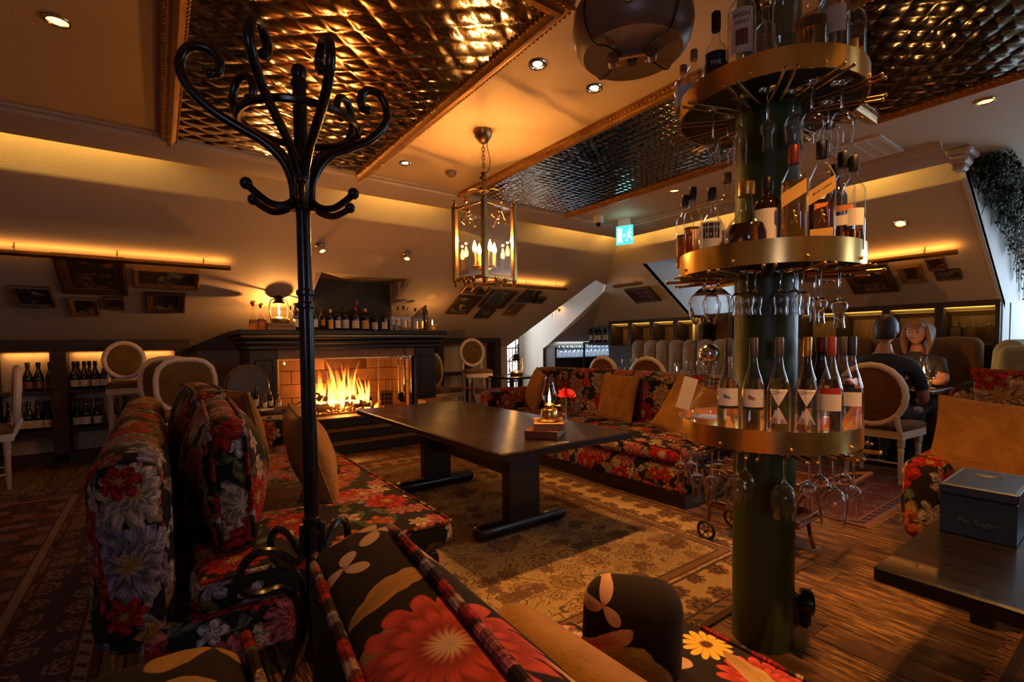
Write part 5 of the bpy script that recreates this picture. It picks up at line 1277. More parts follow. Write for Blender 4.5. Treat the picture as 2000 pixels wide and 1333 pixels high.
# ------------------------------------------------------------------ tables
tb = thing('trestle_table', 'long dark trestle table on the cream rug', 'table', (1.84, 3.04, .009))
obj('table_top', MB().box(-.49, .49, -1.08, 1.08, .596, .641, .008), M['table_top'], tb, smooth=False)
for y in (-.59, .59):
    l = obj('trestle_leg', MB().box(-.12, .12, y-.045, y+.045, .07, .60, .006), M['black_wood'], tb, smooth=False)
    obj('foot', MB().soft(0, y, .045, .70, .11, .09, .04, (0, 0, 0)), M['black_wood'], tb, weld=True)
obj('stretcher', MB().box(-.02, .02, -.56, .56, .32, .56, .004), M['black_wood'], tb, smooth=False)
ZT = .651
book('thick brown book at the bottom of the stack on the trestle table', (1.84, 2.20, ZT), .26, .19, .045, .65)
book('reddish book on top of the stack on the trestle table', (1.86, 2.20, ZT+.046), .23, .17, .038, .9, 'leather_tan')
oil_lamp('lit glass oil lamp on two books on the trestle table', (1.87, 2.20, ZT+.085), 7, 1.1)
fv = thing('bud_vase', 'small glass bud vase with one red flower beside the oil lamp', 'vase', (2.03, 2.24, ZT))
obj('vase', MB().lathe([(.022, 0), (.026, .01), (.026, .06), (.012, .10), (.014, .16)], 14, cap=False), M['clear'], fv)
obj('stem', MB().tube([(0, 0, .01), (.004, 0, .1), (.012, -.004, .205)], .0025, 6), M['leaf'], fv)
bl = MB(); random.seed(9)
for k in range(46):
    a = random.random()*6.28; e = random.uniform(-.3, 1.45); r = .047; ca, sa, ce, se = math.cos(a), math.sin(a), math.cos(e), math.sin(e)
    c = Vector((.013+r*ce*ca, -.004+r*ce*sa, .225+r*se*.8)); d = Vector((ce*ca, ce*sa, se)); s = d.orthogonal().normalized(); u = d.cross(s)
    q = .017; bl.add([Vector((.013, -.004, .215)), c-s*q, c+d*.012, c+s*q], [(0, 1, 2), (0, 2, 3)])
obj('blossom', bl, pbr('red_blossom', (.62, .025, .04), .6), fv, smooth=False)
lt = thing('low_table', 'low black table at the right holding a blue box', 'table', (2.33, -.10, 0))
obj('table_top', MB().box(-.62, .62, -.62, .625, .472, .520, .006), M['black_wood'], lt, smooth=False)
obj('apron', MB().box(-.40, .52, -.50, .54, .425, .472), M['black_wood'], lt, smooth=False)
for x, y in ((.43, .56), (.43, -.45), (-.40, -.45)): obj('leg', MB().box(x-.035, x+.035, y-.035, y+.035, 0, .472, .004), M['black_wood'], lt, smooth=False)
bxz = thing('gift_box', 'dark blue presentation box with pale edges on the low black table', 'box', (2.37, .392, .521), .02)
obj('box_body', MB().box(-.165, .165, -.095, .095, 0, .138, .003), M['navy_box'], bxz, smooth=False)
lid = obj('lid', MB().box(-.168, .168, -.098, .098, .139, .172, .003), M['navy_box'], bxz, smooth=False)
obj('edge_line', MB().box(-.160, -.155, -.092, .092, .1720, .1726).box(.155, .160, -.092, .092, .1720, .1726).box(-.16, .16, .087, .092, .1720, .1726).box(-.16, .16, -.092, -.087, .1720, .1726), M['navy_edge'], lid, smooth=False)
def place_text(txt, size, parent, mat, loc, rot, italic=0): return obj('lettering', text_mb(txt, size, italic=italic), M[mat], parent, loc, rot=rot, smooth=False)
fr_ = bxz.children[0]
place_text('Pol Roger', .026, fr_, 'box_ink', (-.1662, 0, .055), (0, 0, -PI/2), .25)
obj('emblem', MB().tube([(.06+.020*math.cos(i*PI/10), .012+.045*math.sin(i*PI/10), .1728) for i in range(20)], .0016, 5, True).tube([(.06+.010*math.cos(i*PI/6), .012+.028*math.sin(i*PI/6), .1728) for i in range(12)], .003, 5, True).box(.028, .034, -.035, .06, .1722, .1730), M['box_ink'], lid)
book('small red brown leather case at the right edge of the low table', (2.24, .195, .521), .07, .07, .03, .3)
book('second red brown leather case on top of the first', (2.245, .19, .552), .06, .05, .028, .1, 'leather_tan')

# ------------------------------------------------------------------ hanging lantern
LX, LY = 1.78, 2.745
hl = thing('hanging_lantern', 'brass and glass candle lantern hanging from the ceiling', 'lantern', (LX, LY, 0), math.atan2(-.84, -.545))
obj('canopy', MB().lathe([(.012, 2.515), (.03, 2.525), (.055, 2.56), (.062, 2.592), (.062, 2.60)], 20), M['old_brass'], hl)
for k in range(7):
    z = 2.505-k*.0265
    pts = [(.009*math.cos(a), 0, z-.018*math.sin(a)) for a in [i*PI/6 for i in range(12)]]
    if k % 2: pts = [(0, x, zz) for x, _, zz in pts]
    obj('chain_link', MB().tube(pts, .0028, 6, True), M['old_brass'], hl)
obj('cord', MB().tube(smooth_path([(.03, .02, 2.53), (.02, .03, 2.47), (-.005, .045, 2.40), (.015, .03, 2.335), (0, .01, 2.325)]), .0022, 6), M['iron_rough'], hl)
obj('finial', MB().lathe([(.005, 2.335), (.022, 2.325), (.014, 2.31), (.03, 2.295), (.03, 2.28), (.012, 2.27), (.012, 2.235), (.034, 2.225), (.036, 2.205), (.016, 2.20), (.014, 2.105), (.02, 2.09), (.004, 2.08)], 16), M['old_brass'], hl)
R_ = .195; TOP, BOT = 2.09, 1.63
for k in range(4):
    a = k*PI/2; ca, sa = math.cos(a), math.sin(a)
    obj('corner_post', MB().box(-.017, .017, -.017, .017, BOT-.02, TOP+.015, .005), M['old_brass'], hl, (R_*ca, R_*sa, 0), a+PI/4, smooth=False)
    obj('post_finial', MB().lathe([(.014, TOP+.015), (.018, TOP+.025), (.006, TOP+.035), (.010, TOP+.05), (.002, TOP+.065)], 10, (R_*ca, R_*sa, 0)), M['old_brass'], hl)
    arm = [(.012, 2.205), (.05, 2.225), (.10, 2.215), (.125, 2.175), (.115, 2.135), (.135, 2.10), (.165, 2.095), (R_, 2.11)]
    obj('scroll_arm', MB().tube(smooth_path([(r*ca, r*sa, z) for r, z in arm]), .0055, 8).ball((.118*ca, .118*sa, 2.14), .014, 8), M['old_brass'], hl)
    b = a+PI/2; p0 = Vector((R_*ca, R_*sa, 0)); p1 = Vector((R_*math.cos(b), R_*math.sin(b), 0)); md = (p0+p1)/2; dr_ = (p1-p0).normalized(); nr_ = Vector((md.x, md.y, 0)).normalized()
    L_ = (p1-p0).length/2-.02
    yy = math.atan2(dr_.y, dr_.x)
    obj('pane', MB().box(-L_, L_, -.0015, .0015, BOT+.01, TOP-.005), M['clear'], hl, md, yy, smooth=False)
    obj('bottom_rail', MB().box(-L_, L_, -.008, .008, BOT-.018, BOT+.006, .003), M['old_brass'], hl, md, yy, smooth=False)
    obj('top_rail', MB().box(-L_, L_, -.004, .004, TOP-.006, TOP+.002), M['old_brass'], hl, md, yy, smooth=False)
    orn = MB()
    for sg in (-1, 1):
        orn.tube(smooth_path([md+nr_*.004+dr_*sg*.0+Vector((0, 0, TOP-.02)), md+nr_*.004+dr_*sg*.03+Vector((0, 0, TOP-.05)), md+nr_*.004+dr_*sg*.05+Vector((0, 0, TOP-.085)), md+nr_*.004+dr_*sg*.075+Vector((0, 0, TOP-.07))]), .004, 6)
    orn.ball(md+nr_*.004+Vector((0, 0, TOP-.035)), .013, 8).ball(md+nr_*.004+Vector((0, 0, TOP-.065)), .008, 8)
    obj('ornament', orn, M['old_brass'], hl)
    lf = MB()
    for sg in (-1, 0, 1): lf.ball(md+nr_*.01+dr_*sg*.045+Vector((0, 0, BOT-.022-(.012 if sg == 0 else 0))), .013, 8, (1, 1, 1.6))
    lf.ball((R_*ca, R_*sa, BOT-.035), .015, 8, (1, 1, 1.8))
    obj('drop_ornament', lf, M['old_brass'], hl)
obj('candle_ring', MB().tube([(.075*math.cos(i*PI/12), .075*math.sin(i*PI/12), 1.70) for i in range(24)], .005, 6, True).tube([(0, 0, 2.10), (0, 0, 1.66)], .006, 8).ball((0, 0, 1.655), .02, 10).tube([(-.075, 0, 1.70), (.075, 0, 1.70)], .004, 6).tube([(0, -.075, 1.70), (0, .075, 1.70)], .004, 6), M['old_brass'], hl)
for k in range(4):
    a = k*PI/2+.5; x, y = .075*math.cos(a), .075*math.sin(a)
    c = obj('candle', MB().lathe([(.024, 1.70), (.026, 1.708), (.011, 1.712), (.0115, 1.795), (.009, 1.80)], 12, (x, y, 0)), M['paper_gold'], hl)
    obj('bulb', MB().lathe([(.007, 1.80), (.014, 1.815), (.015, 1.83), (.009, 1.855), (.001, 1.878)], 12, (x, y, 0)), M['bulb'], c)
lamp('POINT', 'lantern_bulbs', (LX, LY, 1.92), 50, AMB, shadow_soft_size=.012)
for k in range(4):
    a = k*PI/2+.5+hl.rotation_euler.z; lamp('POINT', 'candle_light', (LX+.075*math.cos(a), LY+.075*math.sin(a), 1.895), 7, AMB, shadow_soft_size=.006)

# ------------------------------------------------------------------ ceiling fittings
def downlight(x, y, label, lit, z=2.6):
    t = thing('downlight', label, 'ceiling light', (x, y, z), 0, 'recessed ceiling lights')
    obj('trim_ring', MB().tube([(.042*math.cos(i*PI/10), .042*math.sin(i*PI/10), -.003) for i in range(20)], .007, 6, True), M['brass'] if not lit else M['silver'], t)
    obj('lens', MB().lathe([(.036 if not lit else .024, -.001), (.034 if not lit else .022, -.004)], 16), M['spot_em'] if lit else M['spot_dim'], t)
    if lit: obj('reflector', MB().lathe([(.038, -.0005), (.024, -.0015)], 16, cap=False), M['silver'], t)
for x, y, l, lit in [(-.30, 2.86, 'dim recessed light at the upper left of the ceiling', False), (1.59, 1.94, 'glaring recessed light nearer the left mirror panel', True), (1.99, 1.94, 'glaring recessed light below the round ceiling unit', True),
        (1.59, 3.56, 'lit recessed light left of the lantern canopy', True), (4.01, .72, 'recessed light at the upper right of the ceiling', False), (3.93, 2.81, 'recessed light between the cornice and the middle panel', False)]: downlight(x, y, l, lit)
t = thing('downlight', 'recessed light in the slope over the right hand pictures', 'ceiling light', (5.53, 1.54, 2.255), 0, None, (0, math.atan(.644), 0))
obj('trim_ring', MB().tube([(.045*math.cos(i*PI/10), .045*math.sin(i*PI/10), -.006) for i in range(20)], .008, 6, True), M['brass'], t); obj('lens', MB().lathe([(.038, -.004), (.036, -.007)], 16), M['spot_dim'], t)
t = thing('smoke_detector', 'small round smoke detector on the ceiling left of the lantern', 'detector', (1.98, 3.54, 2.6)); obj('body', MB().lathe([(.02, -.04), (.035, -.03), (.045, -.012), (.045, 0)], 16), M['lamp_shell'], t)
t = thing('dome_camera', 'small dome camera under the cornice left of the exit sign', 'camera', (4.02, 3.86, 2.6)); obj('housing', MB().lathe([(.045, -.075), (.055, -.05), (.055, 0)], 18), M['lamp_white'], t); obj('dome', MB().lathe([(.001, -.115), (.022, -.108), (.034, -.09), (.036, -.073)], 16), M['iron'], t)
ex = thing('exit_sign', 'glowing teal exit sign hanging near the corner of the ceiling', 'sign', (4.36, 3.78, 2.395), facing(4.36, 3.78)-.35)
obj('housing', MB().box(-.075, .075, -.02, .03, .13, .205, .004).box(-.015, .015, 0, .01, -.05, .15), M['lamp_white'], ex, smooth=False)
pn = obj('lit_panel', MB().box(-.10, .10, -.006, .006, -.085, .13, .002), M['exit_em'], ex, smooth=False)
obj('door_symbol', MB().box(-.085, -.03, -.0085, -.006, -.055, .10), M['exit_white'], pn, smooth=False)
obj('arrow_symbol', MB().add([(-.018, -.008, .02), (.0, -.008, .045), (.0, -.008, -.005)], [(0, 1, 2)]).box(0, .022, -.0085, -.006, .012, .028), M['exit_white'], pn, smooth=False)
obj('running_figure', MB().ball((.066, -.008, .085), .012, 8, (1, .2, 1)).tube([(.06, -.008, .065), (.05, -.008, .02)], .011, 6).tube([(.05, -.008, .02), (.075, -.008, -.01), (.09, -.008, -.04)], .007, 6).tube([(.05, -.008, .02), (.04, -.008, -.02), (.02, -.008, -.045)], .007, 6).tube([(.06, -.008, .06), (.085, -.008, .035)], .006, 6).tube([(.058, -.008, .06), (.035, -.008, .04)], .006, 6), M['exit_white'], pn)
lamp('POINT', 'exit_glow', (4.20, 3.62, 2.45), .5, (.25, .85, .9), shadow_soft_size=.06)
gv = thing('air_vent', 'slotted air vent grille in the ceiling beside the column', 'vent', (4.29, 1.42, 2.6))
obj('frame', MB().box(-.24, .24, -.17, -.145, -.012, 0).box(-.24, .24, .145, .17, -.012, 0).box(-.24, -.215, -.145, .145, -.012, 0).box(.215, .24, -.145, .145, -.012, 0), M['lamp_white'], gv, smooth=False)
obj('recess', MB().box(-.215, .215, -.145, .145, -.003, -.001), M['black'], gv, smooth=False)
for i in range(11): obj('slat', MB().box(-.215+i*.0405, -.192+i*.0405, -.145, .145, -.010, -.004), M['lamp_white'], gv, smooth=False)
for j in range(3): obj('bar', MB().box(-.215, .215, -.080+j*.075, -.066+j*.075, -.011, -.004), M['lamp_white'], gv, smooth=False)
cu_ = thing('round_ceiling_unit', 'large round grey ceiling unit with a pale underside and a strapped bracket', 'ceiling unit', (1.545, 1.30, 2.6), facing(1.6, 1.25))
obj('shell', MB().lathe([(.172, -.27), (.190, -.275), (.205, -.262), (.222, -.23), (.232, -.18), (.226, -.12), (.19, -.055), (.12, -.02), (.06, 0)], 40), M['lamp_shell'], cu_)
obj('underside', MB().lathe([(.001, -.262), (.10, -.263), (.174, -.268)], 40), M['lamp_white'], cu_)
br = obj('bracket', MB().box(-.055, .055, -.03, .03, -.300, -.262, .006), M['silver'], cu_, smooth=False)
obj('bracket_eye', MB().lathe([(.022, -.303), (.020, -.308)], 16), M['black'], br)
for sg in (-1, 1): obj('bracket_drum', MB().lathe([(.022, -.02), (.022, .02)], 14, (sg*.075, 0, -.285), axis=(0, 1, 0)), M['silver'], cu_)
for k in range(4):
    a = PI/4+k*PI/2; obj('strap', MB().tube(smooth_path([(.05*math.cos(a), .03*math.sin(a), -.285), (.12*math.cos(a), .12*math.sin(a), -.275), (.195*math.cos(a), .195*math.sin(a), -.278), (.237*math.cos(a), .237*math.sin(a), -.18), (.20*math.cos(a), .20*math.sin(a), -.06)]), .003, 6), M['iron_rough'], cu_)
obj('white_tag', MB().box(-.012, .012, -.240, -.232, -.22, -.19), M['lamp_white'], cu_, smooth=False)
# ------------------------------------------------------------------ column with bottle shelves
CXY = (1.935, .965)
cl = struct('column', MB().lathe([(.112, .0), (.112, 2.6)], 40, (CXY[0], CXY[1], 0)), M['column'], 'round green pillar carrying the brass bottle shelves')
vx = CXY[0]+.085; vy = CXY[1]-.085
obj('valve', MB().box(-.035, .035, -.02, .05, -.06, .06, .012).lathe([(.048, 0), (.052, .01), (.052, .035), (.04, .045)], 18, (.0, -.02, .035), axis=(0, -1, 0)).lathe([(.03, 0), (.034, .02), (.02, .035)], 14, (.0, -.02, -.035), axis=(0, -1, 0)), M['iron'], cl, (vx, vy, .125), PI/4-.25)
RS = .322
def rivets(t, z, n=14, r=RS, band=None):
    m = MB().ball((0, 0, 0), .0065, 8).mesh('rivet', M['brass'])
    for k in range(n):
        a = 2*PI*(k+.35)/n; obj('rivet', m, None, band, (r*math.cos(a), r*math.sin(a), z))
def shelf_ring(label, zb, zt, zp, rot):
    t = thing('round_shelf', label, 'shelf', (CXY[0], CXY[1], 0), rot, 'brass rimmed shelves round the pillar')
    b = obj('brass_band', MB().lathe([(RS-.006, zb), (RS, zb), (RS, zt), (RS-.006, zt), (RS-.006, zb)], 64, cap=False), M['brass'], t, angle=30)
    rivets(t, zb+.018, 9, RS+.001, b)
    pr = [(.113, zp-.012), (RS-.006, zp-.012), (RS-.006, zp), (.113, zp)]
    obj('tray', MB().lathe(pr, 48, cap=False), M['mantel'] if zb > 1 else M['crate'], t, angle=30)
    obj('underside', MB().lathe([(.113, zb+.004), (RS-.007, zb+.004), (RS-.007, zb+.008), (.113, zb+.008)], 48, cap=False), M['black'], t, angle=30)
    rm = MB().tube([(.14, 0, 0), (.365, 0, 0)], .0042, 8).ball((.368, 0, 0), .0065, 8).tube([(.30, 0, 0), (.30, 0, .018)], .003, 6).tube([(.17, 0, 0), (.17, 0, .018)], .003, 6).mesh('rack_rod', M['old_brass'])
    for k in range(13):
        for s in (-1, 1):
            a = 2*PI*k/13; o = obj('rack_rod', rm, None, t, (-s*.017*math.sin(a), s*.017*math.cos(a), zb-.014), a)
    return t
ZB = [(.815, .892, .852), (1.455, 1.537, 1.500), (2.072, 2.150, 2.112)]
shelf_ring('lowest brass rimmed round shelf, holding the clear grappa style bottles', *ZB[0], .12)
shelf_ring('middle brass rimmed round shelf, holding whisky bottles', *ZB[1], .25)
shelf_ring('topmost brass rimmed round shelf, near the ceiling', *ZB[2], .4)
def onring(px, rho, front=True):
    d = ray(px, 666); d = Vector((d.x, d.y)).normalized(); c = Vector(CXY); t0 = d.dot(c); q = rho*rho-(c.length_squared-t0*t0)
    t_ = t0 if q < 0 else (t0-math.sqrt(q) if front else t0+math.sqrt(q)); p = d*t_; return p.x, p.y
def cb(px, rho, tier, label, kind, h, r, group, front=True, **kw):
    x, y = onring(px, rho, front)
    return bottle(label, (x, y, ZB[tier][2]+.0006), kind, h, r, kw.pop('glass', 'clear'), group=group, n=28, **kw)
G = 'clear spirit bottles on the lowest round shelf'
bird = lambda im: ()
def gr(px, rho, label, cap, labels, liq='grappa', front=True, fill=.6): return cb(px, rho, 0, label, 'grappa', .352, .0385, G, front, cap=cap, labels=labels, liquid=liq, fill=fill, capz=.82)
W_L = (.40, .62, 1.0, 'paper_white')
dc = cb(1385, .235, 0, 'glass decanter with round stopper and a hanging paper tag', 'decanter', .26, .066, G, liquid='grappa', fill=.2, cap=None, stopper='silver')
tg = MB().box(-.026, .026, -.0008, .0008, -.125, .0, .0); obj('paper_tag', tg, M['paper'], dc, (-.062, -.045, .205), rot=(0, .28, .25), smooth=False)
b1 = gr(1423, .262, 'clear bottle with a teal bird on its white label', 'cap_grey', [(.32, .50, .95, 'paper_white'), (.295, .322, .95, 'paper_black')])
b2 = gr(1472, .245, 'clear bottle with a red bird on its white label', 'cap_grey', [(.32, .50, .95, 'paper_white'), (.295, .322, .95, 'paper_black')])
def bird_mark(t, mat):
    mb = MB(); R = .0392; pts = [(-.018, .012), (-.012, .006), (-.016, .0), (-.006, -.001), (.004, -.006), (.030, -.003), (.006, .000), (.001, .004), (-.006, .004), (-.008, .010)]
    for x, z in pts: mb.v.append((R*math.sin(x/R), -R*math.cos(x/R)-.0013, z+.412*.352))
    mb.f = [tuple(range(len(pts)))]; mb.mi = [0]; obj('bird_mark', mb, M[mat], [c for c in t.children if c.name.startswith('label')][0], smooth=False)
bird_mark(b1, 'ink_teal'); bird_mark(b2, 'ink_red')
def hourglass(t):
    R = .0388; lab = None
    for up_t in (1, -1):
        mb = MB(); n = 8; vs = []
        for i in range(n+1):
            u = i/n*2-1; a = u*.85
            for tt in (0, 1):
                z = .352*(.335+up_t*(.012+.165*max(abs(u), .0) if tt == 0 else .335-.158)*1) if False else None
        # two paper triangles meeting in the middle
        vs = []; n = 8
        for i in range(n+1):
            f = i/n; half = .80*f; z = .352*(.335+up_t*(.004+.165*f))
            for s in (-1, 0, 1): vs.append((R*math.sin(s*half), -R*math.cos(s*half)-.0009, z))
        fs = []
        for i in range(n):
            for s in (0, 1):
                q = (i*3+s, i*3+s+1, (i+1)*3+s+1, (i+1)*3+s); fs.append(q if up_t > 0 else q[::-1])
        lab = obj('label', mb.add(vs, fs) if False else MB().add(vs, fs), M['paper_white'], t, smooth=False)
        if up_t > 0:
            for s, z, sz in (('CA\'MARCANDA', .48, .0062),):
                tb = text_mb(s, sz, R+.0016); tb.v = [(x, y, zz+z*.352) for x, y, zz in tb.v]; obj('lettering', tb, M['ink'], lab, smooth=False)
hourglass(gr(1522, .235, 'clear bottle with two white triangles meeting, grey capsule', 'cap_grey', []))
hourglass(gr(1577, .25, 'clear bottle with two white triangles meeting, gold capsule', 'cap_gold', []))
cb(1604, .14, 0, 'dark red capped wine bottle behind the clear bottles, by the pillar', 'burgundy', .35, .040, G, False, glass='dark_bottle', cap='cap_red', labels=[])
gr(1624, .275, 'clear bottle with red capsule and an orange topped label', 'cap_red', [(.30, .46, .9, 'paper_white'), (.46, .52, .9, 'ink_red')], 'water')
gr(1647, .245, 'clear bottle with dark capsule, second from the right edge of the lowest shelf', 'cap_grey', [(.30, .46, .9, 'paper_white'), (.46, .52, .9, 'paper_black')], 'water')
gr(1664, .285, 'clear bottle with dark capsule at the right edge of the lowest shelf', 'cap_black', [(.32, .46, .9, 'paper_white'), (.46, .50, .9, 'paper_black')], 'water')
G = 'whisky bottles on the middle round shelf'
cb(1337, .29, 1, 'bottle with dark capsule at the left edge of the middle shelf', 'bordeaux', .29, .036, G, liquid='whisky_dark', fill=.45, cap='cap_black')
cb(1352, .24, 1, 'taller dark capped bottle behind the left edge of the middle shelf', 'bordeaux', .32, .036, G, liquid='whisky', fill=.5, cap='cap_black')
cb(1388, .245, 1, 'squat clear bottle with big black and white lettered label', 'flask', .27, .048, G, liquid='water', fill=.4, cap='cap_black', labels=[(.10, .52, .85, 'paper_white'), (.29, .50, .62, 'paper_black', 0, (('BOURGOIN', .0115, .44, 'ink_white', 0), ('E A U', .0150, .345, 'ink_white', 0)))])
cb(1418, .16, 1, 'slender clear bottle with a cork behind the white labelled one', 'bordeaux', .34, .034, G, liquid='whisky', fill=.2, cap='cork', capz=.9)
dk = cb(1456, .235, 1, 'round dark decanter shaped bottle with a tall capped neck', 'decanter', .255, .070, G, liquid='whisky_dark', fill=.42, cap='cap_gold', capz=.82, glass='clear')
cb(1496, .19, 1, 'dark bottle with a pale printed label behind the round decanter', 'whisky', .27, .046, G, glass='dark_bottle', cap='cap_black', labels=[(.18, .58, 1.0, 'paper_white')])
j1 = cb(1547, .235, 1, 'tall square amber whisky bottle with a slanted gold label', 'stout', .355, .040, G, sq=5, liquid='whisky', fill=.66, cap='cap_red', capz=.84, labels=[(.47, .60, .92, 'paper_gold', .12)])
j2 = cb(1601, .25, 1, 'tall square whisky bottle with slanted gold label reading Blue Label', 'stout', .365, .041, G, sq=5, glass='clear', liquid='whisky_dark', fill=.46, cap='cap_black', capz=.86, labels=[(.47, .60, .92, 'paper_gold', .12, (('Blue Label', .013, .545, 'ink', .2),)), (.08, .19, .80, 'paper_gold')])
for t in (j1, j2):
    obj('walking_mark', MB().ball((0, 0, .03), .005, 8, (1, .15, 1)).tube([(0, 0, .024), (.002, 0, .008)], .004, 6).tube([(.002, 0, .008), (-.008, 0, -.010)], .0025, 6).tube([(.002, 0, .008), (.010, 0, -.009)], .0025, 6).tube([(.009, 0, .018), (.009, 0, -.012)], .001, 5).tube([(0, 0, .02), (.009, 0, .014)], .0018, 5), M['cap_gold'], t, (0, -.0425, .098))
cb(1641, .26, 1, 'clear bottle with dark capsule and pale band label, right of Blue Label', 'bordeaux', .34, .037, G, liquid='whisky', fill=.28, cap='cap_black', labels=[(.26, .36, 1.0, 'paper_white'), (.40, .46, 1.0, 'paper_orange')])
cb(1662, .29, 1, 'clear bottle with black capsule at the right edge of the middle shelf', 'bordeaux', .32, .035, G, liquid='whisky_dark', fill=.22, cap='cap_black', labels=[(.26, .44, 1.0, 'paper_white')])
cb(1628, .14, 1, 'dark bottle close to the pillar behind Blue Label', 'bordeaux', .33, .036, G, False, glass='dark_bottle', cap='cap_black')
G = 'bottles on the topmost round shelf'
cb(1333, .30, 2, 'clear square bottle at the left edge of the topmost shelf', 'whisky', .20, .036, G, liquid='water', fill=.3, cap='cork', labels=[(.15, .55, .9, 'paper_white')])
cb(1353, .255, 2, 'clear bottle with cork, second from left on the topmost shelf', 'whisky', .255, .036, G, liquid='grappa', fill=.3, cap='cork', labels=[(.12, .45, .95, 'paper')])
cb(1395, .25, 2, 'rounded clear bottle with black cap and black lettered label, topmost shelf', 'flask', .285, .044, G, liquid='grappa', fill=.35, cap='cap_black', capz=.78, labels=[(.14, .46, .85, 'paper_black', 0, (('THE', .022, .31, 'ink_white', 0),))])
cb(1444, .25, 2, 'tall clear bottle with cream label reading HIGH WEST', 'whisky', .36, .046, G, liquid='grappa', fill=.12, cap='cork', labels=[(.20, .62, .85, 'paper', 0, (('HIGH', .022, .55, 'ink', 0), ('WEST', .018, .48, 'ink', 0))), (.27, .42, .45, 'leather')])
cb(1489, .245, 2, 'short clear bottle with a gold stopper and red collar', 'whisky', .22, .032, G, liquid='water', fill=.2, cap='cap_red', capz=.72, stopper='cap_gold')
cb(1525, .225, 2, 'clear bottle with gold banded neck right of the short one', 'bordeaux', .37, .038, G, liquid='water', fill=.3, cap='cap_gold', capz=.80)
cb(1574, .25, 2, 'broad bottle half full of amber whisky, mid topmost shelf', 'stout', .34, .052, G, liquid='whisky', fill=.42, cap='cap_black')
cb(1619, .245, 2, 'clear bottle with pale label right of the amber whisky', 'whisky', .34, .046, G, liquid='whisky', fill=.2, cap='cap_red', labels=[(.32, .58, .8, 'paper')])
cb(1657, .28, 2, 'small clear bottle with a little amber whisky at the right edge', 'whisky', .27, .036, G, liquid='whisky', fill=.32, cap='cap_red', labels=[(.1, .35, .4, 'paper_gold')])
for px, rho, w_ in ((1470, .15, 'left'), (1600, .15, 'right')): cb(px, rho, 2, 'clear bottle close to the pillar on the topmost shelf, %s one' % w_, 'whisky', .33, .040, G, liquid='water', fill=.4, cap='cap_black')
# stemware hanging under the shelves
def hang(px, rho, tier, kind, sc=1, front=True, grp='glasses hanging', note=''):
    x, y = onring(px, rho, front); nm = ['lowest', 'middle', 'topmost'][tier]
    kn = {'wine': 'bowl wine glass', 'tulip': 'tulip glass', 'grappa': 'slim bulb glass', 'balloon': 'brandy balloon', 'flute': 'tall flute'}[kind]
    return glass(kind, (x, y, ZB[tier][0]-.010+.0), 'upside down %s under the %s round shelf, %s' % (kn, nm, note), 'glasses hanging under the %s round shelf' % nm, True, sc)
LST = {2: [(1390, .25, 'grappa', .98), (1443, .24, 'flute', 1.0), (1495, .24, 'grappa', .98), (1545, .20, 'wine', .8), (1580, .26, 'wine', .98), (1637, .28, 'wine', .96), (1418, .16, 'wine', .85), (1612, .2, 'wine', .85)],
       1: [(1375, .26, 'balloon', 1.1), (1402, .2, 'balloon', 1.05), (1440, .23, 'tulip', .84), (1458, .26, 'tulip', .84), (1474, .21, 'tulip', .84), (1524, .2, 'tulip', .84), (1549, .25, 'tulip', .86), (1566, .2, 'tulip', .86), (1600, .25, 'grappa', .90), (1638, .285, 'grappa', .98), (1590, .18, 'grappa', .86)],
       0: [(1330, .31, 'grappa', .98), (1362, .29, 'grappa', 1.05), (1392, .26, 'grappa', 1.02), (1440, .25, 'wine', 1.0), (1457, .19, 'wine', .9), (1535, .26, 'wine', 1.02), (1585, .25, 'grappa', .95), (1632, .30, 'wine', 1.08), (1672, .315, 'grappa', 1.0), (1405, .18, 'wine', .9), (1605, .22, 'wine', .92), (1350, .22, 'grappa', .95), (1655, .22, 'grappa', .9)]}
for tier, L in LST.items():
    L = sorted(L); seen = {}
    for k, (px, rho, kd, sc_) in enumerate(L):
        hang(px, rho, tier, kd, sc_, True, note='%s from the left' % ORD[k] if k else 'leftmost')

# ------------------------------------------------------------------ right hand cabinets and benches
cab = thing('wall_cabinet', 'dark walnut wall cabinet with lit niches along the right wall', 'cabinet', (6.6, 1.04, 0))
N = 11; pitch = (6.08-1.04)/N
obj('top_rail', MB().box(0, .36, 0, 5.06, 1.515, 1.585, .004), M['cab_wood'], cab, smooth=False)
obj('lower_panel', MB().box(0, .36, 0, 5.06, 0, 1.13, .004), M['cab_wood'], cab, smooth=False)
for k in range(N+1):
    obj('upright', MB().box(0, .34, max(0, k*pitch-.035), k*pitch+.035, 1.13, 1.515, .003), M['cab_wood'], cab, smooth=False)
for k in range(N):
    y0, y1 = k*pitch+.035, (k+1)*pitch-.035
    nb = obj('niche_back', MB().box(.325, .345, y0, y1, 1.13, 1.515), M['niche_wood'], cab, smooth=False)
    obj('sloped_top', MB().add([(.03, y0, 1.512), (.03, y1, 1.512), (.325, y1, 1.43), (.325, y0, 1.43)], [(0, 1, 2, 3)]), M['niche_pale'], nb, smooth=False)
    if k not in (4, 5, 6): strip('niche_light', (6.62, 1.04+(y0+y1)/2, 1.505), (6.9, 1.04+(y0+y1)/2, 1.35), y1-y0-.02, .012, .55, YEL, 'Y')
obj('ledge', MB().box(0, .36, 5.06, 5.72, 1.165, 1.20, .004).box(.0, .03, 5.69, 5.72, 0, 1.165), M['cab_wood'], cab, smooth=False)
G = 'bottles on the cabinet end'
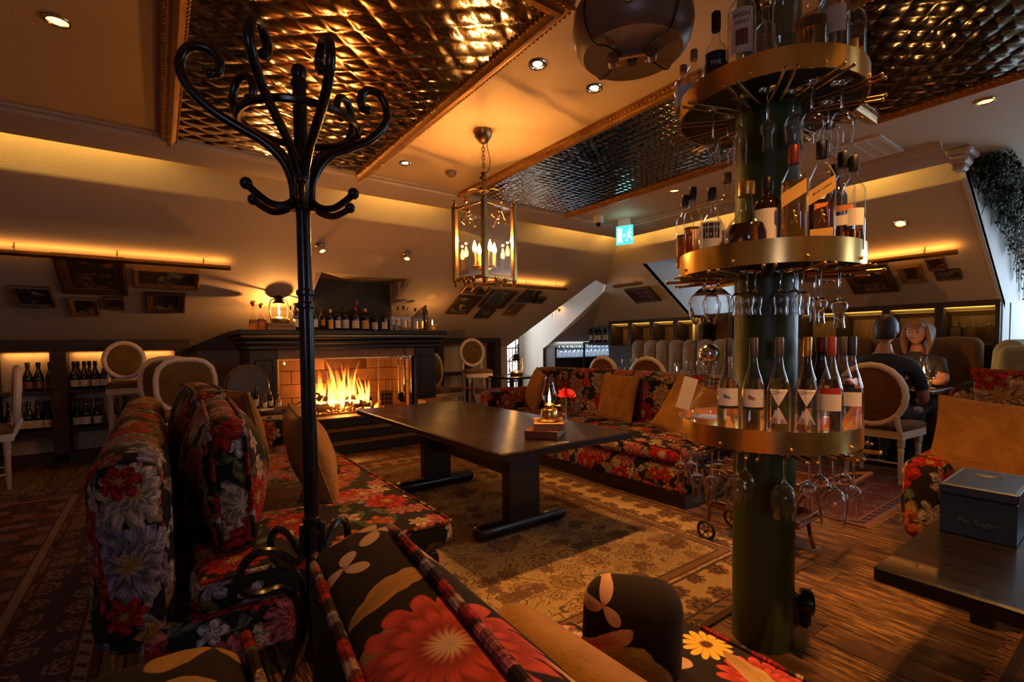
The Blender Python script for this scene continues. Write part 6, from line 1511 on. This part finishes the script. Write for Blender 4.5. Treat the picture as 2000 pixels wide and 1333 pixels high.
for k, px in enumerate((1157, 1166, 1174, 1183, 1188)):
    p = onY(px, 655, 6.28+.03*(k % 2)); bottle('%s wine bottle from the left on the cabinet end by the glass shelf' % ORD[k], (6.72+.03*(k % 2), 6.66-.11*k, 1.201), 'bordeaux', .31, .038, 'green_glass' if k < 4 else 'clear', 'cap_black' if k % 2 else 'cap_grey', [(.10, .42, 1.0, 'paper_white')], liquid='grappa' if k == 4 else None, group=G, n=12)
G = 'jars in the right hand lit niche'
for k in range(3): tag(obj('glass_jar', MB().lathe([(.05, 0), (.055, .01), (.055, .16), (.045, .18), (.02, .19), (.02, .205), (.028, .22)], 16), M['stem'], None, (6.78, 1.16+.115*k, 1.131)), '%s glass jar from the right in the lit niche nearest the bay' % ORD[k], 'jar', G)
def bench(label, x0, x1, y0, y1, zt, n, mat, seat_z=.46):
    t = thing('banquette', label, 'bench', (x0, y0, 0))
    D = x1-x0; L_ = y1-y0
    obj('plinth', MB().box(.02, D, 0, L_, 0, .30), M['black_wood'], t, smooth=False)
    obj('seat', MB().soft(D/2-.05, L_/2, .38, D, L_, .17, .06, (0, 0, .015)), M[mat], t, weld=True, angle=60)
    for k in range(n):
        y = L_*(k+.5)/n; wd = L_/n
        obj('back_channel', MB().soft(D-.10, y, (.44+zt)/2, .19, wd*.985, zt-.44, .075, (.02, 0, .02)), M[mat], t, weld=True, angle=70)
    return t
bench('long grey beige channel backed bench under the right wall cabinets', 5.92, 6.56, 2.75, 5.40, 1.20, 11, 'grey_velvet')
bench('brown velvet bench behind the man and the woman', 5.92, 6.56, 1.12, 2.45, 1.19, 3, 'brown_bench')
gb = thing('banquette', 'curved olive green bench at the right edge in the bay', 'bench', (5.75, .66, 0))
for k in range(6):
    a = k*.13; obj('back_channel', MB().soft(0, 0, .79, .20, .21, .74, .08, (.02, 0, .02)), M['green_velvet'], gb, (.05+.19*k, .18-.012*k*k*.0, 0), PI/2-a*.3, weld=True, angle=70)
obj('side', MB().soft(-.10, .05, .72, .16, .36, .80, .06, (0, .02, .01)), M['green_velvet'], gb, weld=True, angle=70)
obj('seat', MB().soft(.55, -.15, .36, 1.3, .55, .22, .07, (0, 0, .015)), M['green_velvet'], gb, weld=True, angle=60)

# ------------------------------------------------------------------ dining tables
def dining_table(label, x0, x1, y0, y1, z=.74):
    t = thing('dining_table', label, 'table', ((x0+x1)/2, (y0+y1)/2, 0))
    w_, d_ = (x1-x0)/2, (y1-y0)/2
    obj('table_top', MB().box(-w_, w_, -d_, d_, z-.03, z, .005), M['black_wood'], t, smooth=False)
    obj('pedestal', MB().lathe([(.22, 0), (.23, .012), (.05, .04), (.035, .08), (.035, z-.05), (.10, z-.032)], 18), M['iron_rough'], t)
    return t
dining_table('dark dining table set with wine glasses behind the long sofa', 5.18, 5.86, 3.3, 5.0)
dining_table('dark dining table with an oil lamp in front of the woman', 5.34, 5.98, 1.24, 2.3)
oil_lamp('lit glass oil lamp on the table in front of the woman', (5.62, 1.37, .741), 5, 1.25)
oil_lamp('small lit oil lamp between the two glass groups on the dining table', (5.40, 3.82, .741), 1.5, .8)
tag(obj('napkin', MB().soft(0, 0, .012, .12, .20, .022, .01), M['cloth'], None, (5.48, 1.72, .742), .2, weld=True), 'folded white napkin on the table before the woman', 'napkin')
G = 'glasses on the dining table'
k = 0
for gx, gy in ((5.36, 4.66), (5.40, 4.54), (5.62, 4.62), (5.36, 3.62), (5.44, 3.52), (5.66, 3.60)):
    glass('wine', (gx, gy, .741), '%s wine glass from the left on the dining table behind the long sofa' % ORD[k], G, False, .95); k += 1
k = 0
for gx, gy in ((5.28, 4.72), (5.30, 4.44), (5.27, 3.70), (5.29, 3.46), (5.5, 3.42), (5.52, 4.74)):
    glass('tumbler', (gx, gy, .741), '%s low tumbler from the left on the dining table behind the long sofa' % ORD[k], G); k += 1
# shelf of wine glasses in the passage corner
gs = thing('glass_shelf', 'low dark counter with an open shelf of wine glasses by the passage', 'shelf', (6.2, 7.10, 0))
obj('back_panel', MB().box(0, 2.2, .405, .42, .90, 1.12), M['paper_white'], gs, smooth=False); obj('counter', MB().box(0, 2.2, .04, .42, 0, .86, .004), M['cab_wood'], gs, smooth=False); obj('shelf_board', MB().box(0, 2.2, 0, .42, .88, .905, .003), M['navy_edge'], gs, smooth=False)  # back panel coloured pale to brighten the glasses standing before it
obj('side_panel', MB().box(-.015, .03, 0, .44, 0, 1.10, .003), M['cab_wood'], gs, smooth=False)
G = 'wine glasses on the shelf by the passage'; k = 0
for i in range(15):
    for r in range(2):
        o = glass('wine', (6.42+.118*i, 7.17+.11*r, .906), '%s wine glass from the left, %s row, on the shelf by the passage' % (ORD[i], ('front', 'back')[r]), G, False, 1.0); k += 1
        if 'rack' not in MC: MC['rack'] = MB().lathe(GPROF['wine'], 18, cap=False).mesh('wine_glass', M['shelf_glass'], True, 60)
        o.data = MC['rack']

strip('glass_shelf_fill', (7.3, 7.12, 1.19), (7.3, 7.3, .9), 2.0, .02, 9, (.6, .78, 1))  # added fill with no real fitting, brightens the row of glasses
# ------------------------------------------------------------------ trolleys
def trolley(label, loc, rz, L=.75, W=.42, z0=.24, z1=.56, s=1):
    t = thing('bar_trolley', label, 'trolley', loc, rz)
    for z, nm in ((z0, 'lower_tray'), (z1, 'upper_tray')):
        tr = obj(nm, MB().box(-L/2, L/2, -W/2, W/2, z, z+.012, .002), M['frame_dark'], t, smooth=False)
        obj('rim', MB().tube([(-L/2, -W/2, z+.04), (L/2, -W/2, z+.04), (L/2, W/2, z+.04), (-L/2, W/2, z+.04)], .007, 6, True).box(-L/2, L/2, -W/2, -W/2+.008, z, z+.04).box(-L/2, L/2, W/2-.008, W/2, z, z+.04), M['trolley_wood'], tr)
    for sy in (-1, 1):
        y = sy*(W/2+.012)
        obj('frame_tube', MB().tube(smooth_path([(-L/2-.02, y, z1+.02), (-L/2+.03, y, z0), (-L/2+.02, y, .10)]), .011, 8), M['trolley_wood'], t)
        obj('frame_tube', MB().tube(smooth_path([(L/2+.24, y, z1+.10), (L/2+.05, y, z1+.03), (L/2-.05, y, z0), (L/2-.02, y, .02)]), .011, 8), M['trolley_wood'], t)
        wl = obj('wheel', MB().tube([(-L/2+.02+.085*s*math.cos(a), y+sy*.018, .012+.08*s+.085*s*math.sin(a)) for a in [i*PI/12 for i in range(24)]], .009, 6, True), M['iron_rough'], t)
        obj('spoke', MB().tube([(-L/2+.02+.085*s*math.cos(a), y+sy*.018, .012+.08*s+.085*s*math.sin(a)) for a in (0, PI)], .004, 5).tube([(-L/2+.02+.085*s*math.cos(a), y+sy*.018, .012+.08*s+.085*s*math.sin(a)) for a in (PI/3, 4*PI/3)], .004, 5).tube([(-L/2+.02+.085*s*math.cos(a), y+sy*.018, .012+.08*s+.085*s*math.sin(a)) for a in (2*PI/3, 5*PI/3)], .004, 5).ball((-L/2+.02, y+sy*.018, .012+.08*s), .016, 8), M['trolley_wood'], wl)
    obj('push_bar', MB().tube([(L/2+.24, -W/2-.012, z1+.10), (L/2+.24, W/2+.012, z1+.10)], .012, 8), M['trolley_wood'], t)
    return t
trolley('wooden wheeled trolley behind the pillar beside the long sofa', (2.80, 1.42, .0), -PI/2+.05, .52, .26, .20, .40, .6)
trolley('wooden tray trolley with copper rims near the fireside stools', (3.55, 5.15, 0), PI+.1, .56, .34, .24, .56)
dt = thing('drum_bar', 'round dark drum bar with its lid tipped open, left of the fire', 'bar cabinet', (.80, 5.02, 0), .25)
obj('drum', MB().lathe([(.19, .26), (.205, .28), (.205, .58), (.215, .59), (.215, .61), (.20, .615)], 28), M['frame_dark'], dt)
obj('tray', MB().lathe([(.001, .606), (.195, .608)], 28), M['leather_tan'], dt)
obj('lid', MB().lathe([(.001, 0), (.195, 0), (.205, .012), (.195, .03), (.001, .034)], 32, (-.10, .16, .815), axis=(.12, -1, .12)), M['dark_wall'], dt)
obj('lid_rim', MB().tube([(-.10+.203*math.cos(a), .155+.02*math.cos(a), .815+.203*math.sin(a)) for a in [i*PI/16 for i in range(32)]], .008, 6, True), M['old_brass'], dt)
for k in range(3):
    a = k*2*PI/3; obj('leg', MB().tube([(.15*math.cos(a), .15*math.sin(a), .27), (.19*math.cos(a), .19*math.sin(a), 0)], .016, 8), M['frame_dark'], dt)
obj('push_bar', MB().tube(smooth_path([(.19, -.10, .58), (.36, -.12, .63), (.46, -.13, .70), (.47, -.02, .715), (.46, .08, .70), (.36, .07, .63), (.19, .06, .58)]), .010, 8), M['leather_tan'], dt)
G = 'little bottles on the drum bar tray'
for k, (dx, dy, h, g) in enumerate([(-.14, -.02, .17, 'clear'), (-.08, .03, .21, 'dark_bottle'), (-.02, -.05, .15, 'clear'), (.04, .02, .16, 'dark_bottle'), (.10, -.04, .13, 'clear')]):
    bottle('%s little bottle from the left on the drum bar tray' % ORD[k], (.80+dx, 5.02+dy, .6095), 'whisky', h, .022, g, ('cap_gold', 'cap_black', 'cap_grey')[k % 3], [(.15, .45, .9, 'paper')], group=G, n=12)
tag(obj('napkin', MB().soft(0, 0, .008, .14, .10, .014, .006), M['cloth'], None, (.76, 4.90, .6095), .5, weld=True), 'folded white napkin on the drum bar tray', 'napkin')

# ------------------------------------------------------------------ wall sconces and ivy
def sconce(label, loc, nrm, power):
    t = thing('wall_sconce', label, 'wall lamp', loc, math.atan2(-nrm[0], nrm[1])+PI)
    obj('back_plate', MB().lathe([(.05, 0), (.055, .006), (.03, .018), (.014, .024)], 18, axis=(0, -1, 0)), M['old_brass'], t)
    obj('arm', MB().tube(smooth_path([(0, -.02, 0), (0, -.07, -.02), (0, -.11, .01), (0, -.11, .06)]), .007, 8), M['old_brass'], t)
    for x in (-.05, .05): obj('drop_rod', MB().tube([(x, -.11, -.14), (x, -.11, .07)], .004, 6), M['iron_rough'], t)
    obj('cross_bar', MB().tube([(-.05, -.11, .02), (.05, -.11, .02)], .004, 6), M['iron_rough'], t)
    b = MB(); n = 32; vs = []
    for k, (r, z) in enumerate([(.105, .06), (.085, .12), (.06, .18)]):
        for i in range(n): rr = r*(1+.03*(-1)**i); vs.append((rr*math.cos(2*PI*i/n), -.11+rr*math.sin(2*PI*i/n), z))
    b.add(vs, [(k*n+i, k*n+(i+1) % n, (k+1)*n+(i+1) % n, (k+1)*n+i) for k in range(2) for i in range(n)])
    obj('pleated_shade', b, M['amber_shade'], t, smooth=False)
    p = Vector(loc)+Vector(nrm)*.13+Vector((0, 0, .10))
    lamp('POINT', 'sconce_light', p, power, (1, .45, .14), shadow_soft_size=.02)
sconce('wall lamp with a pleated amber shade on the passage wall', (6.148, 6.95, 1.83), (-1, 0, 0), 3)
sconce('wall lamp half cut off by the right edge under the ivy', (7.56, 1.028, 1.98), (0, -1, 0), 1.5)
iv = thing('hanging_ivy', 'dark trailing ivy with pale blossoms hanging in the bay corner', 'plant', (6.4, .9, 2.55))
random.seed(17); lf = MB()
def leaf(mb, c, s, d, u):
    d = Vector(d).normalized(); u = Vector(u); u = (u-d*u.dot(d)).normalized(); r = d.cross(u)
    P_ = [c, c+u*s*.35+r*s*.45, c+u*s*.75+r*s*.28, c+u*s*1.15, c+u*s*.75-r*s*.28, c+u*s*.35-r*s*.45]
    mb.add(P_+[c+u*s*.55+d*s*.12], [(0, 1, 6), (1, 2, 6), (2, 3, 6), (3, 4, 6), (4, 5, 6), (5, 0, 6)])
vines = MB()
for k in range(5200):
    x = random.uniform(-1.3, 1.5); w_ = (x+1.3)/2.8
    dep = (.10+.85*w_**1.3)*(.75+.5*abs(math.sin(x*7.3)))
    z = .04-random.random()**1.25*dep; y = .11-random.random()*(.14+.3*max(0, .3+z*.6))
    d = (random.gauss(0, .5), -1, random.gauss(.2, .5)); leaf(lf, Vector((x, y, z)), random.uniform(.020, .042), d, (random.gauss(0, .6), 0, -1))
for k in range(26):
    x = random.uniform(-1.1, 1.5); w_ = (x+1.3)/2.8; L_ = .2+1.0*w_*random.random()
    vines.tube(smooth_path([(x, .11, .04), (x+random.uniform(-.04, .04), .05, -L_*.3), (x+random.uniform(-.06, .06), .08, -L_*.7), (x+random.uniform(-.08, .08), .09, -L_)]), .003, 5)
tag(obj('foliage', lf, M['leaf'], iv, smooth=False), kind='stuff'); obj('stems', vines, M['leaf'], iv)
for k in range(14):
    x = random.uniform(-.1, 1.3); z = -random.uniform(.1, .75)*(x+1.3)/2.8; bmb = MB()
    for q in range(9): leaf(bmb, Vector((x, -.05, z)), .035, (math.cos(q*.7)*.6, -1, math.sin(q*.7)*.6), (math.cos(q*.7), 0, math.sin(q*.7)))
    obj('blossom', bmb, M['blossom'], iv, smooth=False)

# ------------------------------------------------------------------ people
def skin(verts, edges, levels=2, root=0):
    me = bpy.data.meshes.new('body'); me.from_pydata([v[:3] for v in verts], edges, [])
    o = bpy.data.objects.new('body_build', me); COL.objects.link(o)
    o.modifiers.new('s', 'SKIN'); sub = o.modifiers.new('u', 'SUBSURF'); sub.levels = levels; sub.render_levels = levels
    for i, v in enumerate(verts):
        sv = me.skin_vertices[0].data[i]; r = v[3]; sv.radius = r if isinstance(r, tuple) else (r, r); sv.use_root = (i == root)
    dg = bpy.context.evaluated_depsgraph_get(); dg.update()
    out = bpy.data.meshes.new_from_object(o.evaluated_get(dg)); bpy.data.objects.remove(o); bpy.data.meshes.remove(me)
    return out
def mat_mesh(me, mats, fn):
    me.materials.clear()
    for m in mats: me.materials.append(m)
    for p in me.polygons: p.material_index = fn(p.center)
    me.shade_smooth(); return me
def head(t, loc, rz, tilt, hair, long_=False):
    """head facing -Y before turning"""
    h = MB(); n = 24; k = 18; vs = []
    for j in range(k+1):
        f = PI*j/k; z = -math.cos(f)
        for i in range(n):
            a = 2*PI*i/n; x, y = math.sin(f)*math.cos(a), math.sin(f)*math.sin(a)
            sx = .078*(1-.22*max(0, -z)**1.5); sy = .098*(1-.12*max(0, -z))
            fy = 0
            if y < 0:
                g = lambda z0, s, x0=0, w=.3: math.exp(-((z-z0)/s)**2-((x-x0)/w)**2)
                fy = -.020*g(-.22, .18, 0, .16)-.006*g(-.52, .07, 0, .28)+.008*g(.02, .10, .35, .18)+.008*g(.02, .10, -.35, .18)-.008*g(-.85, .18, 0, .3)+.003*g(-.45, .03, 0, .25)
            vs.append((x*sx, y*sy+fy, z*.118))
    h.add(vs, [(j*n+i, j*n+(i+1) % n, (j+1)*n+(i+1) % n, (j+1)*n+i) for j in range(k) for i in range(n)])
    for s in (-1, 1): h.ball((s*.078, .008, -.005), .03, 10, (.35, .7, 1.1))
    o = obj('head', h, M['skin'], t, loc, rot=(tilt, 0, rz), weld=True, angle=180)
    for s in (-1, 1): obj('eye', MB().ball((s*.030, -.084, .006), .0085, 10), M['hair'], o); 
    obj('mouth', MB().tube([(-.022, -.088, -.055), (0, -.094, -.057), (.022, -.088, -.055)], .0035, 6), M['lip'], o)
    for s in (-1, 1): obj('eyebrow', MB().tube([(s*.016, -.093, .026), (s*.030, -.091, .031), (s*.046, -.082, .026)], .0035, 6), M[hair], o)
    hb = MB(); vs = []
    rn = random.Random(4)
    for j in range(k+1):
        f = PI*j/k; z = -math.cos(f)
        for i in range(n):
            a = 2*PI*i/n; x, y = math.sin(f)*math.cos(a), math.sin(f)*math.sin(a)
            r = 1.10+.05*rn.random()+(.05 if z > .3 else 0)
            vs.append((x*.078*r, y*.098*r+.006, z*.118*r+.003))
    fs = []
    for j in range(k):
        for i in range(n):
            a = 2*PI*(i+.5)/n; z = -math.cos(PI*(j+.5)/k); front = -math.sin(a)
            lim = .42 if front > .25 else (-.15 if front > -.3 else (-.62 if not long_ else -.9))
            if z > lim: fs.append((j*n+i, j*n+(i+1) % n, (j+1)*n+(i+1) % n, (j+1)*n+i))
    hb.add(vs, fs)
    if long_:
        for s in (-1, 1):
            for q in range(5): hb.tube(smooth_path([(s*(.05+.008*q), .0+.022*q, .10-.01*q), (s*(.092+.004*q), -.01+.024*q, 0), (s*(.10-.003*q), -.02+.026*q, -.12), (s*(.085-.004*q), -.03+.026*q, -.22)]), [.022]*8+[.018, .016, .013, .010, .006], 8)
        hb.tube(smooth_path([(0, .1, .02), (0, .11, -.10), (0, .10, -.20)]), .05, 10)
    obj('hair', hb, M[hair], o, angle=180)
    return o
def hand(verts, edges, wrist, i_w, d, side, u):
    """palm, four curled fingers and a thumb grown from wrist vertex i_w"""
    d = Vector(d).normalized(); u = Vector(u).normalized(); s = d.cross(u).normalized()*side; w_ = Vector(wrist)
    pi_ = len(verts); verts.append((*(w_+d*.045), (.036, .017))); edges.append((i_w, pi_))
    pk = len(verts); verts.append((*(w_+d*.085), (.038, .014))); edges.append((pi_, pk))
    for q, L_ in enumerate((.9, 1.0, .95, .75)):
        b = w_+d*.10+s*(.027-.018*q); prev = pk
        for seg in range(3):
            b = b+(d*math.cos(.35*seg+.1)-u*math.sin(.35*seg+.1))*.027*L_; verts.append((*b, .0082-.0008*seg)); edges.append((prev, len(verts)-1)); prev = len(verts)-1
    b = w_+d*.03+s*.036; prev = pi_
    for seg in range(3): verts.append((*b, .0105-.001*seg)); edges.append((prev, len(verts)-1)); prev = len(verts)-1; b = b+(d*.8+s*.5-u*.25)*.027
def seated_person(label, x, y, rz, seat, shirt, hair, long_, arms, lean=0, hs=1, head_rz=0):
    """looks along +Y in its own frame"""
    t = thing('person', label, 'person', (x, y, 0), rz)
    V = [(0, 0, seat+.11, (.165, .12)), (0, -.02+lean*.3, seat+.26, (.150, .105)), (0, -.03+lean*.7, seat+.42, (.175, .115)), (0, -.02+lean, seat+.52, (.165, .100)), (0, -.01+lean, seat+.585, (.075, .065)), (0, .0+lean, seat+.66, .054), (0, .012+lean, seat+.70, .052)]
    E = [(i, i+1) for i in range(6)]
    for sg in (-1, 1):
        n0 = len(V); V += [(sg*.11, .02, seat+.085, .088), (sg*.12, .24, seat+.09, .080), (sg*.12, .43, seat+.075, .062), (sg*.12, .44, .27, .052), (sg*.12, .42, .10, .040), (sg*.12, .43, .065, .038), (sg*.125, .56, .045, .034)]
        E += [(0, n0)]+[(n0+i, n0+i+1) for i in range(6)]
    for sg, pts in zip((-1, 1), arms):
        n0 = len(V); rad = [.070, .056, .045, .042, .030]
        for q, p in enumerate(pts): V.append((sg*p[0], p[1]+(lean if q < 2 else 0), p[2], rad[q]))
        E += [(3, n0)]+[(n0+i, n0+i+1) for i in range(len(pts)-1)]
        d = Vector(V[-1][:3])-Vector(V[-2][:3]); hand(V, E, V[-1][:3], len(V)-1, d, -sg, (0, 0, 1))
    me = skin(V, E)
    el = [(Vector((sg*p[1][0], p[1][1]+lean, p[1][2])), Vector((sg*p[2][0], p[2][1], p[2][2]))) for sg, p in zip((-1, 1), arms)]
    def pick(c):
        if c.z > seat+.605: return 0
        for sg, p in zip((-1, 1), arms):
            e = Vector((sg*p[2][0], p[2][1], p[2][2])); s_ = Vector((sg*p[0][0], p[0][1]+lean, p[0][2])); w_ = Vector((sg*p[4][0], p[4][1], p[4][2])); m = Vector((sg*p[1][0], p[1][1]+lean, p[1][2]))
            if min((c-e).length, (c-w_).length, (c-(e+w_)/2).length, (c-w_-(w_-e).normalized()*.12).length) < .105 and abs(c.x) > .17: return 0
        if c.z < .085: return 3
        if c.z < seat+.13 or (c.y > .16 and c.z < seat+.2): return 2
        return 1
    mat_mesh(me, [M['skin'], M[shirt], M['dark_cloth'], M['black']], pick)
    obj('body', me, None, t)
    head(t, (0, .03+lean, seat+.80), PI+head_rz, .08, hair, long_)
    return t
seated_person('person in a navy short sleeved shirt seated with back to us', 5.12, 1.52, -PI/2, .47, 'navy_shirt', 'hair', False,
    ([(.19, -.02, .985), (.245, .02, .83), (.255, .08, .70), (.22, .20, .66), (.15, .28, .635)], [(.19, -.02, .985), (.245, .02, .83), (.255, .08, .70), (.22, .20, .66), (.15, .28, .635)]), 0)
seated_person('person with fair shoulder length hair in dark clothes facing us across the table', 6.02, 1.52, PI/2, .46, 'dark_cloth', 'hair_fair', True,
    ([(.165, -.02, .96), (.215, .06, .80), (.22, .14, .785), (.17, .17, .79), (.11, .18, .80)], [(.165, -.02, .96), (.215, .06, .80), (.22, .14, .785), (.17, .17, .79), (.11, .18, .80)]), .02)
